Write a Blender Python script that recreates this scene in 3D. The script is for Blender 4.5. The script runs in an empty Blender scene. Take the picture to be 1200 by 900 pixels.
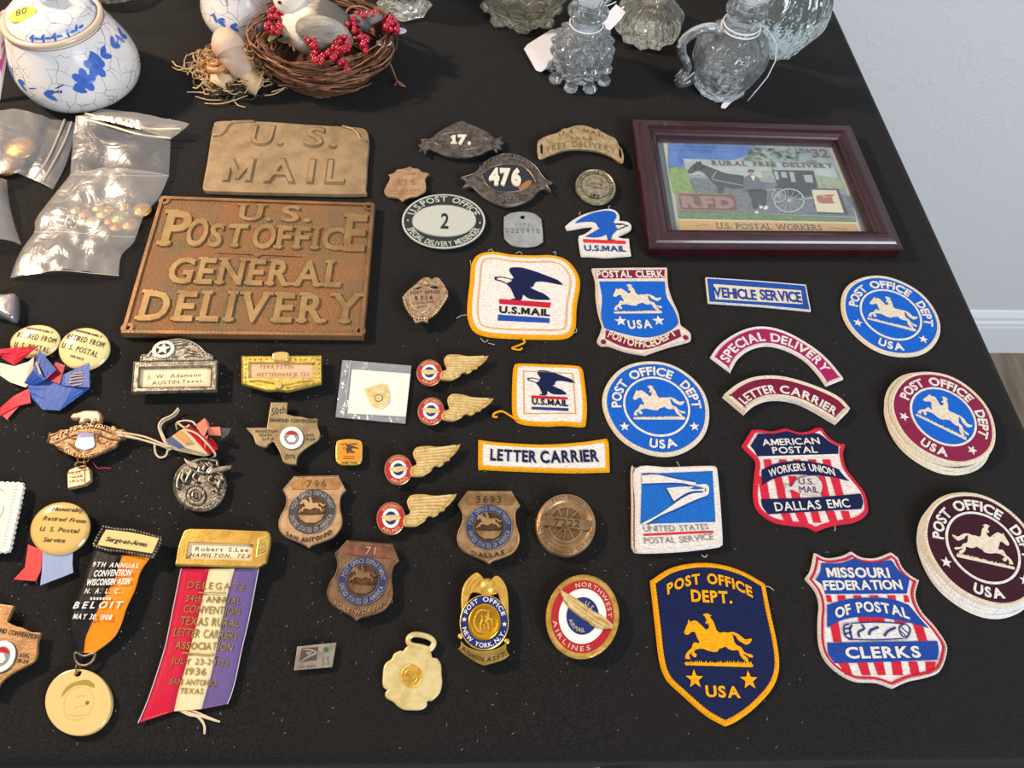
import bpy, bmesh, math, random
from math import sin, cos, pi, radians, hypot, atan2
from mathutils import Vector, noise
from mathutils.geometry import tessellate_polygon
random.seed(7)
COL = bpy.context.scene.collection
TOP = 0.76            # height of the table top above the floor (metres)
CH = 0.46             # camera height above the cloth
FPX, PITCH, ROLL, YAW = 832.0, radians(60.5), radians(-6.5), radians(7.4)

# ------------------------------------------------------------------ camera
X1 = Vector((cos(YAW), -sin(YAW), 0)); FW = Vector((sin(YAW), cos(YAW), 0))
D_ = FW*cos(PITCH) + Vector((0, 0, -sin(PITCH)))
U_ = FW*sin(PITCH) + Vector((0, 0, cos(PITCH)))
cr = X1*cos(ROLL) - U_*sin(ROLL); cu = X1*sin(ROLL) + U_*cos(ROLL)
cam = bpy.data.objects.new('camera', bpy.data.cameras.new('camera')); COL.objects.link(cam)
from mathutils import Matrix
cam.matrix_world = Matrix(((cr.x, cu.x, -D_.x, 0), (cr.y, cu.y, -D_.y, 0), (cr.z, cu.z, -D_.z, TOP+CH), (0, 0, 0, 1)))
cam.data.sensor_fit = 'HORIZONTAL'; cam.data.sensor_width = 36; cam.data.lens = 36*FPX/1200
cam.data.clip_start = 0.01; cam.data.clip_end = 50
bpy.context.scene.camera = cam

# ------------------------------------------------------------------ light
sc = bpy.context.scene
sc.view_settings.view_transform = 'Standard'; sc.view_settings.look = 'None'
sc.view_settings.gamma = 1; sc.view_settings.use_curve_mapping = False
sc.view_settings.exposure = 0.0
w = bpy.data.worlds.new('room'); sc.world = w; w.use_nodes = True
w.node_tree.nodes['Background'].inputs[0].default_value = (0.95, 0.95, 1.0, 1)
w.node_tree.nodes['Background'].inputs[1].default_value = 0.27
def lamp(name, loc, target, size, power, col, sy=None):
    l = bpy.data.lights.new(name, 'AREA'); l.energy = power; l.color = col; l.size = size
    if sy: l.shape = 'RECTANGLE'; l.size_y = sy
    o = bpy.data.objects.new(name, l); COL.objects.link(o); o.location = loc
    o.rotation_euler = (Vector(target)-Vector(loc)).to_track_quat('-Z', 'Y').to_euler(); return o
lamp('room_lamp', (-1.02, 0.71, TOP+.80), (-0.2, 0.3, TOP), 0.09, 20, (1.0, 0.76, 0.54))
lamp('daylight_window', (1.45, -1.35, 1.95), (0.25, 0.3, TOP), 1.1, 60, (0.84, 0.92, 1.0), 1.0)

# ------------------------------------------------------------------ pixel <-> table
def px(x, y, z=0.0):
    """the point of the plane z above the cloth seen at pixel x, y of the photograph"""
    d = cr*((x-600)/FPX) - cu*((y-450)/FPX) + D_
    t = -(CH-z)/d.z
    return (d.x*t, d.y*t)
def pfloor(x, y): return px(x, y, -TOP)
class Map:
    """reads coordinates taken from an enlarged crop (origin, scale) at height z; optional similarity warp"""
    def __init__(s, ox, oy, k, z=0.0, warp=None): s.ox, s.oy, s.k, s.z, s.warp = ox, oy, k, z, warp
    def __call__(s, x, y):
        p = px(s.ox+x/s.k, s.oy+y/s.k, s.z)
        return s.warp(p) if s.warp else p
    def l(s, pts): return [s(q[0], q[1])+tuple(q[2:]) for q in pts]
    def at(s, z): return Map(s.ox, s.oy, s.k, z, s.warp)
def sim(a, b, A, B, flip=False):
    a, b, A, B = complex(*a[:2]), complex(*b[:2]), complex(*A[:2]), complex(*B[:2])
    if flip: a, b = a.conjugate(), b.conjugate()
    k = (B-A)/(b-a)
    def f(p):
        q = complex(p[0], p[1])
        if flip: q = q.conjugate()
        q = A+(q-a)*k
        return (q.real, q.imag)
    return f

# ------------------------------------------------------------------ materials
def lin(c):
    if isinstance(c, str): c = [int(c[i:i+2], 16)/255 for i in (0, 2, 4)]
    return tuple((v/12.92 if v <= .04045 else ((v+.055)/1.055)**2.4) for v in c)+(1,)
_M = {}
def mat(name, col, rough=.6, metal=0.0, bump=None, bscale=400, col2=None, cscale=40, stretch=None, spec=None, sheen=0, trans=0, ior=None, coat=0, cth=(.35, .65), detail=3, bdist=.001):
    if name in _M: return _M[name]
    m = bpy.data.materials.new(name); m.use_nodes = True; nt = m.node_tree; N = nt.nodes; Lk = nt.links
    b = N['Principled BSDF']; b.inputs['Base Color'].default_value = lin(col)
    b.inputs['Roughness'].default_value = rough; b.inputs['Metallic'].default_value = metal
    if spec is not None: b.inputs['Specular IOR Level'].default_value = spec
    if sheen: b.inputs['Sheen Weight'].default_value = sheen; b.inputs['Sheen Roughness'].default_value = .5
    if trans: b.inputs['Transmission Weight'].default_value = trans
    if ior: b.inputs['IOR'].default_value = ior
    if coat: b.inputs['Coat Weight'].default_value = coat; b.inputs['Coat Roughness'].default_value = .06
    tc = N.new('ShaderNodeTexCoord'); src = tc.outputs['Object']
    if stretch:
        mp = N.new('ShaderNodeMapping'); mp.inputs['Scale'].default_value = stretch; Lk.new(src, mp.inputs[0]); src = mp.outputs[0]
    if col2:
        n = N.new('ShaderNodeTexNoise'); n.inputs['Scale'].default_value = cscale; n.inputs['Detail'].default_value = 5
        r = N.new('ShaderNodeValToRGB'); r.color_ramp.elements[0].position, r.color_ramp.elements[1].position = cth
        r.color_ramp.elements[0].color = lin(col2); r.color_ramp.elements[1].color = lin(col)
        Lk.new(src, n.inputs['Vector']); Lk.new(n.outputs['Fac'], r.inputs[0]); Lk.new(r.outputs[0], b.inputs['Base Color'])
    if bump:
        n = N.new('ShaderNodeTexNoise'); n.inputs['Scale'].default_value = bscale; n.inputs['Detail'].default_value = detail
        bp = N.new('ShaderNodeBump'); bp.inputs['Strength'].default_value = bump; bp.inputs['Distance'].default_value = bdist
        Lk.new(src, n.inputs['Vector']); Lk.new(n.outputs['Fac'], bp.inputs['Height']); Lk.new(bp.outputs[0], b.inputs['Normal'])
    _M[name] = m; return m
def thread(col, k=1.0):
    c = col if isinstance(col, str) else '%02x%02x%02x' % tuple(int(v*255) for v in col)
    r, g, b = [int(c[i:i+2], 16) for i in (0, 2, 4)]
    d = '%02x%02x%02x' % (int(r*.88), int(g*.86), int(b*.84))
    return mat('thread_'+c, c, .75, bump=.45, bscale=1300, col2=d, cscale=1300, stretch=(.28, 1.3, 1), detail=2, bdist=.0008, cth=(.36, .56), spec=.15)
def metal(name, col, col2=None, rough=.36, bump=.25, bscale=900, cscale=160, met=.85, cth=(.35, .62)):
    return mat(name, col, rough, met, bump=bump, bscale=bscale, col2=col2, cscale=cscale, cth=cth, bdist=.0005)
def enamel(col): return mat('enamel_'+col, col, .18, coat=.5)
def ink(col, rough=.6): return mat('ink_'+col, col, rough)

# ------------------------------------------------------------------ mesh helpers: every shape is (verts, faces), x, y in world, z above the cloth
def link(name, vf, m, parent, smooth=False, slots=None, fm=None):
    if isinstance(vf, list): return [link(name, q, m, parent, smooth) for q in vf][-1]
    v, f = vf
    me = bpy.data.meshes.new(name)
    L = parent_origin(parent)
    me.from_pydata([(a[0]-L[0], a[1]-L[1], a[2]-L[2]) for a in v], [], f); me.validate()
    for mm in (slots or [m]): me.materials.append(mm)
    if fm: me.polygons.foreach_set('material_index', fm[:len(me.polygons)])
    if smooth: me.polygons.foreach_set('use_smooth', [True]*len(me.polygons))
    me.update()
    o = bpy.data.objects.new(name, me); COL.objects.link(o); o.parent = parent
    return o
_O = {}
def parent_origin(p):
    while p is not None and p.name not in _O: p = p.parent
    return _O[p.name] if p else (0, 0, 0)
def thing(name, label, cat, c, group=None, z=0.0):
    """Empty at the base of a thing; c is world x, y"""
    o = bpy.data.objects.new(name, None); COL.objects.link(o); o.empty_display_size = .01
    o.location = (c[0], c[1], TOP+z); _O[o.name] = (c[0], c[1], z)
    o['label'] = label; o['category'] = cat
    if group: o['group'] = group
    return o
def words(*L): return list(L)
def join(*L):
    V, F = [], []
    for v, f in L:
        n = len(V); V += list(v); F += [tuple(i+n for i in q) for q in f]
    return V, F
def area(p): return sum(p[i-1][0]*p[i][1]-p[i][0]*p[i-1][1] for i in range(len(p)))/2
def ccw(p): return list(p) if area(p) > 0 else list(p)[::-1]
def inset(p, d):
    n = len(p); out = []
    for i in range(n):
        a, b, c = p[i-1], p[i], p[(i+1) % n]
        e1 = (b[0]-a[0], b[1]-a[1]); e2 = (c[0]-b[0], c[1]-b[1])
        l1 = hypot(*e1) or 1e-9; l2 = hypot(*e2) or 1e-9
        n1 = (-e1[1]/l1, e1[0]/l1); n2 = (-e2[1]/l2, e2[0]/l2)
        m = (n1[0]+n2[0], n1[1]+n2[1]); ml = hypot(*m) or 1e-9; m = (m[0]/ml, m[1]/ml)
        k = max(.45, m[0]*n1[0]+m[1]*n1[1])
        out.append((b[0]+m[0]*d/k, b[1]+m[1]*d/k))
    return out
def sm(pts, n=6, closed=True):
    """smooth curve through points; a point with a third value 1 stays a corner"""
    P = [tuple(p[:2]) for p in pts]; C = [len(p) > 2 and p[2] for p in pts]; N = len(P); out = []
    for i in range(N if closed else N-1):
        p0, p1, p2, p3 = P[i-1] if (i or closed) else P[0], P[i], P[(i+1) % N], P[(i+2) % N] if (closed or i+2 < N) else P[-1]
        if C[i]: p0 = (2*p1[0]-p2[0], 2*p1[1]-p2[1])
        if C[(i+1) % N]: p3 = (2*p2[0]-p1[0], 2*p2[1]-p1[1])
        if C[i] and C[(i+1) % N]: out.append(p1); continue
        for k in range(n):
            t = k/n
            out.append(tuple(.5*((2*b)+(-a+c)*t+(2*a-5*b+4*c-d)*t*t+(-a+3*b-3*c+d)*t**3) for a, b, c, d in zip(p0, p1, p2, p3)))
    if not closed: out.append(P[-1])
    return out
def resample(p, step, closed=True):
    q = list(p)+([p[0]] if closed else []); out = []; L = [0]
    for i in range(1, len(q)): L.append(L[-1]+math.dist(q[i-1], q[i]))
    n = max(8, int(round(L[-1]/step))); n += n % 2; j = 1
    for k in range(n if closed else n+1):
        t = L[-1]*k/n
        while j < len(L)-1 and L[j] < t: j += 1
        s = (t-L[j-1])/((L[j]-L[j-1]) or 1e-9)
        out.append(tuple(a+(b-a)*s for a, b in zip(q[j-1], q[j])))
    return out
def plate(outer, z0, z1, bev=0.0, holes=(), steps=3, sink=0.0):
    """flat piece with rounded upper edge; holes go right through"""
    rings = []
    outer = ccw(outer)
    bev = min(bev, z1-z0)
    prof = [(0, z0)] + ([(0, z1)] if not bev else [(bev*(1-cos(pi/2*k/steps)), z1-bev+bev*sin(pi/2*k/steps)) for k in range(steps+1)])
    V, F = [], []; n = len(outer)
    for d, z in prof:
        r = inset(outer, d) if d else outer
        V += [(x, y, z) for x, y in r]
    K = len(prof)
    for k in range(K-1):
        for i in range(n):
            j = (i+1) % n
            F.append((k*n+i, k*n+j, (k+1)*n+j, (k+1)*n+i))
    top = [(K-1)*n+i for i in range(n)]
    loops = [[Vector((V[i][0], V[i][1], 0)) for i in top]]; idx = list(top); hb = []
    for h in holes:
        h = ccw(h)[::-1]; s = len(V)
        V += [(x, y, z1) for x, y in h]; V += [(x, y, z0) for x, y in h]; m = len(h)
        idx += list(range(s, s+m)); loops.append([Vector((x, y, 0)) for x, y in h])
        F += [(s+i, s+m+i, s+m+(i+1) % m, s+(i+1) % m) for i in range(m)]
        hb.append((s+m, m))
    if holes or n > 4:
        F += [tuple(idx[i] for i in t) for t in tessellate_polygon(loops)]
    else: F.append(tuple(top))
    if holes:
        bi = list(range(n)); L2 = [[Vector((x, y, 0)) for x, y in outer]]
        for s, m in hb:
            bi += list(range(s, s+m)); L2.append([Vector((V[i][0], V[i][1], 0)) for i in range(s, s+m)])
        F += [tuple(bi[i] for i in t)[::-1] for t in tessellate_polygon(L2)]
    elif n > 4: F += [tuple(t)[::-1] for t in tessellate_polygon([[Vector((x, y, 0)) for x, y in outer]])]
    else: F.append(tuple(range(n))[::-1])
    return V, F
def rim(outline, wd, z0, z1, stitch=0.0, step=.0011, seg=6, out=0.0):
    """raised half-round border following an outline; stitch > 0 gives the ribs of an overlocked edge"""
    o = resample(ccw(outline), step) if step else ccw(outline); n = len(o); V, F = [], []
    for k in range(seg+1):
        t = k/seg; r = inset(o, wd*t-out*sin(pi*t*.5) if out else wd*t)
        r0 = inset(o, wd*.5)
        for i in range(n):
            s = 1-stitch*(i % 2)
            z = z0+(z1-z0)*sin(pi*t)*s
            V.append((r[i][0], r[i][1], z))
    for k in range(seg):
        for i in range(n):
            j = (i+1) % n
            F.append((k*n+i, k*n+j, (k+1)*n+j, (k+1)*n+i))
    return V, F
def ring(outer, inner, z0, z1):
    """flat band between two outlines with the same number of points"""
    n = len(outer); V = [(x, y, z1) for x, y in outer]+[(x, y, z1) for x, y in inner]+[(x, y, z0) for x, y in outer]+[(x, y, z0) for x, y in inner]
    F = []
    for i in range(n):
        j = (i+1) % n
        F += [(i, j, n+j, n+i), (2*n+i, 2*n+j, j, i), (n+i, n+j, 3*n+j, 3*n+i), (3*n+i, 3*n+j, 2*n+j, 2*n+i)]
    return V, F
def tube(pts, r, n=6, closed=False, rf=None):
    P = [Vector(p) for p in pts]; V, F = [], []; N = len(P); up = Vector((0, 0, 1))
    for i in range(N):
        a = P[i-1] if (i or closed) else P[i]; b = P[(i+1) % N] if (i < N-1 or closed) else P[i]
        t = (b-a).normalized() if (b-a).length > 1e-9 else Vector((1, 0, 0))
        s = t.cross(up)
        if s.length < .1: s = t.cross(Vector((1, 0, 0)))
        s.normalize(); u = s.cross(t); rr = r*(rf(i/(N-1)) if rf else 1)
        for k in range(n):
            q = P[i]+s*(rr*cos(2*pi*k/n))+u*(rr*sin(2*pi*k/n)); V.append(tuple(q))
    for i in range(N if closed else N-1):
        for k in range(n):
            j = (i+1) % N; F.append((i*n+k, i*n+(k+1) % n, j*n+(k+1) % n, j*n+k))
    if not closed: F += [tuple(range(n))[::-1], tuple((N-1)*n+k for k in range(n))]
    return V, F
def path3(pts, z, n=5, closed=False):
    """smooth path through pixel points (x, y[, z])"""
    q = []
    for p in pts:
        zz = p[2] if len(p) > 2 else z
        q.append(px(p[0], p[1], zz)+(zz,))
    xs = sm([(a[0], a[1]) for a in q], n, closed); zs = sm([(a[2], 0) for a in q], n, closed)
    return [(a[0], a[1], b[0]) for a, b in zip(xs, zs)]
def lathe(c, prof, n=48, mod=None, cap0=True, cap1=False):
    """solid of revolution about the vertical through c (world); prof = [(radius, z)], mod(theta, k, r, z) -> (r, z)"""
    V, F = [], []; K = len(prof)
    for k, (r, z) in enumerate(prof):
        for i in range(n):
            th = 2*pi*i/n; rr, zz = mod(th, k/(K-1), r, z) if mod else (r, z)
            V.append((c[0]+rr*cos(th), c[1]+rr*sin(th), zz))
    for k in range(K-1):
        for i in range(n):
            j = (i+1) % n; F.append((k*n+i, k*n+j, (k+1)*n+j, (k+1)*n+i))
    if cap0: F.append(tuple(range(n))[::-1])
    if cap1: F.append(tuple((K-1)*n+i for i in range(n)))
    return V, F
def dome(C, AX, AY, prof, n=40, tilt=(0, 0)):
    """lens-like body: prof = [(rho, z)], elliptical with half axes AX, AY; tilt raises z along x, y"""
    V, F = [], []; K = len(prof)
    for rho, z in prof:
        for i in range(n):
            t = 2*pi*i/n; dx = rho*(cos(t)*AX[0]+sin(t)*AY[0]); dy = rho*(cos(t)*AX[1]+sin(t)*AY[1])
            V.append((C[0]+dx, C[1]+dy, z+dx*tilt[0]+dy*tilt[1]))
    for k in range(K-1):
        for i in range(n):
            j = (i+1) % n; F.append((k*n+i, k*n+j, (k+1)*n+j, (k+1)*n+i))
    F.append(tuple(range(n))[::-1]); F.append(tuple((K-1)*n+i for i in range(n)))
    return V, F
def loft(A, B, n=4, th=.0002, wave=None):
    """cloth strip between two edges given as lists of (x, y, z)"""
    V, F = [], []; m = len(A)
    for i in range(m):
        for k in range(n+1):
            t = k/n; p = [a+(b-a)*t for a, b in zip(A[i], B[i])]
            if wave: p[2] += wave(i/(m-1), t)
            V.append(tuple(p))
    for i in range(m-1):
        for k in range(n):
            a = i*(n+1)+k; F.append((a, a+1, a+n+2, a+n+1))
    s = len(V); V += [(x, y, z-th) for x, y, z in V]; F2 = [tuple(q+s for q in f)[::-1] for f in F]
    ed = [i*(n+1) for i in range(m)]; e2 = [i*(n+1)+n for i in range(m)]
    for i in range(m-1):
        F2 += [(ed[i], ed[i]+s, ed[i+1]+s, ed[i+1])[::-1], (e2[i], e2[i]+s, e2[i+1]+s, e2[i+1])]
    for k in range(n): F2 += [(k, k+1, k+1+s, k+s), (s-n-1+k, s-n+k, 2*s-n+k, 2*s-n-1+k)[::-1]]
    return V, F+F2
def quad(p, z0, z1): return plate([tuple(q[:2]) for q in p], z0, z1)
def bar(a, b, wd, z0, z1):
    """straight flat bar from a to b (world)"""
    d = (b[0]-a[0], b[1]-a[1]); l = hypot(*d) or 1e-9; n = (-d[1]/l*wd/2, d[0]/l*wd/2)
    return plate([(a[0]-n[0], a[1]-n[1]), (b[0]-n[0], b[1]-n[1]), (b[0]+n[0], b[1]+n[1]), (a[0]+n[0], a[1]+n[1])], z0, z1)
def circle(c, r, n=48, ax=None, ay=None, rho=1):
    if ax: return [(c[0]+rho*(cos(2*pi*i/n)*ax[0]+sin(2*pi*i/n)*ay[0]), c[1]+rho*(cos(2*pi*i/n)*ax[1]+sin(2*pi*i/n)*ay[1])) for i in range(n)]
    return [(c[0]+r*cos(2*pi*i/n), c[1]+r*sin(2*pi*i/n)) for i in range(n)]
def star(c, r, rot, z0, z1, inner=.42):
    return plate([(c[0]+(r if k % 2 == 0 else r*inner)*cos(rot+pi*k/5), c[1]+(r if k % 2 == 0 else r*inner)*sin(rot+pi*k/5)) for k in range(10)], z0, z1)
def pline(pts, wd, z0, z1):
    """flat line of even width along world points"""
    out = []; n = len(pts); Lf, Rt = [], []
    for i in range(n):
        a, b = pts[max(0, i-1)], pts[min(n-1, i+1)]; d = (b[0]-a[0], b[1]-a[1]); l = hypot(*d) or 1e-9
        nx, ny = -d[1]/l*wd/2, d[0]/l*wd/2
        Lf.append((pts[i][0]+nx, pts[i][1]+ny)); Rt.append((pts[i][0]-nx, pts[i][1]-ny))
    V = [(x, y, z1) for x, y in Lf]+[(x, y, z1) for x, y in Rt]+[(x, y, z0) for x, y in Lf]+[(x, y, z0) for x, y in Rt]; F = []
    for i in range(n-1):
        F += [(n+i, n+i+1, i+1, i), (i, i+1, 2*n+i+1, 2*n+i), (3*n+i, 3*n+i+1, n+i+1, n+i)]
    F += [(0, 2*n, 3*n, n), (n-1, 2*n-1, 4*n-1, 3*n-1)]
    return V, F
def shift(vf, dx=0, dy=0, dz=0, tilt=None, c=(0, 0)):
    return [(x+dx, y+dy, z+dz+(((x-c[0])*tilt[0]+(y-c[1])*tilt[1]) if tilt else 0)) for x, y, z in vf[0]], vf[1]

# ------------------------------------------------------------------ lettering
_G = {}
def glyph(ch, bold):
    k = (ch, bold)
    if k in _G: return _G[k]
    if ch == 'M' and bold > .006 or ch == '1' and bold > .05:
        t = .10+2*bold; w_ = .62+2.2*bold; c = .682
        P = [(0, 0), (t, 0), (t, .42), (w_/2-t*.32, .06), (w_/2+t*.32, .06), (w_-t, .42), (w_-t, 0), (w_, 0), (w_, c), (w_-t*1.1, c), (w_/2, .32), (t*1.1, c), (0, c)]
        if ch == '1': P = [(0, 0), (.42, 0), (.42, .1), (.32, .1), (.32, c), (.16, c), (0, .52), (0, .44), (.11, .46), (.11, .1), (0, .1)]
        V, F = plate(P, -.5, .5); _G[k] = (V, F, max(p[0] for p in P)); return _G[k]
    cv = bpy.data.curves.new('g', 'FONT'); cv.body = ch; cv.size = 1; cv.offset = bold; cv.extrude = .5; cv.resolution_u = 3
    o = bpy.data.objects.new('g', cv); me = o.to_mesh()
    V = [tuple(v.co) for v in me.vertices]; F = [tuple(p.vertices) for p in me.polygons]
    o.to_mesh_clear(); bpy.data.objects.remove(o); bpy.data.curves.remove(cv)
    x0 = min((v[0] for v in V), default=0); x1 = max((v[0] for v in V), default=.3)
    _G[k] = ([(x-x0, y, z) for x, y, z in V], F, x1-x0); return _G[k]
CAP = .70
SER = {'P': ('l', 'l'), 'F': ('l', 'l'), 'E': ('l', 'l'), 'I': ('c', 'c'), 'L': ('l', 'l'), 'T': ('c', ''), 'D': ('l', 'l'), 'R': ('lr', 'l'), 'N': ('l', 'lr'),
       'A': ('lr', ''), 'V': ('', 'lr'), 'Y': ('c', 'lr'), 'M': ('lr', 'lr'), '1': ('', ''), '4': ('q', ''), 'B': ('l', 'l'), 'U': ('', 'lr'), 'H': ('lr', 'lr'), 'K': ('lr', 'lr'), 'W': ('', 'lr')}
def text(s, bold=0.0, gap=.10, serif=0, mono=0, ital=0, space=.32):
    """string as flat mesh in units of cap height: verts (u, v, w), faces, width"""
    V, F = [], []; x = 0.0
    for ch in s:
        if ch == ' ': x += space+gap; continue
        gv, gf, wd = glyph(ch, bold); n = len(V); off = (mono-wd)/2 if mono else 0
        V += [(x+off+a+ital*b, b, c) for a, b, c in gv]; F += [tuple(i+n for i in f) for f in gf]
        if serif and ch in SER:
            st = .10+bold
            for where, yy in ((SER[ch][0], 0.0), (SER[ch][1], CAP-.07*CAP)):
                for w_ in where:
                    cx = {'l': st*.5, 'r': wd-st*.5, 'c': wd/2, 'q': wd*.72}[w_]; hw = .13*serif; n = len(V)
                    for c in (-.5, .56): V += [(x+off+cx-hw, yy, c), (x+off+cx+hw, yy, c), (x+off+cx+hw, yy+.08, c), (x+off+cx-hw, yy+.08, c)]
                    F += [(n+4, n+5, n+6, n+7), (n, n+1, n+5, n+4), (n+1, n+2, n+6, n+5), (n+2, n+3, n+7, n+6), (n+3, n, n+4, n+7)]
        x += (mono if mono else wd)+gap
    x -= gap
    return [(a/CAP, b/CAP, c) for a, b, c in V], F, x/CAP
def tline(s, a, b, cap, z, th=.0003, **kw):
    """straight lettering filling the baseline a-b (world); cap = cap height in metres"""
    V, F, W = text(s, **kw); d = (b[0]-a[0], b[1]-a[1]); l = hypot(*d); u = (d[0]/l, d[1]/l)
    return [(a[0]+u[0]*p*l/W-u[1]*q*cap, a[1]+u[1]*p*l/W+u[0]*q*cap, z+(r+.5)*th) for p, q, r in V], F
def tl(m, s, x0, y0, x1, y1, cappx, th=.0003, dz=0, **kw):
    """lettering on a Map: baseline end points and cap height in crop coordinates"""
    a, b, c = m(x0, y0), m(x1, y1), m(x0, y0-cappx); d = (b[0]-a[0], b[1]-a[1]); l = hypot(*d)
    cap = abs(((c[0]-a[0])*-d[1]+(c[1]-a[1])*d[0])/l)
    return tline(s, a, b, cap, m.z+dz, th, **kw)
class El:
    """ellipse frame: centre and half axes (world)"""
    def __init__(s, C, AX, AY): s.C, s.AX, s.AY = C, AX, AY
    def p(s, rho, th): return (s.C[0]+rho*(cos(th)*s.AX[0]+sin(th)*s.AY[0]), s.C[1]+rho*(cos(th)*s.AX[1]+sin(th)*s.AY[1]))
    def ring(s, rho, n=64): return [s.p(rho, 2*pi*i/n) for i in range(n)]
def el_px(m, cx, cy, rx, ry, rot=0):
    """ellipse seen at crop centre cx, cy: half axes from the point to the right (rx) and up (ry) in crop units"""
    c = m(cx, cy); a = m(cx+rx*cos(rot), cy+rx*sin(rot)); b = m(cx+ry*sin(rot), cy-ry*cos(rot))
    return El(c, (a[0]-c[0], a[1]-c[1]), (b[0]-c[0], b[1]-c[1]))
def circ_fit(pts):
    import numpy as np
    Q = np.array(pts); A = np.c_[2*Q, np.ones(len(Q))]; s = np.linalg.lstsq(A, (Q**2).sum(1), rcond=None)[0]
    return (float(s[0]), float(s[1])), float((s[2]+s[0]**2+s[1]**2)**.5)
def tarc(s, el, a0, a1, rho, cap, z, top=True, th=.0003, **kw):
    """lettering round an ellipse: angles in degrees, rho of the baseline, cap as fraction of rho"""
    V, F, W = text(s, **kw); a0, a1 = radians(a0), radians(a1); out = []
    for p, q, r in V:
        t = a0+(a1-a0)*p/W; x, y = el.p(rho+(q*cap if top else -q*cap), t); out.append((x, y, z+(r+.5)*th))
    return out, F

# ------------------------------------------------------------------ setting
def struct(name, vf, m, parent=None, smooth=False, dz=-TOP):
    v, f = vf
    me = bpy.data.meshes.new(name); me.from_pydata([(a[0], a[1], a[2]) for a in v], [], f); me.materials.append(m)
    if smooth: me.polygons.foreach_set('use_smooth', [True]*len(me.polygons))
    me.update(); o = bpy.data.objects.new(name, me); COL.objects.link(o); o.parent = parent
    if parent is None: o['kind'] = 'structure'
    return o
def boxv(x0, y0, z0, x1, y1, z1):
    V = [(x, y, z) for z in (z0, z1) for x, y in ((x0, y0), (x1, y0), (x1, y1), (x0, y1))]
    return V, [(3, 2, 1, 0), (4, 5, 6, 7), (0, 1, 5, 4), (1, 2, 6, 5), (2, 3, 7, 6), (3, 0, 4, 7)]
WY = 0.775
plaster = mat('plaster', 'd3d4d6', .85)
def plaster_relief(m):
    nt = m.node_tree; N = nt.nodes; Lk = nt.links; b = N['Principled BSDF']
    tc = N.new('ShaderNodeTexCoord'); mp = N.new('ShaderNodeMapping'); mp.inputs['Scale'].default_value = (1, 1, .55); mp.inputs['Rotation'].default_value = (0, .5, 0)
    n = N.new('ShaderNodeTexNoise'); n.inputs['Scale'].default_value = 26; n.inputs['Detail'].default_value = 4; n.inputs['Distortion'].default_value = 1.6
    r = N.new('ShaderNodeValToRGB'); e = r.color_ramp.elements; e[0].position = .46; e[1].position = .60; e[1].color = (0, 0, 0, 1); x = r.color_ramp.elements.new(.53); x.color = (1, 1, 1, 1)
    e[0].color = (0, 0, 0, 1)
    n2 = N.new('ShaderNodeTexNoise'); n2.inputs['Scale'].default_value = 7
    mx = N.new('ShaderNodeMath'); mx.operation = 'MULTIPLY'
    bp = N.new('ShaderNodeBump'); bp.inputs['Strength'].default_value = .22; bp.inputs['Distance'].default_value = .002
    Lk.new(tc.outputs['Object'], mp.inputs[0]); Lk.new(mp.outputs[0], n.inputs['Vector']); Lk.new(mp.outputs[0], n2.inputs['Vector'])
    Lk.new(n.outputs['Fac'], r.inputs[0]); Lk.new(r.outputs[0], mx.inputs[0]); Lk.new(n2.outputs['Fac'], mx.inputs[1])
    Lk.new(mx.outputs[0], bp.inputs['Height']); Lk.new(bp.outputs[0], b.inputs['Normal'])
plaster_relief(plaster)
struct('wall_back', boxv(-2.6, WY, 0, 3.6, WY+.1, 2.7), plaster)
white = mat('trim_paint', 'e6e9ee', .35)
bb = [(WY, .0), (WY-.014, 0), (WY-.014, .092), (WY-.0125, .098), (WY-.0125, .106), (WY-.009, .112), (WY-.009, .122), (WY-.004, .133), (WY, .136)]
V = [(x, y, z) for x in (-2.6, 3.6) for y, z in bb]; nb = len(bb)
struct('baseboard_back', (V, [(i, i+1, nb+i+1, nb+i) for i in range(nb-1)]+[tuple(range(nb))[::-1], tuple(range(nb, 2*nb))]), white)
under = mat('floor_joint', '3a322a', .9)
fl = struct('floor', boxv(-2.6, -2.2, -.06, 3.6, WY, -.006), under)
wood = mat('floor_plank', '8b7a66', .42, bump=.12, bscale=60, col2='6d5c4a', cscale=14, stretch=(3.2, .5, 1))
yy = [-2.2+.18*i for i in range(17)]
rp = random.Random(3); pm = None; xs = []
for i in range(34):                       # planks run away from the wall, staggered
    x0 = -2.6+.182*i; y1 = WY-.001; y = y1-rp.choice([.35, .62, .9, 1.1])
    top = y1
    while top > -2.19:
        vf = boxv(x0+.0012, max(y, -2.2), -.006, x0+.1808, top-.0015, -.0002+rp.uniform(-.0003, .0003))
        o = struct('plank', vf, wood, fl); top = y; y -= 1.2

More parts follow.
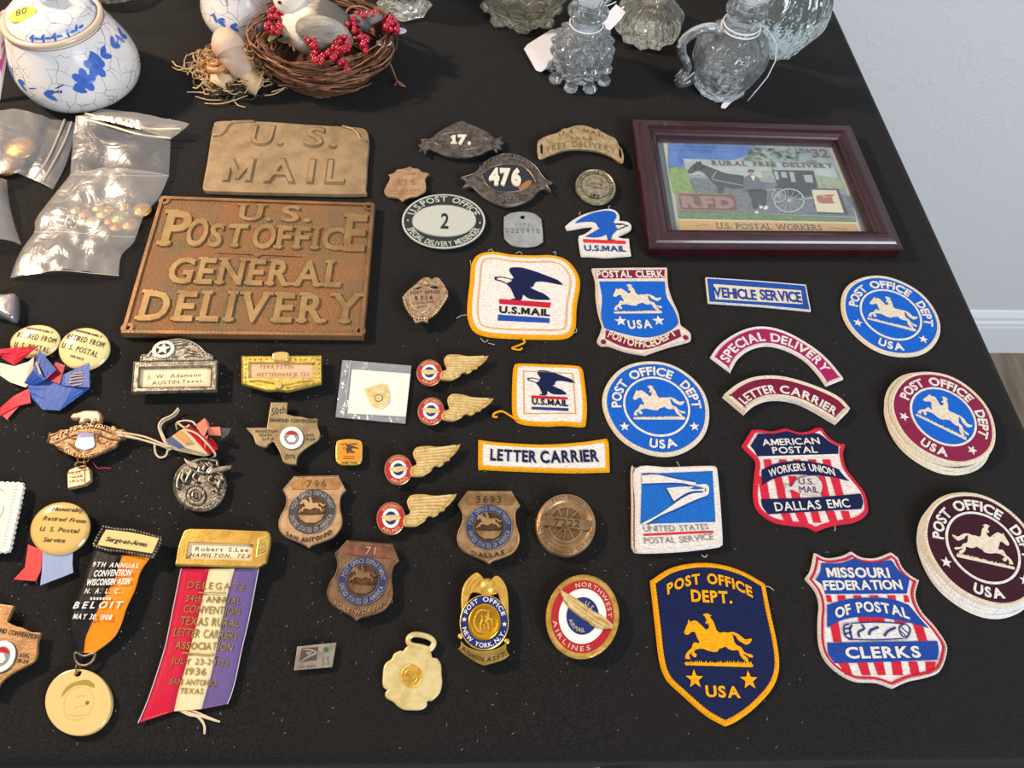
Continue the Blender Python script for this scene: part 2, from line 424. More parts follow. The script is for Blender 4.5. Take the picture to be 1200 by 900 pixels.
# ------------------------------------------------------------------ tablecloth (sheared so that its edges follow the table's)
from mathutils import noise as NZ
def smooth01(t): t = max(0, min(1, t)); return t*t*(3-2*t)
def wrinkle(x, y):
    n = lambda a, b, s=0: NZ.noise(Vector((a, b, s)))
    z = -.0013+.0012*(1+n(x*9, y*9))*.5
    for a, b, c, d in ((-.325, -.10, .24, .56), (.08, .36, .34, .50), (-.22, -.05, .54, .68), (-.42, -.22, .36, .56)):
        if a < x < b and c < y < d: return min(z, -.0003)
    mk = 1.0
    for a, b, c, d in ((-.325, -.10, .24, .56), (.08, .36, .34, .50), (-.22, -.05, .54, .68), (-.42, -.22, .36, .56)):
        e = max(a-x, x-b, c-y, y-d); mk = min(mk, smooth01(e/.02))
    z0 = z
    wl = smooth01((-.12-x)/.12)                                # soft folds, left half
    t = (x*.62+y*.78)
    z += wl*.0024*(n(t*26+3*n(x*6, y*6, 2), (x-y)*5, 4))*smooth01((y-.22)/.12)
    for (cx, cy, a, L, wd, h) in ((-.285, .50, .95, .09, .010, .004), (-.23, .515, .35, .10, .009, .0035), (-.33, .40, .9, .10, .012, .0045), (-.40, .345, .85, .09, .012, .005), (-.37, .33, .8, .08, .009, .004), (-.345, .325, .75, .07, .008, .0035), (-.17, .60, .1, .07, .009, .003)):
        u = (x-cx)*cos(a)+(y-cy)*sin(a); v = -(x-cx)*sin(a)+(y-cy)*cos(a)+.012*sin(u*30)
        z += h*math.exp(-(v/wd)**2-(u/L)**2)
    z = z0+(z-z0)*mk
    return z if mk > .5 or z < -.0003 else min(z, max(-.0003, z))
XL, XR, YF, YB = -1.42, .421, .0195, .758
def cloth_pt(u, v):
    """u, v: position on the spread cloth; returns the draped point above the floor"""
    rc = .016
    qx = max(XL+rc, min(XR-rc, u)); qy = max(YF+rc, min(YB-rc, v)); dx, dy = u-qx, v-qy; d = hypot(dx, dy)
    if d <= rc: x, y, z = u, v, 0.0; d2 = -1
    else:
        nx, ny = dx/d, dy/d; d2 = d-rc; R = .010
        if d2 < R*pi/2: a = d2/R; o = R*sin(a); z = -R*(1-cos(a))
        else:
            h = d2-R*pi/2; s = smooth01(h/.35)
            per = (u if abs(ny) > abs(nx) else v*1.3)
            o = R+s*(.011+.026*sin(u*36.3+.10)+.022*smooth01((u-.36)/.06)+.022*smooth01((.06-u)/.06)) if abs(ny) > abs(nx) else R+s*(.026+.030*sin(per*19+1.2)+.012*sin(per*43))
            if abs(nx) > .12 and abs(ny) > .12: o += .06*s
            z = -R-h
        x, y = qx+nx*(rc+o), qy+ny*(rc+o)
        if ny > .3: y = min(y, WY-.012)
    xx, yy = x-.0306*(y-0), y-.021*x
    if d2 < 0: z += wrinkle(xx, yy)
    elif d2 < .01: z += wrinkle(xx, yy)*(1-d2/.01)
    if v > YB-.03: yy = min(yy, WY-.012)
    return (xx, yy, z)
def steps(a, b, s): n = max(1, round((b-a)/s)); return [a+(b-a)*i/n for i in range(n)]
us = steps(XL-.46, XL-.02, .03)+steps(XL-.02, XL+.02, .004)+steps(XL+.02, -.62, .03)+steps(-.62, XR-.02, .0048)+steps(XR-.02, XR+.014, .0022)+steps(XR+.014, XR+.46, .012)+[XR+.46]
vs = steps(YF-.46, YF-.014, .012)+steps(YF-.014, YF+.02, .0022)+steps(YF+.02, YB-.02, .0048)+steps(YB-.02, YB+.014, .003)+steps(YB+.014, YB+.40, .03)+[YB+.40]
V = [cloth_pt(u, v) for v in vs for u in us]; nu = len(us)
F = [(j*nu+i, j*nu+i+1, (j+1)*nu+i+1, (j+1)*nu+i) for j in range(len(vs)-1) for i in range(nu-1)]
cm = mat('black_cloth', '161415', .95, sheen=.045, spec=.15)
def cloth_weave(m):
    nt = m.node_tree; N = nt.nodes; Lk = nt.links; b = N['Principled BSDF']; tc = N.new('ShaderNodeTexCoord')
    bp = N.new('ShaderNodeBump'); bp.inputs['Strength'].default_value = .5; bp.inputs['Distance'].default_value = .0006
    n = N.new('ShaderNodeTexNoise'); n.inputs['Scale'].default_value = 1500; n.inputs['Detail'].default_value = 2
    Lk.new(tc.outputs['Object'], n.inputs['Vector']); Lk.new(n.outputs['Fac'], bp.inputs['Height']); Lk.new(bp.outputs[0], b.inputs['Normal'])
    n2 = N.new('ShaderNodeTexNoise'); n2.inputs['Scale'].default_value = 1100; n2.inputs['Detail'].default_value = 1
    r = N.new('ShaderNodeValToRGB'); r.color_ramp.elements[0].position = .42; r.color_ramp.elements[1].position = .72
    r.color_ramp.elements[0].color = lin('181717'); r.color_ramp.elements[1].color = lin('282625')
    Lk.new(tc.outputs['Object'], n2.inputs['Vector']); Lk.new(n2.outputs['Fac'], r.inputs[0]); Lk.new(r.outputs[0], b.inputs['Base Color'])
cloth_weave(cm)
tc = thing('tablecloth', 'black cloth draped over the long table', 'tablecloth', (0, 0))
link('cloth', (V, F), cm, tc, smooth=True)

# lint on the cloth: a very fine litter nobody could count
rl = random.Random(11); LV = []
for i in range(520):
    x = rl.uniform(0, 1000); y = rl.uniform(390, 880)
    if rl.random() < .35: x = rl.uniform(0, 420); y = rl.uniform(400, 760)
    p = px(x, y); a = rl.uniform(0, pi); s = rl.uniform(.0003, .0008); c = rl.uniform(-.6, .6)
    if not (-.60 < p[0] < .36): continue
    z0 = wrinkle(*p)+.0003
    LV.append(tube([(p[0]-s*cos(a), p[1]-s*sin(a), z0), (p[0]+s*.4*c, p[1]+s*.4, z0+.0002), (p[0]+s*cos(a), p[1]+s*sin(a), z0)], .00010, 3))
lint = link('lint', join(*LV), mat('lint', 'b9b3a6', .9), None)
lint.location = (0, 0, TOP); lint['kind'] = 'stuff'; lint['label'] = 'pale specks of lint scattered over the black cloth'; lint['category'] = 'lint'
r = thing('red_thread', 'short bent red thread lying beside the bear medal drop', 'thread', px(118, 547))
link('strand', tube(path3([(109, 542), (115, 549), (122, 548), (129, 549)], .0018), .0003, 4), mat('redthr', 'c04038', .8), r)

# ------------------------------------------------------------------ motifs
HM = Map(795, 710, 12)
HORSE = [(80,375,1),(100,400),(130,405),(165,385),(182,366),(228,366),(245,400),(265,450),(290,500),(288,528,1),(235,510),(205,530),(185,590),(150,620),(115,660),(100,700),(95,740,1),(165,748,1),(160,715),(152,690),(185,655,1),(190,690),(215,715),(245,722,1),(258,680),(235,665),(220,640),(260,608),(340,602),(420,630),(500,645),(550,640),(570,605),(620,590),(660,572),(700,605),(760,625),(830,622),(850,640),(865,690),(900,740),(940,770),(955,800,1),(983,795,1),(975,740),(920,690),(905,668,1),(950,690),(1000,720),(1045,724,1),(1050,705),(1020,680),(960,665),(920,640),(880,580),(820,550),(790,510),(775,460),(762,410),(738,388,1),(800,420),(840,480),(900,520),(950,545),(1000,525),(1030,480),(1025,455,1),(1000,460),(960,470),(920,460),(870,415),(820,385),(750,365),(700,375),(640,368),(580,375),(545,350),(530,330),(520,290),(495,230),(480,200),(450,170),(445,150,1),(470,135,1),(440,125),(425,108),(375,108),(340,125,1),(370,145),(385,180),(400,200),(375,230,1),(400,262,1),(415,240),(430,290),(420,315),(385,330),(345,290),(300,250),(250,210),(205,205),(170,225,1),(150,195,1),(135,195,1),(135,230),(110,290),(90,340)]
HA, HB = HM(85, 825), HM(1050, 850)
HORSE_W = sm(HM.l(HORSE), 3)
gr = [(85, 800), (100, 832), (1035, 862), (1052, 838)]
k = 1030
while k > 110: gr += [(k, 815-(1050-k)*.012), (k-14, 770+random.random()*30-(1050-k)*.012)]; k -= 30
GRASS_W = [HM(*q) for q in gr]
def horse(A, B, z, th=.0005, flip=False, grass=True, only_grass=False):
    """rider motif; A, B = ends of the turf line (world)"""
    f = sim(HA, HB, A, B) if not flip else sim(HB, HA, A, B, True)
    o = []
    if not only_grass: o.append(plate([f(p) for p in HORSE_W], z, z+th, min(.00025, th*.6), steps=2))
    if grass: o.append(plate([f(p) for p in GRASS_W], z, z+th))
    return join(*o)
EM = Map(570, 305, 12)
EAGLE = [(322,140),(345,108),(420,102),(520,112),(700,165),(900,240),(1010,285),(1078,347,1),(1000,340),(900,318),(780,300),(700,305),(672,330),(660,365),(610,385,1),(700,430),(800,470),(870,520),(896,557,1),(760,558),(640,548),(580,530),(520,485,1),(508,500),(500,540),(482,560,1),(478,566,1),(350,560,1),(352,545,1),(405,542,1),(375,470),(335,390),(290,340),(310,315),(350,300),(360,270),(385,245,1),(350,200),(328,165)]
EA, EB = EM(182, 612), EM(888, 668)
EAGLE_W = sm(EM.l(EAGLE), 3)
BEAK_W = [[EM(*q) for q in L] for L in ([(112,238),(152,233),(142,276),(118,274)], [(150,238),(200,231),(290,246),(357,268),(350,276),(288,256),(198,243),(150,252)], [(128,270),(200,282),(252,306),(300,332),(290,340),(245,318),(196,296),(126,282)])]
def eagle(A, B, z, th=.0004, flip=False):
    f = sim(EA, EB, A, B) if not flip else sim(EB, EA, A, B, True)
    return join(plate([f(p) for p in EAGLE_W], z, z+th), *[plate([f(p) for p in L], z, z+th*.8) for L in BEAK_W])

CREAM = thread('e6dac4'); WHT = thread('e6e2dc'); NAVY = thread('16204a'); ROYAL = thread('1763cc'); YEL = thread('f7ac10')
BURG = thread('8c1f45'); MAROON = thread('3c1826'); CRIM = thread('c8213a'); BLACKT = thread('1d1c22'); BLUE2 = thread('2350a8')
PT, RT = .0013, .0024      # patch body and border heights
def threads_loose(it, specs, m, z=.0012):
    for pts in specs: link('loose_thread', tube(path3([(a, b) if i else (a, b, .0006) for i, (a, b) in enumerate(pts)], z), .00022, 4), m, it)
def patch_body(it, outline, m_field, m_rim, wd, inner=None, z=0.0, step=.0011):
    o = resample(ccw(outline), .0025)
    link('backing', plate(inset(o, wd*.3), z+.0002, z+PT, .0002), m_field, it)
    link('stitched_edge', rim(outline, wd, z, z+RT, .22, step), m_rim, it)

# round rider patches ---------------------------------------------------
def pony_patch(name, label, C, R, ang, ringm, fieldm, edge, z=0.0, flip=False, group=None, plain=False, top_ang=(182, -3), word=WHT, seed=1):
    it = thing(name, label, 'patch', C, group, z)
    ca, sa = cos(ang), sin(ang); el = El(C, (R*ca, R*sa), (-R*sa, R*ca))
    rr = random.Random(seed); ph = rr.uniform(0, 6)
    out = [el.p(1+.006*sin(3*t+ph)+.004*sin(7*t+ph), t) for t in [2*pi*i/120 for i in range(120)]]
    link('backing', plate([el.p(.95, 2*pi*i/90) for i in range(90)], z+.0001, z+(.0009 if plain else PT), .0002), ringm, it)
    link('stitched_edge', rim(out, R*.105, z, z+(.0015 if plain else RT), .2), edge, it)
    if plain: return it, el
    t = z+PT
    link('center_field', plate(el.ring(.60), t, t+.0003), fieldm, it)
    link('center_ring', ring(el.ring(.625), el.ring(.585), t, t+.0006), WHT, it)
    A, B = el.p(1, 0), 0
    gA, gB = (el.C[0]+el.AX[0]*-.47+el.AY[0]*-.27, el.C[1]+el.AX[1]*-.47+el.AY[1]*-.27), (el.C[0]+el.AX[0]*.50+el.AY[0]*-.27, el.C[1]+el.AX[1]*.50+el.AY[1]*-.27)
    link('rider_emblem', horse(gA, gB, t+.0003, .0005, flip), CREAM, it)
    a0, a1 = top_ang
    L = [tarc('POST', el, a0, a0-46, .665, .175, t, th=.0007, bold=.028, gap=.07), tarc('OFFICE', el, a0-57, a0-57-66, .665, .175, t, th=.0007, bold=.028, gap=.07), tarc('DEPT', el, a1+45, a1, .665, .175, t, th=.0007, bold=.028, gap=.07),
         tarc('USA', el, 253, 289, .85, .165, t, top=False, th=.0007, bold=.028, gap=.12)]
    link('lettering', words(*L), word, it)
    for aa in (213, 327):
        c = el.p(.77, radians(aa)); link('star', star(c, R*.095, ang+pi/2, t, t+.0006), WHT, it)
    return it, el
zA = Map(690, 400, 6.667)
CA, RA = circ_fit([px(*q) for q in [(705.5,470.5),(754.5,421.8),(830.3,490),(782,536),(717,445),(817.5,449.5),(720,508),(822,515.5)]])
CB, RB = circ_fit([px(*q) for q in [(984,358.7),(1026.7,323.5),(1100.5,382.7),(1062.7,420),(997,334.7),(1080,342.7),(1000,393.3),(1090.7,406.7)]])
def ang_of(p, q, z=0): a, b = px(*p, z), px(*q, z); return atan2(b[1]-a[1], b[0]-a[0])
pony_patch('round_patch', 'round royal blue rider patch with cream edge, left of the red-bordered union shield', CA, RA, ang_of((741, 496), (799.5, 496)), ROYAL, ROYAL, CREAM, seed=2)
pony_patch('round_patch', 'round royal blue rider patch nearest the picture frame and right of the vehicle service tab', CB, RB, ang_of((1014.7, 378.7), (1066.7, 392)), ROYAL, ROYAL, CREAM, seed=3)
# two stacks
CC = px(1105.5, 487.5, .0065); RC = RA*.985
angC = ang_of((1071, 486.5), (1126, 513.5), .008)
for k, (dx, dy) in enumerate(((-.0022, -.0052), (-.0028, -.0030), (-.0026, .0004))):
    pony_patch('round_patch', 'round cream-edged patch %s the burgundy-ringed stack' % ('at the very bottom of', 'second from the bottom of', 'directly under the top one of')[k], (CC[0]+dx, CC[1]+dy), RC, angC+.4*k, BURG, ROYAL, CREAM, z=.0015*k, plain=True, group='patches stacked under the burgundy rider patch', seed=5+k)
pony_patch('round_patch', 'round burgundy-ringed rider patch with blue centre on top of its stack', CC, RC, angC, thread('8b2348'), ROYAL, CREAM, z=.0046, seed=9)
CD = px(1152, 641, .0065); RD = RA*1.0; angD = ang_of((1120, 652), (1186, 667), .008)
for k, (dx, dy) in enumerate(((-.0026, -.0056), (-.0028, -.0034), (-.0012, -.0016))):
    pony_patch('round_patch', 'round white-edged patch %s the dark maroon stack' % ('at the very bottom of', 'second from the bottom of', 'directly under the top one of')[k], (CD[0]+dx, CD[1]+dy), RD, angD+.3*k, MAROON, MAROON, WHT, z=.0015*k, plain=True, group='patches stacked under the maroon rider patch', seed=15+k)
pony_patch('round_patch', 'round dark maroon rider patch with horse facing right on top of its stack', CD, RD, angD, MAROON, MAROON, CREAM, z=.0046, flip=True, seed=19)

# large white eagle patch ----------------------------------------------
m = Map(440, 280, 4.615, PT)
it = thing('eagle_patch', 'large white patch with yellow edge and navy eagle above the mail lettering', 'patch', m(800, 310))
O = sm(m.l([(560,78),(640,64),(740,80),(860,84),(960,84),(1040,112),(1095,180),(1108,250),(1090,360),(1084,470),(1060,520),(1000,540),(860,540),(720,536),(600,525),(530,495),(500,430),(497,350),(510,230),(520,130)]), 5)
patch_body(it, O, thread('ece6df'), YEL, .0048)
O2 = resample(ccw(O), .0025); link('inner_line', ring(inset(O2, .0076), inset(O2, .0085), PT, PT+.0005), thread('e2b378'), it)
e = Map(570, 305, 12, PT)
link('eagle', eagle(e(182, 612), e(888, 668), PT), NAVY, it)
link('red_bar', plate([e(*q) for q in [(180,548),(908,600),(888,668),(182,612)]], PT, PT+.0005), CRIM, it)
link('blue_bar', plate([e(*q) for q in [(165,768),(888,820),(885,880),(160,848)]], PT, PT+.0005), BLUE2, it)
link('lettering', tl(e, 'U.S.MAIL', 178, 738, 890, 785, 92, th=.0005, bold=.03, gap=.08), BLACKT, it)
link('yarn_tail', tube(path3([(612, 397), (615, 401), (607, 405), (600, 408), (608, 410), (612, 408)], .0015), .0007, 5), YEL, it)
threads_loose(it, [[(547, 369), (540, 370), (535, 373)], [(563, 396), (568, 401), (572, 398)], [(572, 402), (580, 404)], [(551, 305), (552, 311)], [(572, 294), (576, 292), (578, 296)], [(604, 297), (609, 295), (612, 298)], [(648, 296), (651, 295), (651, 299)], [(674, 383), (676, 388), (673, 390)]], mat('loose', 'cfc8bd', .8))
# small white eagle patch
m = Map(560, 400, 6, PT)
it = thing('eagle_patch', 'small squarish yellow-bordered eagle patch above the yellow letter carrier tab', 'patch', m(500, 370))
O = sm(m.l([(285,150),(480,155),(690,165),(735,190),(750,260),(768,430),(762,570),(735,600),(600,590),(480,595),(310,580),(250,530),(240,400),(246,220),(256,172)]), 5)
patch_body(it, O, thread('ece6df'), YEL, .0042)
link('inner_line', rim(sm(m.l([(318,206,1),(670,225,1),(692,510,1),(322,512,1)]), 3), .0007, PT, PT+.0005, 0, None), thread('dca032'), it)
link('eagle', eagle(m(378, 400), m(622, 415), PT), NAVY, it)
link('red_bar', plate([m(*q) for q in [(375,382),(632,395),(630,410),(376,400)]], PT, PT+.0005), CRIM, it)
link('blue_bar', plate([m(*q) for q in [(378,462),(636,472),(636,490),(378,478)]], PT, PT+.0005), thread('2a3c86'), it)
link('lettering', tl(m, 'U.S.MAIL', 380, 442, 634, 456, 40, th=.0005, bold=.03, gap=.08), BLACKT, it)
link('yarn_tail', tube(path3([(605, 492), (596, 486), (588, 482), (580, 484), (578, 488), (583, 489)], .0016), .0008, 5), YEL, it)
# yellow letter carrier tab
m = Map(430, 510, 4, PT)
it = thing('name_tab', 'white tab with yellow edge reading letter carrier in navy', 'patch', m(830, 95))
O = m.l([(522,18),(620,30),(820,40),(1000,30),(1125,12),(1135,40),(1140,172),(960,176),(700,168),(535,160),(522,150)])
patch_body(it, sm([q+(1,) if i in (0, 4, 6, 9) else q for i, q in enumerate(O)], 4), thread('e6e4e2'), YEL, .0040)
L1 = tl(m, 'LETTER', 578, 117, 795, 127, 52, th=.0006, bold=.026, gap=.1); L2 = tl(m, 'CARRIER', 815, 130, 1088, 122, 54, th=.0006, bold=.026, gap=.1)
link('lettering', words(L1, L2), NAVY, it)
# vehicle service tab
m = Map(800, 300, 3.75, PT)
it = thing('name_tab', 'narrow blue and white tab reading vehicle service below the picture frame', 'patch', m(330, 165))
O = m.l([(100,93,1),(330,108,1),(543,126,1),(565,243,1),(350,222,1),(112,206,1)]); O = sm(O, 3)
patch_body(it, O, BLUE2, WHT, .0016)
link('inner_panel', plate([m(*q) for q in [(135,124),(520,152),(527,212),(145,190)]], PT, PT+.0003), CREAM, it)
link('lettering', words(tl(m, 'VEHICLE', 138, 180, 325, 194, 42, th=.0007, bold=.02, gap=.05), tl(m, 'SERVICE', 342, 192, 524, 205, 43, th=.0007, bold=.02, gap=.05)), thread('24459a'), it)
# arched tabs: special delivery / letter carrier
def arch(label, m, out_pts, in_pts, col, edge, txts, z=0.0, inwd=.0030, plain=False, group=None):
    a = sm(m.l(out_pts), 8, False); b = sm(m.l(in_pts), 8, False)
    it = thing('arched_tab', label, 'patch', a[len(a)//2], group, z)
    O = a+b[::-1]
    link('backing', plate(inset(ccw(O), .0006), z+.0001, z+PT, .0002), edge, it)
    link('stitched_edge', rim(O, .0022, z, z+RT, .2), edge, it)
    if plain: return it
    link('color_field', plate(inset(resample(ccw(O), .002), inwd), z+PT, z+PT+.0004), col, it)
    C, R = circ_fit(b); C2, R2 = circ_fit(a)
    for (s, p0, p1, base, cap) in txts:
        # baseline follows the mean arch
        q0, q1 = m(*p0), m(*p1); el = El(C, (1, 0), (0, 1))
        V, F, W = text(s, bold=.028, gap=.09); n = 40
        # follow the inner edge curve, offset
        L = [0]
        for i in range(1, len(b)): L.append(L[-1]+math.dist(b[i-1], b[i]))
        def proj(q): return min(range(len(b)), key=lambda i: math.dist(b[i], q))
        s0, s1 = L[proj(q0)], L[proj(q1)]; T = []
        for p, q, r in V:
            t = s0+(s1-s0)*p/W; j = 1
            while j < len(L)-1 and L[j] < t: j += 1
            k_ = (t-L[j-1])/((L[j]-L[j-1]) or 1e-9); x = b[j-1][0]+(b[j][0]-b[j-1][0])*k_; y = b[j-1][1]+(b[j][1]-b[j-1][1])*k_
            i0, i1 = max(0, j-3), min(len(b)-1, j+2)
            d = (b[i1][0]-b[i0][0], b[i1][1]-b[i0][1]); l = hypot(*d); nx, ny = -d[1]/l, d[0]/l; h = base+q*cap
            T.append((x+nx*h, y+ny*h, z+PT+(r+.5)*.0008))
        link('lettering', (T, F), WHT, it)
    return it
m = Map(800, 300, 3.75, PT)
arch('burgundy arched tab reading special delivery, upper of the two arched tabs', m, [(120,445),(170,380),(260,325),(350,308),(450,330),(560,390),(640,455),(710,540)], [(210,512),(245,450),(300,410),(370,395),(450,412),(530,455),(590,515),(630,572)],
     thread('a8215e'), thread('ece4e0'), [('SPECIAL', (222, 480), (368, 395), .0045, .0075), ('DELIVERY', (392, 397), (600, 520), .0045, .0075)])
lo, li = [(180,608),(240,560),(310,530),(400,523),(490,538),(600,575),(690,620),(738,670)], [(275,690),(320,650),(380,628),(450,628),(520,645),(590,680),(640,710),(678,732)]
arch('plain cream arched tab lying directly under the letter carrier arch', m, [(x-6, y+10) for x, y in lo], [(x-6, y+8) for x, y in li], BURG, WHT, [], plain=True)
arch('cream-edged arched tab reading letter carrier, lower of the two arched tabs', Map(800, 300, 3.75, PT+.0026), lo, li, thread('7e1c3a'), thread('e8dcc6'), [('LETTER', (290, 665), (412, 625), .0044, .0066), ('CARRIER', (436, 628), (655, 718), .0044, .0066)], z=.0026, inwd=.0036)

# eagle-shaped cut patch ------------------------------------------------
m = Map(660, 240, 13.846, PT)
it = thing('eagle_patch', 'patch cut to a bright blue eagle shape over a red bar, beside the picture frame', 'patch', m(650, 500))
O = sm(m.l([(30,350,1),(60,412,1),(200,390),(340,362),(450,358),(472,378),(420,425),(330,480),(262,500),(245,545,1),(265,700),(290,835,1),(480,840),(680,855),(900,840),(1105,825,1),(1085,700),(1068,548,1),(980,545),(905,530),(900,505,1),(980,470),(1070,430),(1110,380),(1095,315),(1040,275),(960,262),(912,262,1),(915,190),(880,120),(800,75),(700,66),(560,90),(400,130),(250,190),(120,270)]), 4)
link('backing', plate(O, .0002, PT, .0004), WHT, it)
link('stitched_edge', rim(O, .0010, 0, PT+.0005, .15, .0009), WHT, it)
B = sm(m.l([(190,300,1),(280,230),(420,160),(560,118),(700,102),(800,112),(850,145),(862,190),(840,240),(805,290,1),(850,310),(850,360),(880,395),(840,440),(790,500),(780,545),(770,572,1),(725,570,1),(710,520),(700,470,1),(640,510),(540,530),(450,528),(360,520,1),(430,480),(520,430),(600,385,1),(560,360),(540,310),(480,280),(380,276),(280,285)]), 4)
link('eagle', plate(B, PT, PT+.0005), thread('1f5cbf'), it)
link('beak', join(plate(m.l([(850,308),(900,305),(985,312),(985,326),(900,330),(850,322)]), PT, PT+.0004), plate(m.l([(985,325),(1045,335),(1050,355),(1000,350)]), PT, PT+.0004), plate(m.l([(880,400),(940,375),(1000,355),(1000,366),(940,386),(885,410)]), PT, PT+.0004), plate(m.l([(720,563),(840,570),(838,580),(720,578)]), PT, PT+.0004)), BLACKT, it)
link('red_bar', plate(m.l([(320,562),(1010,590),(1012,638),(325,612)]), PT, PT+.0005), thread('e0353f'), it)
link('lettering', tl(m, 'U.S.MAIL', 345, 745, 1020, 760, 88, th=.0004, bold=.022, gap=.06), thread('24508f'), it)
threads_loose(it, [[(716, 246), (713, 243), (715, 241)], [(680, 252), (679, 250), (680, 248)]], mat('loose', 'cfc8bd', .8))

# postal clerk patch ------------------------------------------------------
m = Map(660, 230, 4.5, PT)
it = thing('shield_patch', 'royal blue rider shield patch with maroon banners reading postal clerk', 'patch', m(400, 600))
O = sm(m.l([(148,380,1),(350,376,1),(550,376,1),(555,470),(575,540),(610,620),(620,680,1),(670,720),(672,760),(630,776,1),(540,800),(430,838,1),(330,820),(240,790),(200,790,1),(178,765),(195,720),(205,685,1),(185,620),(172,540),(168,450)]), 5)
patch_body(it, O, thread('e6d9cc'), thread('e3d5c6'), .0016)
link('blue_field', plate(sm(m.l([(190,450,1),(535,450,1),(545,530),(585,600),(605,670),(560,710),(500,735),(435,745),(360,735),(270,712),(215,690),(200,620),(205,540)]), 5), PT, PT+.0003), ROYAL, it)
link('top_banner', plate(m.l([(172,392),(535,388),(532,430),(178,434)]), PT, PT+.0003), thread('84203f'), it)
link('bottom_banner', plate(sm(m.l([(225,705,1),(330,745),(430,762),(520,740),(612,700,1),(622,740,1),(530,780),(430,808),(320,795),(222,752,1)]), 5), PT, PT+.0003), thread('84203f'), it)
link('curl', join(plate(circle(m(212, 768), .0022, 12), PT, PT+.0003), plate(circle(m(645, 745), .0022, 12), PT, PT+.0003)), thread('84203f'), it)
t = PT+.0003
link('rider_emblem', horse(m.at(t)(266, 618), m.at(t)(522, 615), t), CREAM, it)
link('lettering', words(tl(m, 'POSTAL CLERK', 178, 430, 530, 428, 34, dz=.0003, th=.0005, bold=.025, gap=.06), tl(m, 'USA', 345, 700, 470, 695, 42, dz=.0003, th=.0005, bold=.03, gap=.14)), WHT, it)
W_ = []
for s, x0, y0, x1, y1 in (('POST', 232, 742, 330, 782), ('OFFI', 336, 786, 428, 800), ('CE', 434, 800, 486, 790), ('DEPT', 492, 786, 602, 732)): W_.append(tl(m, s, x0, y0, x1, y1, 38, dz=.0003, th=.0005, bold=.025, gap=.06))
link('banner_lettering', words(*W_), CREAM, it)
for q in ((302, 660), (502, 658)): link('star', star(m(*q), .0050, ang_of((719, 367), (776, 366))+pi/2, t, t+.0005), WHT, it)

# modern white square eagle-head patch ----------------------------------
m = Map(740, 545, 8.573, PT)
it0 = thing('square_patch', 'white square patch lying just under the blue eagle-head patch', 'patch', m(440, 440))
O = sm(m.l([(-2,30),(60,25),(400,15),(790,2),(850,20),(870,70),(900,400),(918,760),(900,810),(840,830),(500,870),(80,885),(15,850),(0,780),(0,400)]), 5)
link('backing', plate(inset(ccw(O), .0005), .0001, .0016, .0003), thread('e2cfc2'), it0); link('stitched_edge', rim(O, .002, 0, .0026, .18), thread('e4d3c8'), it0)
Z = .0026; m = Map(740, 545, 8.573, PT+Z)
it = thing('square_patch', 'white square patch with blue eagle head above grey lettering and a red line', 'patch', m(460, 440), z=Z)
O = sm(m.l([(45,28),(400,15),(790,2),(850,20),(868,70),(900,400),(922,760),(900,808),(840,826),(500,866),(100,884),(50,850),(38,780),(40,400)]), 5)
link('backing', plate(inset(resample(ccw(O), .002), .0008), Z+.0001, Z+PT, .0002), thread('eae3dc'), it); link('stitched_edge', rim(O, .0034, Z, Z+RT-.0004, .16), thread('ebe6e3'), it)
t = Z+PT
link('blue_field', plate(m.l([(105,92),(812,62),(842,570),(90,592)]), t, t+.0004), thread('1e6ac4'), it)
wh = [sm(m.l([(105,108,1),(250,100),(420,138),(560,165),(640,178,1),(655,198),(740,195),(775,225),(772,285),(752,312,1),(640,352),(450,440),(300,505),(150,592,1),(92,594,1),(250,512),(400,412),(510,335),(610,290),(715,280,1),(735,240),(650,212),(600,205,1),(480,182),(300,182),(105,190,1)]), 4),
      sm(m.l([(350,236,1),(500,222),(628,220,1),(580,240,1),(640,250),(745,238,1),(748,268,1),(640,262),(540,288),(425,366,1)]), 4)]
link('eagle_head', join(*[plate(q, t+.0004, t+.0008) for q in wh]), WHT, it)
dk = thread('234b9e')
link('outline', join(*[pline(sm(m.l(q), 5, False), .0009, t+.0004, t+.0007) for q in ([(105,95),(250,92),(420,130),(560,158),(640,172)], [(105,195),(300,190),(480,192),(640,212)], [(425,382),(520,318),(620,278),(700,270)], [(345,232),(418,378)], [(160,598),(300,512),(450,448),(640,360),(750,318)])]), dk, it)
link('lettering', words(tl(m, 'UNITED', 122, 668, 440, 664, 58, bold=-.004, gap=.1, th=.0004), tl(m, 'STATES', 490, 662, 776, 645, 58, bold=-.004, gap=.1, th=.0004), tl(m, 'POSTAL', 130, 790, 440, 782, 62, bold=-.004, gap=.1, th=.0004), tl(m, 'SERVICE', 485, 780, 828, 748, 62, bold=-.004, gap=.1, th=.0004)), thread('8b8790'), it)
link('red_line', plate(m.l([(122,692),(820,660),(820,680),(122,712)]), t, t+.0004), thread('d22c3c'), it)
threads_loose(it, [[(829, 650), (826, 653), (822, 650)], [(797, 547), (795, 544), (793, 541)]], mat('loose', 'cfc8bd', .8))

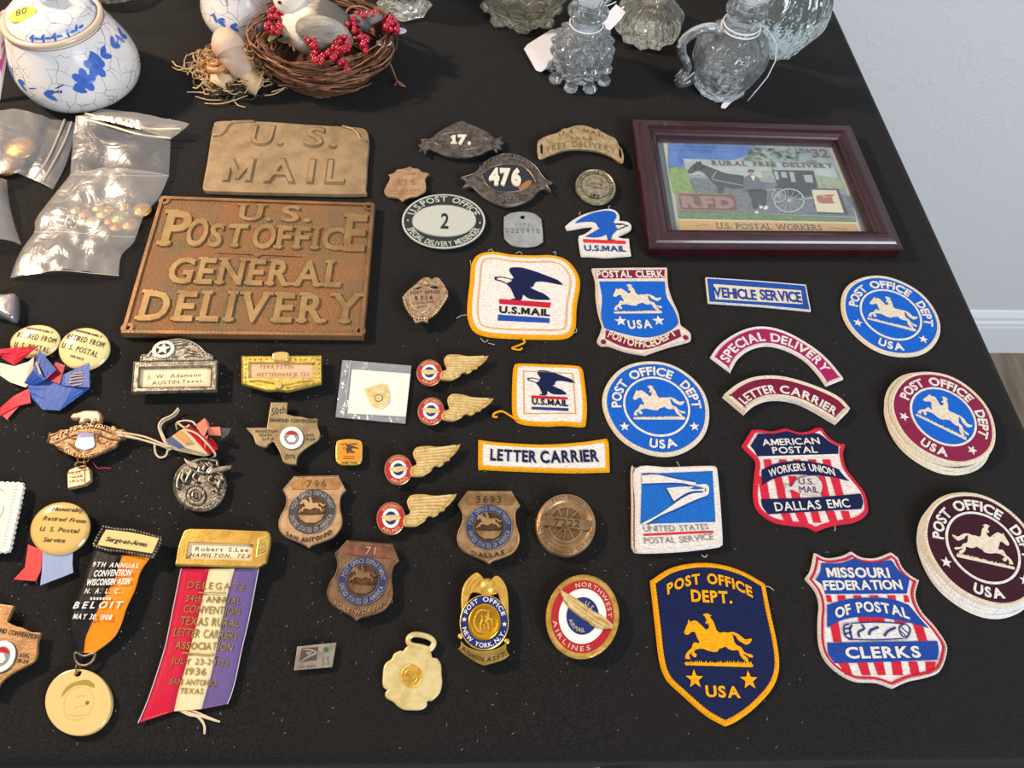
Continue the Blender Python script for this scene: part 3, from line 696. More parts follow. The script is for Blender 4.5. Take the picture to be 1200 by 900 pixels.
# navy and gold shield patch --------------------------------------------
m = Map(740, 640, 3.913, PT)
it = thing('shield_patch', 'navy shield patch with gold edge, rider and lettering near the table edge', 'patch', m(385, 450))
O = sm(m.l([(86,158,1),(180,100),(290,76),(400,80),(510,112),(615,170,1),(640,300),(672,450),(680,560),(650,650),(570,740),(490,800),(432,828,1),(340,775),(230,680),(160,610),(128,520),(108,350)]), 8)
patch_body(it, O, NAVY, YEL, .0042)
link('rider_emblem', horse(px(802, 779, PT), px(882.5, 781, PT), PT), YEL, it)
L = []
for s, a, b, c in (('POST', (165, 216), (310, 180), 46), ('OFFICE', (330, 172), (550, 232), 46), ('DEPT.', (275, 253), (462, 262), 52), ('USA', (342, 690), (500, 695), 50)): L.append(tl(m, s, *a, *b, c, th=.0006, bold=.032, gap=.1))
def bend(vf, p0, p1, p2):
    """bow flat lettering: sagitta at the middle between p0 and p2 lifted to p1"""
    d = (p2[0]-p0[0], p2[1]-p0[1]); l = hypot(*d); u = (d[0]/l, d[1]/l); h = (p1[0]-p0[0])*-u[1]+(p1[1]-p0[1])*u[0]; V = []
    for x, y, z in vf[0]:
        s = ((x-p0[0])*u[0]+(y-p0[1])*u[1])/l; k = h*4*s*(1-s); V.append((x-u[1]*k, y+u[0]*k, z))
    return V, vf[1]
L[0:2] = [bend(tl(m, 'POST OFFICE', 165, 222, 556, 236, 46, th=.0006, bold=.032, gap=.1, space=.38), m(165, 222), m(358, 172), m(556, 236))]
link('lettering', words(*L), YEL, it)
ar = ang_of((802, 779), (882.5, 781))
for q in ((289, 610), (538, 615)): link('star', star(m(*q), .0056, ar+pi/2, PT, PT+.0006), YEL, it)
threads_loose(it, [[(897, 687), (902, 688), (907, 692)]], mat('loose', 'cfc8bd', .8))

# striped shield patches --------------------------------------------------
def clip_poly(P, a, b, c):
    """part of a polygon where a*x+b*y <= c"""
    out = []
    for i in range(len(P)):
        p, q = P[i-1], P[i]; fp, fq = a*p[0]+b*p[1]-c, a*q[0]+b*q[1]-c
        if (fp <= 0) != (fq <= 0): t = fp/(fp-fq); out.append((p[0]+(q[0]-p[0])*t, p[1]+(q[1]-p[1])*t))
        if fq <= 0: out.append(q)
    return out
def stripes(m, O, z, th, x_tops, x_bots, y0, y1):
    """stripe quads from the line y0 (x_tops) to y1 (x_bots) in crop units"""
    out = []
    for (a, b), (c, d) in zip(x_tops, x_bots): out.append(plate(m.l([(a, y0), (b, y0), (d, y1), (c, y1)]), z, z+th))
    return join(*out)
m = Map(850, 480, 5.625, PT)
it = thing('shield_patch', 'red-bordered union shield patch with blue bands and red and white stripes', 'patch', m(560, 470))
O = sm(m.l([(178,128,1),(240,128),(310,138),(400,117,1),(490,145),(560,135),(600,115,1),(640,115,1),(690,180),(745,215),(795,232,1),(780,290),(800,380),(850,450),(920,540),(945,630),(935,690),(860,740),(740,760),(660,780),(600,805,1),(540,775),(440,765),(330,745),(250,700),(200,640),(185,550),(195,420),(200,340),(150,285),(108,240,1),(140,190)]), 5)
patch_body(it, O, thread('ecdfda'), thread('d92a46'), .0040)
I = inset(resample(ccw(O), .0018), .0036)
rs = [(252,300),(352,402),(445,495),(545,595),(640,690)]
link('red_stripes', join(stripes(m, 0, PT, .0004, rs, [(262,312),(362,415),(455,508),(560,612),(652,705)], 330, 400), stripes(m, 0, PT, .0004, [(215,268),(320,368),(415,465),(600,655),(690,745)], [(240,292),(350,402),(440,495),(640,690),(735,785)], 440, 590), stripes(m, 0, PT, .0004, [(360,418),(455,515),(560,610),(660,715),(760,812)], [(392,445),(490,545),(580,630),(690,742),(785,830)], 670, 745)), thread('d3283f'), it)
link('blue_band', plate(sm(m.l([(215,160,1),(310,158),(400,145),(500,160),(600,158),(640,175,1),(690,215),(745,245,1),(742,300,1),(215,312,1),(190,270),(165,240,1)]), 4), PT, PT+.0005), NAVY, it)
link('blue_band', plate(sm(m.l([(238,400,1),(340,355),(500,340),(640,360),(745,395,1),(780,440),(815,472,1),(700,445),(560,430),(430,430),(320,455),(240,500,1)]), 4), PT, PT+.0006), NAVY, it)
link('blue_band', plate(sm(m.l([(235,592,1),(480,585),(700,572),(890,555,1),(905,610),(895,655,1),(700,665),(480,678),(280,690,1),(245,640)]), 4), PT, PT+.0006), NAVY, it)
link('white_line', bar(m(215, 318), m(742, 302), .0018, PT, PT+.0006), WHT, it)
link('mail_sack', plate(sm(m.l([(388,495),(408,492),(430,508),(470,455),(540,438),(600,440),(625,470),(635,520),(615,560),(560,565),(490,555),(435,530),(410,545),(390,530),(398,512)]), 4), PT+.0006, PT+.0010), thread('dccfc8'), it)
link('sack_lettering', words(tl(m, 'U.S.', 482, 495, 585, 498, 40, dz=.001, th=.0003, bold=.0, gap=.1), tl(m, 'MAIL', 488, 550, 615, 553, 42, dz=.001, th=.0003, bold=.0, gap=.1), shift(pline(sm(m.l([(390,495),(410,494),(430,510),(470,460),(540,440),(598,441),(624,472)]), 4, False), .0004, .0023, .0026))), thread('4a4f80'), it)
link('lettering', words(tl(m, 'AMERICAN', 245, 240, 622, 228, 42, dz=.0005, th=.0005, bold=.01, gap=.07), tl(m, 'POSTAL', 312, 292, 606, 286, 42, dz=.0005, th=.0005, bold=.01, gap=.09), bend(tl(m, 'WORKERS UNION', 290, 450, 722, 440, 48, dz=.0006, th=.0005, bold=.012, gap=.08), m(290, 450), m(510, 405), m(722, 440)), tl(m, 'DALLAS', 330, 672, 632, 656, 58, dz=.0006, th=.0005, bold=.01, gap=.1), tl(m, 'EMC', 676, 652, 822, 645, 56, dz=.0006, th=.0005, bold=.01, gap=.1)), WHT, it)
threads_loose(it, [[(978, 616), (979, 619), (978, 622)]], mat('loose', 'cfc8bd', .8))

m = Map(920, 620, 4.5, PT)
it = thing('shield_patch', 'white-edged shield patch with red outline and three blue bands, lowest at right', 'patch', m(500, 470))
O = sm(m.l([(155,122,1),(220,150),(300,140),(350,115,1),(400,145),(480,150),(560,120,1),(598,150,1),(620,200),(660,240),(710,270,1),(690,350),(720,430),(790,510),(850,600),(855,660),(820,750),(740,785),(650,805),(568,842,1),(480,812),(370,805),(280,760),(210,690),(178,600),(175,480),(180,400),(160,330),(105,262,1),(135,215)]), 5)
patch_body(it, O, thread('e9e2e0'), thread('e5dcd8'), .0022)
link('red_outline', rim(inset(resample(ccw(O), .0018), .0021), .0014, PT, RT, .15), thread('cc2436'), it)
link('red_stripes', join(stripes(m, 0, PT, .0004, [(215,240),(275,315),(360,400),(445,490),(540,580),(625,645)], [(222,248),(280,320),(365,405),(450,495),(545,585),(630,655)], 350, 385), stripes(m, 0, PT, .0004, [(235,280),(670,720)], [(255,298),(705,750)], 490, 595), stripes(m, 0, PT, .0004, [(385,445),(450,520),(575,650)], [(390,450),(455,525),(580,655)], 465, 495), stripes(m, 0, PT, .0004, [(275,330),(380,430),(465,515),(560,610),(650,695),(740,795)], [(320,355),(405,450),(490,530),(570,620),(665,710),(745,770)], 700, 770)), thread('cf2438'), it)
link('blue_band', plate(sm(m.l([(190,180,1),(290,180),(365,155,1),(440,180),(560,165,1),(600,220),(655,262,1),(640,340,1),(210,342,1),(200,300),(160,268,1),(185,225)]), 4), PT, PT+.0005), thread('2048a0'), it)
link('blue_band', plate(sm(m.l([(222,400,1),(330,370),(450,362),(560,370),(650,400,1),(700,460),(755,522,1),(640,490),(520,470),(400,462),(300,480),(222,520,1)]), 4), PT, PT+.0005), thread('2048a0'), it)
link('blue_band', plate(sm(m.l([(222,600,1),(800,590,1),(808,640),(800,690,1),(520,700),(262,708,1),(230,660)]), 4), PT, PT+.0005), thread('2048a0'), it)
link('mail_roll', plate(sm(m.l([(320,500),(480,495),(625,500),(655,535),(640,575),(480,582),(330,580),(305,540)]), 4), PT, PT+.0005), WHT, it)
sc_ = [pline(sm(m.l(q), 4, False), wd, PT+.0005, PT+.0009) for q, wd in (([(345,498),(480,492),(620,500)], .0006), ([(330,582),(480,585),(620,578)], .0006), ([(400,505),(415,525),(385,545),(390,570)], .0012), ([(490,518),(450,535),(440,560)], .0014), ([(580,520),(540,540),(520,565)], .0013), ([(625,500),(600,520),(608,555),(635,575),(655,545),(650,515),(625,500)], .0008), ([(335,500),(310,510),(308,540),(320,570),(345,580)], .0010), ([(350,505),(340,530),(345,560),(350,578)], .0010), ([(310,530),(345,520)], .0009), ([(312,555),(348,545)], .0009), ([(612,520),(645,550)], .0006), ([(608,540),(635,565)], .0006))]
link('roll_outline', join(*sc_), thread('22407f'), it)
link('lettering', words(tl(m, 'MISSOURI', 222, 255, 552, 256, 50, dz=.0005, th=.0005, bold=.03, gap=.06), tl(m, 'FEDERATION', 205, 322, 618, 318, 48, dz=.0005, th=.0005, bold=.03, gap=.06), bend(tl(m, 'OF POSTAL', 268, 474, 655, 476, 52, dz=.0005, th=.0005, bold=.03, gap=.09), m(268, 474), m(450, 436), m(655, 476)), tl(m, 'CLERKS', 322, 682, 716, 676, 58, dz=.0005, th=.0005, bold=.03, gap=.1)), WHT, it)

# ================================================================== metal plates and badges
BRASSY = metal('old_brass', 'a5875a', '7c6243', .48, .5, 700, 120, .55)
PEWTER = metal('aged_pewter', 'a39d90', '5c564d', .38, .5, 900, 260, .6)
DARKM = metal('dark_silver', '766b62', '463e38', .42, .6, 900, 200, .55)
SILV = metal('silver', 'c9c8c4', 'a8a6a0', .38, .2, 600, 150, .75)
GOLD = metal('gold', 'f6cd66', 'e2ae44', .30, .3, 1200, 300, .55)
PGOLD = metal('pale_gold', 'f4dfa6', 'e2c47c', .36, .3, 1300, 300, .4)
BRONZE = metal('bronze', 'b8946a', '8a6a48', .40, .4, 900, 150, .5)
COPPER = metal('copper_brown', '8f5f4c', '6a4236', .45, .5, 900, 150, .6)
TANM = metal('tan_metal', 'c9a67e', 'a88360', .42, .35, 800, 140, .55)
NICK = metal('nickel', 'c2b598', '8f8264', .36, .4, 900, 260, .75)
STEEL = metal('pin_steel', '9a958c', None, .35)
PAPER = mat('paper', 'ead9b4', .8); IVORY = mat('ivory_celluloid', 'ecd596', .16, coat=.6)
INK = ink('2c2620'); BROWNI = ink('5f4630'); GREENI = ink('6d6f3c')
ENB = enamel('1c2f6e'); ENR = enamel('b2242a'); ENW = enamel('efece6'); DARKF = mat('dark_recess', '221d1a', .7)
def clasp(it, a, b, z, n=None):
    """pin fastening under a badge: bar between world points a, b, hinge and pin wire down to the cloth"""
    link('pin_clasp', join(tube([(a[0], a[1], z*.45), (b[0], b[1], z*.45)], .0006, 6), tube([(a[0], a[1], .0004), (a[0], a[1], z+.0002)], .0011, 8), tube([(b[0], b[1], .0004), (b[0], b[1], z+.0002)], .0011, 8)), STEEL, it)
def centroid(O): n = len(O); return (sum(p[0] for p in O)/n, sum(p[1] for p in O)/n)
def mid(a, b, t=.5): return (a[0]+(b[0]-a[0])*t, a[1]+(b[1]-a[1])*t)
def badge(name, label, cat, O, z0, th, m, bev=.0004, holes=(), part='body', group=None, pin=True):
    c = centroid(O); it = thing(name, label, cat, c, group)
    link(part, plate(O, z0, z0+th, bev, holes), m, it)
    if pin and z0 > .0012:
        xs = [p[0] for p in O]; w_ = (max(xs)-min(xs))*.28
        clasp(it, (c[0]-w_, c[1]), (c[0]+w_, c[1]), z0)
    return it

# embossed mail plate
m = Map(130, 130, 3.334, .004)
O = sm(m.l([(425,38),(600,40),(800,54),(960,62),(1000,78),(1008,120),(1002,200),(995,300),(975,323),(700,320),(400,313),(362,305),(358,290),(375,200),(390,100),(400,58)]), 6)
O = resample(O, .0022)
it = badge('metal_plate', 'tan stamped metal plate with curled corners, upper of the two large plates', 'plate', O, .0022, .0018, metal('tan_brass', 'a98f6c', '8b7453', .5, .6, 700, 70, .3, cth=(.3, .6)), .0012, pin=False, part='plate_body')
TB = _M['tan_brass']
link('curled_corner', tube([m(*q)+(.0045,) for q in [(398,98),(425,95),(445,80),(455,60),(475,45),(560,42)]], .0013, 8), TB, it, True)
link('curled_corner', tube([m(*q)+(.0045,) for q in [(905,62),(945,72),(965,90),(975,110),(1000,122)]], .0013, 8), TB, it, True)
link('back_edge', rim(O, .0012, .0, .0024, 0, None), TB, it)
def emboss(vf_flat, z, h, m_, it, name='raised_lettering'):
    link(name, [shift(q, 0, 0, 0) for q in vf_flat], m_, it)
TBD = metal('tan_brass_edge', '85704f', '6a563a', .55, .7, 500, 60, .3)
for s, a, b, c in (('U.', (540, 132), (672, 136), 76), ('S.', (750, 137), (882, 146), 76), ('MAIL', (436, 277), (912, 284), 94)):
    link('raised_lettering', tl(m, s, *a, *b, c, th=.0005, bold=.034, gap=.26 if s == 'MAIL' else .12), TBD, it)
    link('raised_lettering', tl(m, s, a[0]+2, a[1]-4, b[0]-2, b[1]-4, c-8, th=.0012, bold=.008, gap=.33 if s == 'MAIL' else .18), TB, it)

# large cast plate
m = Map(130, 130, 3.334, .006)
O = m.l([(195,332),(600,346),(1030,360),(1010,600),(985,880),(500,874),(38,868),(115,600)])
hl = [circle(m(x, y), .0017, 14) for x, y in ((208, 347), (1006, 371), (971, 857), (63, 846))]
CAST = metal('cast_bronze', 'a0764c', '74543a', .5, .9, 650, 45, .5, cth=(.3, .7)); CASTF = mat('cast_bronze_ground', '94673f', .55, .35, bump=1.0, bscale=850, bdist=.0016, col2='77684a', cscale=45, cth=(.3, .6)); CASTL = metal('cast_bronze_face', 'a88a5c', '8d7048', .42, .3, 900, 60, .45)
it = badge('metal_plate', 'large rectangular cast bronze plate with raised general delivery lettering', 'plate', O, .0, .0048, CASTF, .0002, hl, 'plate_body', pin=False)
inn = inset(ccw(O), .0028)
link('raised_border', ring(inset(ccw(O), .0002), inn, .0046, .0062), CAST, it)
for k, (x, y) in enumerate(((208, 347), (1006, 371), (971, 857), (63, 846))):
    c = m(x, y); link('corner_boss', ring(circle(c, .0046, 20), circle(c, .0019, 20), .0046, .0058), CAST, it)
for s, a, b, c, g in (('U.', (495, 425), (625, 428), 60, .1), ('S.', (660, 430), (778, 432), 60, .1), ('P', (190, 523), (292, 525), 132, .1), ('O', (283, 525), (366, 527), 106, .1), ('ST', (372, 527), (520, 531), 88, .12), ('O', (545, 534), (636, 536), 92, .1), ('FFIC', (642, 535), (908, 541), 84, .12), ('E', (905, 543), (990, 545), 138, .1),
                   ('GENERAL', (215, 670), (897, 686), 98, .14), ('DELIVERY', (102, 815), (968, 828), 112, .16)):
    link('raised_letter' if len(s) == 1 else 'raised_lettering', tl(m, s, *a, *b, c, th=.0016, dz=-.0012, bold=.024, gap=g, serif=1), CASTL, it)
link('divider_line', join(bar(m(415, 551), m(745, 566), .0009, .0048, .0058), plate([m(570,551), m(590,560), m(570,571), m(552,560)], .0048, .006)), CAST, it)

# oval ribbon badges
m = Map(480, 130, 6.667, .006)
O = sm(m.l([(65,258,1),(95,240),(88,215,1),(150,212),(250,140),(310,108),(330,100),(390,72),(420,72),(460,92),(520,112),(540,125),(620,165),(665,205),(725,192,1),(712,222),(740,240,1),(705,262),(722,285,1),(685,285),(685,315,1),(640,288),(560,325),(470,348),(390,352),(280,340),(150,290),(120,330,1),(105,300),(72,305,1),(88,280)]), 4)
it = badge('ribbon_badge', 'small dark oval badge with ribbon ends numbered 17', 'badge', O, .003, .0022, DARKM, .0008)
el = el_px(m, 400, 228, 165, 62)
link('raised_band', rim(sm(m.l([(190,225),(270,175),(360,158),(480,160),(560,190),(610,225),(540,275),(430,300),(300,292),(215,262)]), 5), .0007, .0052, .0058, 0, None), metal('silver_edge', 'a79d93', '7d726a', .35), it)
link('raised_ribbon', pline([p for p in sm(m.l([(85,222),(150,222),(210,252),(260,290)]), 6, False)], .0007, .0052, .0058), _M['silver_edge'], it)
link('numerals', tl(m, '17.', 320, 255, 480, 258, 66, dz=-.0008, th=.0014, bold=.055, gap=.05, serif=1), mat('white_number', 'ded8c6', .5), it)
link('lettering', words(bend(tl(m, 'LEGAL', 345, 150, 455, 150, 28, dz=-.0008, th=.0005, gap=.2), m(345, 150), m(400, 135), m(455, 150)), bend(tl(m, 'MESSENGER', 300, 322, 520, 320, 24, dz=-.0008, th=.0005, gap=.15), m(300, 322), m(410, 342), m(520, 320))), _M['silver_edge'], it)
m = Map(480, 130, 6.667, .005)
O = sm(m.l([(395,512,1),(500,478),(560,420),(620,370),(700,335),(760,325),(840,335),(930,380),(1000,440),(1060,520),(1120,552,1),(1075,575,1),(1115,628,1),(1030,602),(960,670),(880,715),(770,740),(660,712),(560,655),(480,585),(412,592,1),(440,545)]), 5)
it = badge('ribbon_badge', 'larger dark oval badge with ribbon ends numbered 476', 'badge', O, .002, .0022, DARKM, .0008)
IO = sm(m.l([(565,490,1),(640,440),(740,415),(860,425),(940,480),(985,555,1),(900,605),(800,630),(680,622),(600,570)]), 5)
link('black_center', plate(IO, .0042, .0044), mat('black_enamel', '22262a', .3), it)
link('raised_band', rim(inset(ccw(IO), -.0006), .0009, .0042, .0052, 0, None), _M['silver_edge'], it)
link('edge_bead', rim(inset(ccw(O), .0004), .0007, .0040, .0048, 0, None), _M['silver_edge'], it)
link('numerals', tl(m, '476', 620, 572, 872, 578, 116, dz=-.0006, th=.0016, bold=.06, gap=.03, serif=.8), _M['white_number'], it)
link('worn_patch', plate(sm(m.l([(850,590),(890,560),(925,540),(955,545),(940,575),(900,605),(865,612)]), 4), .0044, .00455), mat('rust', 'a06a3c', .7), it)
link('lettering', words(bend(tl(m, 'LETTER CARRIERS', 545, 470, 1000, 500, 44, dz=-.0006, th=.0006, gap=.12), m(545, 470), m(775, 375), m(1000, 500)), bend(tl(m, 'AUSTIN', 670, 690, 850, 700, 36, dz=-.0006, th=.0006, gap=.1), m(670, 690), m(760, 712), m(850, 700))), _M['silver_edge'], it)
# curved cap badge
m = Map(600, 130, 6.667, .007)
up = [(205,225),(245,195),(290,178),(360,158),(400,128),(440,122),(490,105),(560,102),(620,118),(650,132),(670,125),(700,150),(760,180),(810,205),(840,260),(862,290),(874,330)]
lo_ = [(874,385),(850,392),(790,352),(700,312),(620,293),(520,285),(430,288),(330,318),(240,360),(215,360),(202,330),(198,270)]
O = sm(m.l([q+(1,) if q in ((400,128),(670,125),(245,195)) else q for q in up+lo_]), 4)
hs = [sm(m.l([(225,250),(240,255),(242,315),(228,325),(222,290)]), 3), sm(m.l([(838,285),(852,292),(862,345),(852,360),(838,330)]), 3)]
it = badge('cap_badge', 'arched pale brass cap badge with two slots stamped rural free delivery', 'badge', O, .004, .0016, metal('pale_brass', 'd6bd8e', 'b3936a', .38, .3, 900, 160, .65), .0005, hs, pin=False)
link('standing_rim', tube([p+(.0022,) for p in sm(m.at(.003).l([(215,362),(330,320),(430,292),(520,289),(620,297),(700,316),(790,356),(850,396)]), 5, False)], .0022, 6), _M['pale_brass'], it, True)
EG = ink('6b5a3e')
link('lettering', words(bend(tl(m, 'U.S. MAIL', 370, 195, 735, 215, 30, dz=-.0014, th=.0002, bold=.01, gap=.28), m(370, 195), m(560, 158), m(735, 215)), tl(m, 'RURAL', 460, 212, 672, 222, 24, dz=-.0014, th=.0002, gap=.5), bend(tl(m, 'FREE DELIVERY', 278, 316, 815, 328, 44, dz=-.0014, th=.0002, bold=.0, gap=.22), m(278, 316), m(530, 272), m(815, 328))), EG, it)
# small shield 426 (worn)
m = Map(440, 180, 13.85, .004)
SH1 = [(208,330,1),(300,300),(350,250),(430,240),(490,225),(560,200,1),(620,230),(700,240),(760,290),(820,300),(875,320,1),(830,360),(805,420),(820,500),(810,590),(740,640),(660,680),(550,695),(490,720),(432,762,1),(390,725),(320,700),(215,690),(160,650),(140,590),(170,520),(215,440),(235,370)]
it = badge('shield_badge', 'small plain tan shield badge with worn numerals near the oval messenger sign', 'badge', sm(m.l(SH1), 4), .0018, .0018, TANM, .0006)
link('lettering', words(tl(m, '416', 335, 505, 650, 500, 95, dz=-.0004, th=.0002, bold=.0, gap=.45), tl(m, 'SAN ANTONIO', 230, 620, 720, 605, 42, dz=-.0004, th=.0002, gap=.16), tl(m, 'CARRIER', 440, 345, 660, 335, 34, dz=-.0004, th=.0002, gap=.16), bar(m(200, 636), m(640, 645), .0003, .0036, .0038)), ink('94663f'), it)
# round badge 180
m = Map(600, 130, 6.667, .004)
el = el_px(m, 655, 585, 162, 134, .30)
it = thing('round_badge', 'small round pewter-coloured badge with horse and rider numbered 180', 'badge', el.C)
link('body', dome(el.C, el.AX, el.AY, [(.97, .0014), (1, .0022), (.97, .0038), (.92, .004), (.90, .0036), (0.01, .0036)]), NICK, it, False)
clasp(it, el.p(.5, pi), el.p(.5, 0), .0018)
dk_ = metal('worn_dark', '6d6450', '4f4838', .5)
ga, gb = m(555, 600), m(745, 640)
link('rider_emblem', horse(m(570, 575), m(735, 610), .0036, .0007), NICK, it)
link('ring_line', ring(el.ring(.72), el.ring(.69), .0036, .0039), dk_, it)
link('number_oval', plate(circle(m(645, 662), 0, 24, ax=(.0052, -.0012), ay=(.0008, .0026)), .0036, .0042), NICK, it)
link('numerals', tl(m, '180', 612, 672, 680, 684, 28, th=.0003, dz=.0002, bold=.03, gap=.2), INK, it)
link('lettering', tarc('POST OFFICE DEPARTMENT', el, 200, -30, .75, .12, .0036, th=.0003, gap=.2), dk_, it)
# oval messenger sign
m = Map(430, 130, 5, .003)
el = el_px(m, 450, 644, 243, 155, .0)
it = thing('oval_badge', 'oval black and silver special delivery messenger badge numbered 2', 'badge', el.C)
link('body', dome(el.C, el.AX, el.AY, [(.97, .0006), (1, .0012), (1, .0024), (.97, .003), (.01, .003)], 64), mat('black_band', '23282a', .4), it)
LS = mat('pale_silver_paint', 'c9cdc0', .42, .3, bump=.3, bscale=900)
link('outer_rim', ring(el.ring(1.0), el.ring(.955), .002, .0034), LS, it)
e2 = el_px(m, 453, 645, 188, 92)
link('center_plate', plate(e2.ring(1), .003, .0036, .0004), LS, it)
link('center_edge', rim(e2.ring(1.0), .0006, .0034, .0040, 0, None), SILV, it)
link('numeral', tl(m, '2', 430, 690, 477, 692, 88, dz=.0006, th=.0003, bold=.012), mat('black_enamel2', '1d2022', .3), it)
link('lettering', words(bend(tarc('U.S.POST OFFICE', el, 166, 14, .705, .27, .003, th=.0004, bold=.02, gap=.13), (0, 0), (0, 0), (1, 0)) if False else tarc('U.S.POST OFFICE', el, 163, 15, .72, .20, .003, th=.0004, bold=.014, gap=.1), tarc('SPECIAL DELIVERY MESSENGER', el, 198, 341, .92, .17, .003, top=False, th=.0004, bold=.012, gap=.08)), LS, it)
for x, y in ((240, 642), (662, 657)): link('dot', plate(circle(m(x, y), .0008, 10), .003, .0034), LS, it)
# metal key tag
m = Map(430, 130, 5, .0018)
O = sm(m.l([(803,620,1),(840,598),(912,588),(980,600),(1022,632,1),(1030,700),(1032,765,1),(990,788),(920,796),(850,785),(805,745,1),(802,690)]), 5)
it = badge('metal_tag', 'plain silver tag with one hole stamped 0220478', 'tag', O, .0004, .0012, metal('aluminum', 'b9bcba', 'a5a8a6', .42, .2, 400, 100, .6), .0003, [circle(m(912, 621), .0021, 16)], pin=False)
link('lettering', words(tl(m, 'U.S.P.S.', 865, 670, 962, 672, 16, dz=-.0002, th=.00012, gap=.3), tl(m, '022047B', 812, 712, 1014, 716, 28, dz=-.0002, th=.00012, gap=.3)), ink('5d5f60'), it)
# chief style badge 9714
m = Map(465, 315, 12.86, .009)
O = sm(m.l([(410,118),(450,112),(500,122),(530,150),(545,130),(590,115),(640,130),(700,200),(750,290),(772,330),(760,400),(730,460),(680,540),(610,640),(520,710),(470,745),(472,795,1),(370,775,1),(280,798,1),(245,745),(250,715),(180,660),(130,560),(105,470),(105,390),(150,330),(220,270),(320,180),(385,130)]), 4)
it = badge('shield_badge', 'silvery wreath-edged badge with small eagle top numbered 9714', 'badge', O, .0062, .0022, metal('pale_bronze', 'd2b48e', 'a07f5e', .36, .6, 900, 400, .7), .0009, [sm(m.l([(262,308),(320,268),(388,262),(330,300)]), 3), sm(m.l([(500,272),(560,245),(640,285),(570,295)]), 3)])
PB = _M['pale_bronze']
I = resample(sm(m.l([(105,395),(110,470),(140,560),(190,650),(260,720),(370,745),(470,730),(540,690),(620,610),(690,510),(740,430),(755,370)]), 6, False), .0022, False)
for k in range(1, len(I)-1): pass
link('wreath', join(*[lathe(inset(I, 0)[k], [(.0013, .0080), (.0012, .0092), (.0006, .0098)], 8, cap1=True) for k in range(1, len(I)-1)]), PB, it)
IS = sm(m.l([(185,330,1),(430,300),(690,310,1),(650,430),(560,530),(460,620),(370,665,1),(280,620),(215,540),(185,430)]), 4)
link('inner_shield', plate(IS, .0082, .0088, .0003), metal('pale_bronze_face', 'd8b796', 'c29c7a', .4, .2), it)
link('eagle_head', lathe(m(440, 215), [(.0022, .008), (.0020, .0096), (.001, .0104)], 10, cap1=True), PB, it, True)
link('lettering', words(tl(m, 'POST OFFICE', 205, 385, 645, 365, 46, th=.0002, bold=0, gap=.2), tl(m, '9714', 270, 478, 540, 462, 66, th=.0002, bold=.01, gap=.35), tl(m, 'CLEVELAND', 235, 535, 560, 508, 28, th=.0002, gap=.3), tl(m, 'OHIO', 310, 590, 450, 570, 28, th=.0002, gap=.4)), ink('4a382a'), it)

# retired buttons
def button(label, m, cx, cy, rx, ry, rot, tilt, lines, zc=.006, col=IVORY, fs=None):
    el = el_px(m, cx, cy, rx, ry, rot); it = thing('pin_button', label, 'button', el.C)
    link('button_face', dome(el.C, el.AX, el.AY, [(.93, zc-.0035), (1, zc-.002), (.98, zc-.0006), (.85, zc+.0004), (.6, zc+.0010), (.3, zc+.0014), (.01, zc+.0015)], 56, tilt), col, it, True)
    link('button_back', dome(el.C, el.AX, el.AY, [(.5, .0003), (.92, zc-.0036), (.5, zc-.0034)], 40), STEEL, it, True)
    T = []
    for s, a, b, c, kw in lines:
        vf = tl(m, s, *a, *b, c, th=.0002, **kw); V = []
        for x, y, z in vf[0]:
            dx, dy = x-el.C[0], y-el.C[1]; det = el.AX[0]*el.AY[1]-el.AX[1]*el.AY[0]
            u = (dx*el.AY[1]-dy*el.AY[0])/det; v = (el.AX[0]*dy-el.AX[1]*dx)/det; r = hypot(u, v)
            V.append((x, y, zc+.0016-.0013*r*r+(z-m.z)+dx*tilt[0]+dy*tilt[1]))
        T.append((V, vf[1]))
    link('lettering', T, INK, it); return it
m = Map(0, 370, 6.92, .008)
button('ivory retirement button partly covered by the red and blue ribbon', m, 268, 190, 208, 118, -.18, (0, .15), [('HONORABLY', (215, 108), (425, 142), 16, dict(bold=.01)), ('RETIRED FROM', (130, 168), (438, 215), 42, dict(gap=.2)), ('U. S. POSTAL', (95, 240), (372, 285), 42, dict(gap=.2))])
button('ivory retirement button with the dark blue ribbon end below it', m, 668, 250, 212, 152, -.22, (0, .15), [('HONORABLY', (612, 128), (825, 180), 18, dict(bold=.02)), ('RETIRED FROM', (535, 185), (828, 252), 45, dict(bold=.0, gap=.18)), ('U. S. POSTAL', (485, 248), (770, 325), 45, dict(gap=.2)), ('SERVICE', (555, 320), (660, 350), 18, dict(gap=.2))])
m = Map(0, 560, 6, .008)
button3 = button('tan retirement button lying over short red and blue ribbons', m, 406, 344, 216, 174, -.38, (0, .1), [('Honorably', (362, 232), (580, 240), 30, dict(ital=.2)), ('Retired From', (298, 296), (592, 316), 30, dict(ital=.2)), ('U. S. Postal', (268, 368), (538, 384), 30, dict(ital=.2)), ('Service', (290, 442), (442, 450), 30, dict(ital=.2))], col=mat('tan_celluloid', 'e0b96c', .16, coat=.6))

def silk(col): return mat('silk_'+col, col, .45, bump=.3, bscale=900, stretch=(1, .15, 1), spec=.25)
def ribbon(it, A, B, za, zb, m, name='ribbon', n=3, wave=None, th=.00025):
    """silk strip between two pixel polylines; za, zb heights along them"""
    k = len(A)
    a = [px(A[i][0], A[i][1], za[i])+(za[i],) for i in range(k)]; b = [px(B[i][0], B[i][1], zb[i])+(zb[i],) for i in range(k)]
    def dens(L):
        if n == 3: return L
        xy = sm([(p[0], p[1]) for p in L], 5, False); zz = sm([(p[2], 0) for p in L], 5, False); return [(p[0], p[1], max(.0006, q[0])) for p, q in zip(xy, zz)]
    return link(name, loft(dens(a), dens(b), n, th, wave), m, it, n != 3)
RD, BL_, IV = silk('cf2238'), silk('2451a6'), silk('eadfc4')
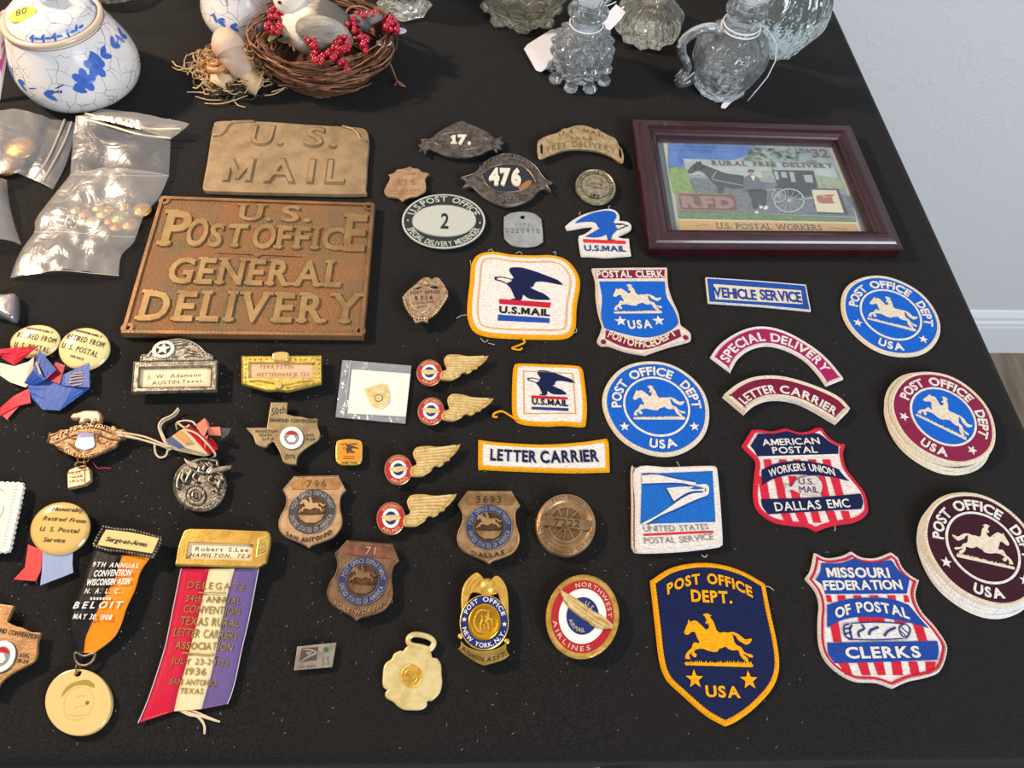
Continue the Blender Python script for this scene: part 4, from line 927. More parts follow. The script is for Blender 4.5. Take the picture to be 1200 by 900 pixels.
# ribbons of the upper buttons
it = thing('award_ribbon', 'crumpled blue and red ribbon strip with gold print hanging from the right button', 'ribbon', px(70, 465))
ribbon(it, [(71, 440), (76, 438), (105, 425)], [(71, 452), (76, 452), (105, 454)], [.004, .005, .006], [.004, .005, .006], BL_)
ribbon(it, [(32, 452), (60, 446), (86, 452), (105, 453)], [(38, 468), (50, 480), (70, 481), (104, 456)], [.004]*4, [.002]*4, BL_)
ribbon(it, [(0, 478), (16, 464), (34, 455)], [(0, 487), (20, 476), (36, 472)], [.003]*3, [.002]*3, RD)
ribbon(it, [(0, 484), (10, 480), (19, 475)], [(8, 492), (13, 486), (24, 474)], [.0015]*3, [.0015]*3, RD)
ribbon(it, [(52, 444), (60, 436), (65, 424)], [(70, 450), (74, 436), (76, 428)], [.005]*3, [.005]*3, silk('9e1a2c'))
gm = Map(0, 370, 6.92, .0055)
link('gold_print', [bar(gm(*a), gm(*b), .0008, .0060, .0062) for a, b in (((605, 470), (675, 465)), ((570, 495), (680, 482)), ((565, 520), (675, 505)), ((560, 545), (680, 530)), ((590, 570), (670, 555)))], mat('gold_ink', 'b98d4a', .5), it)
it = thing('award_ribbon', 'crumpled red, cream and blue ribbon folded over the left button', 'ribbon', px(30, 432))
ribbon(it, [(0, 409), (20, 407), (43, 406)], [(0, 416), (12, 414), (26, 412)], [.010]*3, [.009]*3, RD)
ribbon(it, [(1, 414), (20, 408), (43, 407)], [(2, 420), (16, 428), (30, 418)], [.0105]*3, [.007]*3, RD)
ribbon(it, [(0, 425), (16, 429), (33, 424), (40, 418)], [(0, 440), (12, 448), (30, 454), (38, 445)], [.006]*4, [.003]*4, IV)
ribbon(it, [(28, 449), (38, 434), (46, 410)], [(40, 452), (52, 446), (66, 433)], [.005, .008, .010], [.004, .007, .008], silk('1d4697'))
link('gold_print', [bar(px(43, 425, .009), px(48, 439, .009), .0012, .0095, .0097)], _M['gold_ink'], it)
# ribbons of lower tan button
it = thing('award_ribbon', 'short red and pale blue ribbon ends under the tan retirement button', 'ribbon', px(55, 665))
ribbon(it, [(33, 638), (29, 665), (16, 679)], [(50, 645), (48, 668), (42, 681)], [.003]*3, [.0025]*3, silk('d8403c'))
ribbon(it, [(50, 645), (49, 670), (47, 686)], [(86, 638), (85, 660), (86, 671)], [.003]*3, [.0025]*3, silk('8f9fc2'), wave=lambda s, t: .0006*sin(t*9))

# nameplate with star
m = Map(140, 390, 9.23, .008)
FO = m.l([(155,312),(1062,296),(1046,626),(130,646)]); FI = m.l([(222,378),(990,362),(980,580),(205,590)])
it = thing('name_badge', 'grey metal name badge with arched top and star holding a typed card', 'badge', m(600, 470))
link('frame', ring(ccw(FO), ccw(FI), .0055, .0082), PEWTER, it)
link('frame_edge', rim(FO, .0008, .0082, .009, 0, None), metal('pewter_edge', 'b3ab9b', '8a8479', .35), it); link('frame_edge', rim(inset(ccw(FI), -.0009), .0008, .0082, .009, 0, None), _M['pewter_edge'], it)
link('name_card', plate(FI, .0052, .0062), PAPER, it)
mc = m.at(.0062)
link('typed_name', words(tl(mc, 'J. W. Adamson', 300, 498, 880, 472, 40, th=.0001, gap=.15), tl(mc, 'AUSTIN,Texas.', 350, 562, 910, 535, 38, th=.0001, gap=.15)), INK, it)
AR = sm(m.l([(215,305,1),(222,255),(250,225),(300,222),(360,160),(440,100),(540,65),(650,55),(750,70),(850,120),(920,190),(960,222),(1005,235),(1015,296,1)]), 5)
link('arched_crest', plate(AR, .0055, .0078, .0008), PEWTER, it)
link('crest_ridge', tube([p+(.008,) for p in sm(m.l([(235,285),(245,250),(285,245),(310,260),(370,180),(450,118),(550,85),(650,75),(750,92),(850,140),(930,215),(985,240)]), 4, False)], .0007, 6), _M['pewter_edge'], it, True)
sc0 = m(480, 185); link('star_disc', plate(circle(sc0, 0, 28, ax=(.0078, 0), ay=(0, .0074)), .0078, .0092, .0003), mat('white_metal_disc', 'd9d3c2', .4, .3), it)
link('star_recess', plate(circle(sc0, 0, 24, ax=(.0052, 0), ay=(0, .0050)), .0092, .0093), DARKF, it); link('star', star(sc0, .0054, pi/2, .0093, .0098), _M['white_metal_disc'], it)
link('lettering', words(bend(tl(m, 'DALLAS 1935', 560, 118, 905, 262, 24, th=.0007, dz=-.0002, bold=.01, gap=.3), m(560, 118), m(775, 128), m(905, 262)), tl(m, 'TWENTY-FIRST', 345, 302, 620, 296, 18, th=.0003, gap=.2), tl(m, 'UNITED NATIONAL ASSOCIATION', 235, 352, 970, 338, 24, th=.0005, gap=.2), tl(m, 'OF POST OFFICE CLERKS', 290, 616, 905, 602, 24, th=.0005, gap=.2)), _M['pewter_edge'], it)
link('relief', [tube([p+(.0081,) for p in sm(m.l(q), 4, False)], .0005, 5) for q in ([(560,270),(640,250),(720,215),(780,225),(860,235)], [(620,180),(700,160),(760,190),(840,210)], [(580,140),(660,130),(740,130)], [(700,260),(790,250),(890,265)])], PEWTER, it)
clasp(it, m(350, 560), m(850, 540), .0055)
# gold nameplate
m = Map(140, 380, 4.615, .007)
FO = m.l([(660,172),(830,172),(1092,170),(1092,318),(905,362),(855,355),(795,358),(660,322)]); FI = m.l([(697,205),(870,205),(1055,208),(1052,292),(900,292),(860,292),(800,292),(697,292)])
it = thing('name_badge', 'gold metal name badge with beaded frame holding a faded typed card', 'badge', m(880, 265))
YG = metal('yellow_gold', 'd9bf62', 'b39a45', .4, .7, 1200, 350, .6)
link('frame', ring(ccw(FO), ccw(FI), .0045, .007), YG, it); link('frame_edge', rim(FO, .0008, .007, .0077, .25, .0012), YG, it)
link('name_card', plate(FI, .0042, .0052), mat('pink_paper', 'd8b58d', .8), it)
mc = m.at(.0053)
link('typed_name', words(tl(mc, 'FERRYSTIN', 760, 240, 940, 242, 20, th=.0001, gap=.25), tl(mc, 'WETTERMARKJR.TEX', 738, 282, 1028, 280, 20, th=.0001, gap=.2)), mat('fadeink', '96785f', .7), it)
link('crest', [plate(sm(m.l([(835,162),(875,154),(915,160),(918,185),(905,202),(870,205),(835,198),(828,178)]), 4), .007, .0092, .001), plate(sm(m.l([(840,340),(865,318),(885,325),(870,345),(850,350)]), 4), .007, .0085, .0006)], mat('crest_gold', 'e0c27a', .35, .6), it)
link('relief', [tube([p+(.0073,) for p in m.l(q)], .0006, 5) for q in ([(700,310),(760,305),(830,320)], [(890,330),(960,315),(1050,305)], [(900,345),(960,335),(1050,318)])]+[plate(circle(m(x, y), .0009, 8), .007, .0076) for x, y in [(677, 190+k*24) for k in range(6)]+[(1073, 190+k*24) for k in range(6)]+[(700+k*30, 188) for k in range(4)]+[(945+k*30, 188) for k in range(5)]], YG, it)
clasp(it, m(750, 300), m(1000, 300), .0045)

# Texas-shaped badges
TX = [(205,388,1),(310,388,1),(303,462,1),(350,475),(400,480),(450,492),(500,490,1),(502,540),(518,590),(505,625),(460,655),(410,690),(375,730),(365,785,1),(330,783),(285,770),(265,720),(240,670),(215,638),(190,650),(165,674),(110,655),(90,605),(42,550,1),(178,550,1),(190,470)]
TB0 = Map(280, 400, 5.4545, .006)
def texas(label, m, colm, z0, lines, seal=(338, 618, 78, 74)):
    O = sm(m.l(TX), 5); it = badge('state_badge', label, 'badge', O, z0, .0022, colm, .0004)
    el = el_px(m, *seal); t = z0+.0022
    link('seal', plate(el.ring(1, 40), t, t+.0008, .0002), PEWTER, it)
    link('seal_ring', ring(el.ring(.95, 40), el.ring(.62, 40), t+.0008, t+.0011), ENW, it)
    link('seal_field', plate(el.ring(.60, 30), t+.0008, t+.0010), mat('grey_enamel', '8f8c88', .3), it)
    link('seal_cap', plate([el.p(.55, radians(a)) for a in range(25, 160, 15)], t+.001, t+.0013), ENR, it)
    link('seal_figure', [plate([el.p(r, radians(a)) for r, a in ((.42, 200), (.25, 150), (.2, 100), (.25, 60), (.42, 340), (.45, 300), (.45, 240))], t+.001, t+.0014)], ENW, it)
    dkk = ink('4d4030')
    link('lettering', [tl(m, s, *a, *b, c, th=.0003, dz=t-m.z, **kw) for s, a, b, c, kw in lines], dkk, it)
    return it
TXL = [('50th', (205, 472), (295, 455), 44, dict(ital=.2)), ('DIAMOND CONVENTION', (198, 512), (495, 522), 22, dict(gap=.12, bold=.01)), ('HOUSTON', (105, 582), (240, 582), 16, dict(gap=.2)), ('TEXAS', (125, 607), (205, 605), 16, dict(gap=.2)), ('USA', (150, 632), (225, 630), 16, dict(gap=.3)), ('AUG.', (428, 608), (482, 606), 18, dict(gap=.2)), ('19-24', (428, 634), (484, 632), 18, dict(gap=.1)), ('1976', (295, 752), (358, 750), 30, dict(gap=.1))]
texas('bronze Texas-shaped convention badge beside the card with the tiny pin', TB0, metal('texas_bronze', 'a8956f', '8d7a55', .42, .3, 700, 120, .6), .0035, TXL)
TB1 = Map(0, 690, 7.5, .006)
f = sim(TB0(310, 388), TB0(500, 490), TB1(118, 148), TB1(355, 385))
texas('tan Texas-shaped badge cut off by the left picture edge', Map(280, 400, 5.4545, .006, f), metal('texas_tan', 'b48a5c', '9a744a', .42, .3, 700, 120, .55), .0035, [l for l in TXL if l[0][:3] in ('DIA', 'AUG', '19-', '197')])

# tiny pin on card in sleeve
m = Map(280, 400, 5.4545, .002)
it = thing('card_sleeve', 'clear plastic sleeve with a white card, right of the Texas badge', 'sleeve', m(860, 320))
PLS = bpy.data.materials.new('clear_sleeve')
def clear_plastic(M_, tint, fac, rough=.25, bump=0, bs=60, milk=(.8, .8, .8, 1), mk=.12):
    M_.use_nodes = True; nt = M_.node_tree; N = nt.nodes; Lk = nt.links
    for n in list(N):
        if n.type != 'OUTPUT_MATERIAL': N.remove(n)
    out = [n for n in N if n.type == 'OUTPUT_MATERIAL'][0]
    t = N.new('ShaderNodeBsdfTransparent'); t.inputs[0].default_value = tint
    g = N.new('ShaderNodeBsdfGlossy'); g.inputs[0].default_value = (.9, .9, .9, 1); g.inputs['Roughness'].default_value = rough
    d = N.new('ShaderNodeBsdfDiffuse'); d.inputs[0].default_value = milk
    a = N.new('ShaderNodeMixShader'); a.inputs[0].default_value = fac; b = N.new('ShaderNodeMixShader'); b.inputs[0].default_value = mk
    Lk.new(t.outputs[0], a.inputs[1]); Lk.new(g.outputs[0], a.inputs[2]); Lk.new(a.outputs[0], b.inputs[1]); Lk.new(d.outputs[0], b.inputs[2]); Lk.new(b.outputs[0], out.inputs[0])
    if bump:
        tc = N.new('ShaderNodeTexCoord'); n = N.new('ShaderNodeTexNoise'); n.inputs['Scale'].default_value = bs; n.inputs['Detail'].default_value = 3; n.inputs['Distortion'].default_value = 1.2
        bp = N.new('ShaderNodeBump'); bp.inputs['Strength'].default_value = bump; bp.inputs['Distance'].default_value = .004
        Lk.new(tc.outputs['Object'], n.inputs['Vector']); Lk.new(n.outputs['Fac'], bp.inputs['Height']); Lk.new(bp.outputs[0], g.inputs['Normal'])
clear_plastic(PLS, (.8, .83, .88, 1), .22, .3, .5, 120, (.7, .74, .8, 1), .2)
link('sleeve', plate(m.l([(660,115),(1102,152),(1062,522),(616,480)]), .0004, .0012), PLS, it)
link('fold_line', bar(m(715, 120), m(668, 484), .0008, .0012, .0016), mat('fold_white', 'a8adb4', .5), it)
it = thing('display_card', 'square white card inside the clear sleeve carrying the tiny pin', 'card', m(890, 330), z=.0012)
link('card', plate(m.l([(722,178),(1096,206),(1066,480),(694,458)]), .0012, .0018), mat('card_white', 'ece4d8', .8), it)
m = m.at(.003)
it = badge('lapel_pin', 'tiny pale gold pointed pin mounted on the white card', 'pin', sm(m.l([(798,308,1),(870,285),(940,268,1),(955,310),(962,370),(945,400),(905,430,1),(860,415),(835,390),(822,350)]), 4), .0018, .0010, PGOLD, .0003, pin=False)
link('black_ring', ring(circle(m(893, 362), .0030, 24), circle(m(893, 362), .0026, 24), .0028, .0030), INK, it)
link('pin_disc', plate(circle(m(893, 362), .0025, 24), .0028, .0031, .0002), PGOLD, it)
# orange mini pin
m = Map(280, 400, 5.4545, .004)
it = badge('lapel_pin', 'tiny square orange enamel pin with rounded corners and eagle', 'pin', sm(m.l([(625,640),(650,628),(705,622),(760,628),(785,645),(788,700),(782,765),(750,785),(700,786),(650,785),(622,762),(618,700)]), 4), .002, .0016, GOLD, .0004, pin=True)
link('orange_face', plate(sm(m.l([(640,650),(705,640),(768,650),(772,700),(766,758),(705,768),(640,760),(634,700)]), 4), .0036, .0038), enamel('dc9228'), it)
link('eagle', eagle(m(668, 722), m(740, 724), .0038, .0002), ink('4a3018'), it)
link('red_line', [bar(m(668, 735), m(736, 736), .0004, .0038, .004), bar(m(668, 748), m(736, 749), .0004, .0038, .004)], ink('8f2418'), it)
link('lettering', words(tl(m, 'LETTER CARRIERS', 655, 662, 755, 660, 9, dz=-.0002, th=.0002, gap=.1), tl(m, 'UNITED STATES', 655, 780, 755, 780, 9, dz=-.0002, th=.0002, gap=.1)), ink('5a3a18'), it)

# winged pins ------------------------------------------------------------
m = Map(430, 405, 7.5, .005)
el = el_px(m, 549, 233, 113, 115)
proto = thing('winged_pin', 'x', 'pin', el.C, 'gold winged pins with a round emblem')
WG = sm(m.l([(655,225),(690,212),(700,195),(685,160),(676,125),(690,95),(720,76),(800,75),(880,88),(980,96),(1040,90),(1068,84,1),(1050,115),(1010,155),(975,180),(968,198),(930,205),(915,225),(880,240),(850,232),(830,240),(815,262),(785,280),(745,298),(700,300),(650,292),(640,260)]), 4)
link('wing', plate(WG, .0030, .0050, .0007), metal('wing_gold', 'd9b56e', 'c0964c', .4, .4, 1300, 300, .4), proto)
fe = []
for (a, b, c) in (((700, 110), (850, 105), (1030, 98)), ((698, 132), (850, 128), (1005, 125)), ((702, 152), (850, 150), (975, 155)), ((712, 175), (830, 172), (950, 182)), ((715, 198), (800, 195), (915, 205)), ((705, 220), (780, 218), (860, 225)), ((690, 240), (760, 240), (825, 240)), ((675, 258), (740, 262), (800, 255)), ((670, 276), (720, 280), (765, 276))):
    fe.append(tube([p+(.0050,) for p in sm(m.l([a, b, c]), 6, False)], .0008, 5))
link('feather', fe, PGOLD, proto)
def round_emblem(it, el, zb, t, wing=None, small=True):
    link('rim_disc', dome(el.C, el.AX, el.AY, [(.96, zb), (1, zb+.0006), (1, t-.0003), (.96, t), (.01, t)], 40), metal('rose_gold', 'dca878', 'c88f60', .3), it)
    link('red_ring', ring(el.ring(.92, 40), el.ring(.60, 40), t, t+.0002), ENR, it)
    link('white_ring', ring(el.ring(.60, 40), el.ring(.34, 40), t, t+.0002), ENW, it)
    link('blue_center', plate(el.ring(.40, 30), t, t+.0003), ENB, it)
round_emblem(proto, el, .0026, .0046)
link('cross_wing', plate([el.p(r, radians(a)) for r, a in ((.72, 172), (.4, 158), (.2, 120), (.2, 60), (.5, 18), (.72, -2), (.45, -18), (.2, -50), (.25, -120), (.45, 190))], .0048, .0055, .0003), PGOLD, proto)
link('emblem_lettering', words(tarc('NORTHWEST', el, 140, 40, .66, .2, .0048, th=.0001, gap=.15), tarc('AIRLINES', el, 225, 315, .88, .2, .0048, top=False, th=.0001, gap=.15)), PGOLD, proto)
link('pin_clasp', tube([m(600, 240)+(.0016,), m(900, 160)+(.0016,)], .0016, 6), STEEL, proto)
C0, T0 = el.C, m(1068, 84)
pins = [((549/7.5+430, 233/7.5+405), (1068/7.5+430, 84/7.5+405), 'uppermost of the four gold winged pins, near the yarn tail of the big eagle patch'),
        ((563/7.5+430, 572/7.5+405), (1110/7.5+430, 460/7.5+405), 'gold winged pin second from the top, level with the small eagle patch'),
        ((265/7.2+430, 287/7.2+510), (803/7.2+430, 65/7.2+510), 'gold winged pin third from the top, left of the letter carrier tab'),
        ((202/7.2+430, 698/7.2+510), (773/7.2+430, 484/7.2+510), 'lowest of the four gold winged pins, just left of the badge numbered 3693')]
def copy_thing(o, label):
    c = o.copy(); COL.objects.link(c); c['label'] = label
    for ch in list(o.children):
        d = ch.copy(); COL.objects.link(d); d.parent = c
        for g in ch.children: e_ = g.copy(); COL.objects.link(e_); e_.parent = d
    return c
for k, (c, t, lab) in enumerate(pins):
    o = proto if k == 0 else copy_thing(proto, lab)
    o['label'] = lab; p = px(c[0], c[1], .005); q = px(t[0], t[1], .005)
    if k: o.location = (p[0], p[1], TOP); o.rotation_euler = (0, 0, atan2(q[1]-p[1], q[0]-p[0])-atan2(T0[1]-C0[1], T0[0]-C0[0]))

# police-style shields -----------------------------------------------------
S0 = Map(530, 570, 6.667, .005)
def shield(label, m, z0, colm, facem, num, city, ink_num, ring_en):
    O = sm(m.l([(120,35,1),(462,35,1),(530,150,1),(497,200),(500,290),(525,380),(520,450),(470,520),(380,560),(320,580),(285,605,1),(250,582),(180,550),(80,500),(38,430),(45,350),(75,280),(77,210),(42,140,1)]), 5)
    it = badge('shield_badge', label, 'badge', O, z0, .0022, colm, .0006); t = z0+.0022; mt = m.at(m.z)
    link('edge_bead', rim(O, .0011, t-.0002, t+.0006, 0, None), colm, it)
    link('number_panel', plate(m.l([(128,60),(450,60),(492,112),(468,146),(118,140),(95,108)]), t, t+.0004, .0002), facem, it)
    el = el_px(m, 287, 318, 180, 172)
    link('seal_band', ring(el.ring(1), el.ring(.66), t, t+.0006), ring_en, it)
    link('seal_edge', [rim(el.ring(1.0), .0004, t+.0003, t+.0009, 0, None), rim(el.ring(.68), .0004, t+.0003, t+.0009, 0, None)], SILV, it)
    link('seal_face', plate(el.ring(.65, 40), t, t+.0004), metal('seal_ground', '6b4f34', '4f3a26', .5), it)
    link('lettering', words(tarc('POST OFFICE DEPARTMENT', el, 172, 8, .74, .19, t+.0006, th=.0002, bold=.01, gap=.15), tarc('UNITED STATES OF AMERICA', el, 192, 348, .93, .19, t+.0006, top=False, th=.0002, bold=.01, gap=.12)), SILV, it)
    link('rider_emblem', horse(m(185, 345), m(385, 340), t+.0004, .0008, grass=False), colm, it)
    link('turf', plate([el.p(r, radians(a)) for r, a in ((.58, 196), (.3, 215), (.2, 270), (.3, 325), (.58, 344), (.58, 320), (.56, 290), (.56, 250), (.58, 220))], t+.0004, t+.0009, .0003), colm, it)
    dz = t-m.z
    link('city_lettering', bend(tl(m, city, *( (150, 535) if len(city) < 7 else (105, 505)), *((405, 528) if len(city) < 7 else (455, 495)), 34, dz=dz, th=.0006, bold=.012, gap=.16), *( (m(150, 535), m(280, 556), m(405, 528)) if len(city) < 7 else (m(105, 505), m(280, 560), m(455, 495)))), mat('dark_bronze', '5a442c', .45, .6) if city[0] != 'F' else mat('light_bronze', 'b58f68', .45, .4), it)
    if num: link('numerals', tl(m, num, *( (188, 130) if len(num) > 3 else (225, 128) if len(num) == 3 else (270, 128)), *((382, 130) if len(num) > 3 else (375, 126) if len(num) == 3 else (345, 126)), 56, dz=dz+.0004, th=.0003, bold=.0, gap=.25), ink_num, it)
    return it
NB = mat('navy_band', '2b3560', .35); DB = mat('dark_band', '3a3a3e', .4)
shield('bronze shield badge with navy seal band numbered 3693', S0, .0028, BRONZE, metal('bronze_face', 'b48f5c', '8f6e43', .4, .3), '3693', 'DALLAS', ink('2f2418'), NB)
a0, b0 = S0(42, 140), S0(530, 150)
S1 = Map(300, 540, 4.5, .005)
shield('tan bronze shield badge with black seal band numbered 796', Map(530, 570, 6.667, .005, sim(a0, b0, S1(140, 152), S1(473, 152))), .0028, TANM, metal('tan_face', 'c49864', 'a87c4e', .4, .3), '796', 'SAN ANTONIO', ink('6b4a2a'), DB)
shield('brown copper shield badge with blue seal band left of the gold medallion', Map(530, 570, 6.667, .005, sim(a0, b0, S1(413, 490), S1(755, 525))), .0028, metal('brown_bronze', '8d6e52', '6a4f3b', .45, .5, 900, 150, .6), COPPER, '71', 'FORT WORTH', ink('b98d70'), NB)

# round wheel badge 7222
m = Map(530, 570, 6.667, .007)
el = el_px(m, 890, 290, 236, 240, .12)
it = thing('round_badge', 'round domed bronze badge with spoked wheel and plate numbered 7222', 'badge', el.C)
link('body', dome(el.C, el.AX, el.AY, [(.93, .0012), (1, .0028), (1, .0045), (.97, .006), (.86, .0068), (.76, .006), (.72, .0052), (.01, .0052)], 56), metal('bronze2', 'b8946a', '8a6c4c', .38, .3, 500, 90, .7), it, False)
link('wheel_recess', plate(el.ring(.58, 40), .0052, .0054), mat('wheel_dark', '7a5f3e', .5, .5), it)
link('wheel_rim', ring(el.ring(.60), el.ring(.53), .0052, .0062), _M['bronze2'], it)
for k in range(10): a = radians(18+36*k); link('spoke', bar(el.p(.12, a), el.p(.55, a), .0010, .0054, .0061), _M['bronze2'], it)
link('hub', plate(el.ring(.2, 24), .0052, .0062, .0003), _M['bronze2'], it)
link('number_plate', plate(m.l([(712,225),(1100,268),(1060,342),(682,298)]), .0062, .0074, .0002), _M['bronze2'], it)
link('numerals', tl(m, '7222', 795, 305, 995, 322, 55, dz=.0004, th=.0003, bold=.0, gap=.1, serif=.6), ink('3a2c1e'), it)
link('lettering', words(tarc('POST OFFICE', el, 130, 55, .80, .12, .0063, th=.0005, gap=.2), tarc('MOTOR VEHICLE SERVICE', el, 185, 350, .93, .12, .0063, top=False, th=.0005, gap=.2)), ink('5a4630'), it)

# new york eagle-top badge
m = Map(530, 665, 7.5, .007)
it = thing('shield_badge', 'bright gold eagle-topped badge with navy ring and assistant banner', 'badge', m(285, 450))
W1 = sm(m.l([(195,45),(225,40),(265,75),(275,95,1),(320,88),(345,100,1),(380,68),(420,80),(465,140),(485,200),(495,300),(495,430),(470,480),(440,330),(415,260),(400,225),(340,240),(290,245),(240,222),(175,215),(145,270),(110,360),(85,420),(78,340),(78,250),(95,160),(140,90)]), 4)
link('eagle_wings', plate(W1, .0038, .0062, .001), GOLD, it)
link('eagle_head', lathe(m(308, 165), [(.0052, .0058), (.0048, .0070), (.0034, .0084), (.001, .0090)], 14, cap1=True), GOLD, it, True)
link('feather', [tube([p+(.0063,) for p in sm(m.l(q), 4, False)], .0006, 5) for q in ([(180,80),(130,140),(105,230)], [(215,80),(165,130),(135,210)], [(240,110),(200,150),(170,200)], [(400,100),(440,160),(465,260)], [(375,120),(420,190),(450,270)], [(360,150),(395,195),(425,250)])], GOLD, it)
el = el_px(m, 282, 478, 216, 240, .04)
link('body', dome(el.C, el.AX, el.AY, [(.97, .0036), (1, .0048), (1, .0064), (.96, .0068), (.01, .0068)], 60), GOLD, it)
link('navy_band', ring(el.ring(.96), el.ring(.67), .0068, .0070), ENB, it)
link('center_seal', dome(el.C, el.AX, el.AY, [(.66, .0068), (.65, .0078), (.58, .0080), (.55, .0076), (.01, .0084)], 40), mat('bright_gold', 'f0b428', .25, .85), it, True)
link('seal_profile', [tube([p+(.0084,) for p in sm([el.p(r, radians(a)) for r, a in q], 4, False)], .0006, 5) for q in (((.42, 60), (.45, 120), (.42, 180), (.44, 230), (.4, 260)), ((.35, 70), (.2, 40), (.05, 20), (.18, 330), (.36, 300)), ((.25, 120), (.1, 150), (.2, 220), (.36, 250)), ((.3, 20), (.36, 340)), ((.2, 90), (.28, 10)), ((.1, 250), (.3, 280)))], GOLD, it)
link('lettering', words(tarc('POST', el, 160, 112, .74, .17, .0070, th=.0003, bold=.012, gap=.15), tarc('OFFICE', el, 97, 18, .74, .17, .0070, th=.0003, bold=.012, gap=.15), tarc('NEW', el, 196, 236, .91, .16, .0070, top=False, th=.0003, bold=.012, gap=.15), tarc('YORK,', el, 246, 298, .91, .16, .0070, top=False, th=.0003, bold=.012, gap=.12), tarc('N.Y.', el, 303, 340, .91, .16, .0070, top=False, th=.0003, bold=.012, gap=.12)), ENW, it)
for a in (176, -4): link('star', star(el.p(.82, radians(a)), .0016, pi/2, .0070, .0073), ENW, it)
BN = sm(m.l([(75,640,1),(130,690),(220,725),(300,730),(380,715),(450,680),(480,640,1),(478,720),(505,765,1),(460,800),(400,825),(330,845),(280,860,1),(220,835),(130,780),(48,710,1),(72,690)]), 4)
link('banner', plate(BN, .0036, .0060, .0006), metal('banner_gold', 'e2c26c', 'caa24a', .3), it)
link('banner_lettering', bend(tl(m, 'ADMIN.ASST.', 85, 722, 480, 765, 42, dz=-.0009, th=.0003, bold=.0, gap=.22), m(85, 700), m(275, 805), m(480, 745)), ink('241c12'), it)
link('knob', [lathe(m(x, y), [(.0016, .004), (.0015, .006), (.0006, .0066)], 8, cap1=True) for x, y in ((72, 600), (482, 645))], GOLD, it)
clasp(it, m(200, 500), m(380, 500), .0036)

# red, white and blue round badge with wing
m = Map(635, 665, 8.18, .008)
el = el_px(m, 396, 455, 352, 395, .1)
it = thing('round_badge', 'round gold-edged red, white and blue enamel badge crossed by a gold wing', 'badge', el.C)
link('gold_rim', dome(el.C, el.AX, el.AY, [(.95, .002), (1, .0040), (1, .0058), (.95, .0070), (.88, .0068), (.01, .0068)], 64), metal('hammered_gold', 'f4ca6c', 'd9a244', .28, .8, 500, 200, .6), it, False)
e2 = el_px(m, 392, 460, 300, 342, .1)
link('red_ring', ring(e2.ring(1), e2.ring(.76), .0068, .0071), ENR, it)
link('white_ring', ring(e2.ring(.76), e2.ring(.50), .0068, .0071), ENW, it)
link('blue_center', plate(e2.ring(.515, 48), .0068, .0073), ENB, it)
WN = sm(m.l([(160,205,1),(230,240),(300,280),(380,330),(430,370),(470,400),(540,440),(620,490),(690,560,1),(660,585),(560,585),(480,560),(440,520),(400,500),(330,450),(270,400),(215,330),(190,270)]), 4)
link('wing', plate(WN, .0073, .0090, .0008), _M['wing_gold'], it)
link('feather', [tube([p+(.0090,) for p in sm(m.l(q), 4, False)], .0007, 5) for q in ([(180,228),(280,300),(380,365),(430,400)], [(195,262),(290,345),(380,410),(420,440)], [(215,305),(300,385),(390,450),(420,480)], [(250,355),(330,425),(400,480)], [(440,400),(500,450),(590,490),(670,560)], [(430,440),(490,490),(560,530),(640,570)], [(430,480),(480,520),(540,560),(580,575)])], PGOLD, it)
link('lettering', words(tarc('NORTHWEST', e2, 112, 2, .81, .13, .0071, th=.0003, bold=.01, gap=.2), tarc('AIRLINES', e2, 193, 292, .95, .13, .0071, top=False, th=.0003, bold=.01, gap=.3), tarc('U.S.', e2, 82, 28, .30, .13, .0073, th=.0003, gap=.2), tarc('AIRMAIL', e2, 200, 286, .45, .12, .0073, top=False, th=.0003, gap=.15)), mat('pale_letter', 'e8cfae', .4, .3), it)
clasp(it, m(250, 460), m(550, 460), .0025)
# stamp pin
m = Map(335, 740, 16.36, .003)
it = badge('lapel_pin', 'small rectangular silver pin with an eagle head and the number 35', 'pin', m.l([(215,285),(965,210),(885,680),(150,745)]), .0014, .0012, metal('silver2', 'bdb3a8', 'a0968c', .4), .0002)
link('picture', plate(m.l([(300,325),(620,292),(585,550),(250,578)]), .0026, .0027), mat('brown_print', '4f3830', .6), it)
link('eagle_head', [plate(sm(m.l([(290,350),(440,335),(560,365),(590,400),(570,440),(440,500),(300,570),(270,572),(420,470),(540,410),(560,390),(440,362)]), 3), .0027, .0029), plate(m.l([(380,395),(530,380),(430,455)]), .0027, .0029)], SILV, it)
link('green_dot', plate(circle(m(770, 345), .0015, 12), .0026, .0029), enamel('2f6a3c'), it)
link('numerals', words(tl(m, '35', 690, 645, 830, 630, 150, dz=-.0004, th=.0002, gap=.4), tl(m, 'LONG SERVICE', 225, 700, 560, 672, 34, dz=-.0004, th=.0002, gap=.1)), ink('6b5a48'), it)
# scalloped gold medallion
m = Map(435, 735, 8.57, .003)
O = sm(m.l([(385,178),(470,170),(560,205),(600,250),(615,300),(660,310),(700,370),(705,470),(712,550),(690,650),(640,710),(600,738),(562,740),(555,790),(500,828),(400,832),(320,825),(260,790),(220,750),(150,710),(135,665),(158,632,1),(115,590),(112,500),(122,400),(150,350),(200,315),(230,260),(290,232),(320,235),(345,200)]), 4)
it = badge('medallion', 'gold scalloped watch-fob medallion with oval loop near the table edge', 'medal', O, .0002, .0026, metal('brushed_gold', 'f0dca0', 'dcc27c', .36, .3, 700, 160, .35), .0011, pin=False)
LP = sm(m.at(.003).l([(370,120),(395,85),(450,70),(540,85),(605,115),(630,160),(600,212),(570,218),(500,195),(420,182),(380,160)]), 4)
link('loop', tube([p+(.0022,) for p in LP], .0017, 8, True), _M['brushed_gold'], it, True)
el = el_px(m, 403, 488, 110, 118)
link('center_seal', [rim(el.ring(1), .0010, .0028, .0038, .3, .0009), plate(el.ring(.9, 30), .0028, .0031)], GOLD, it)
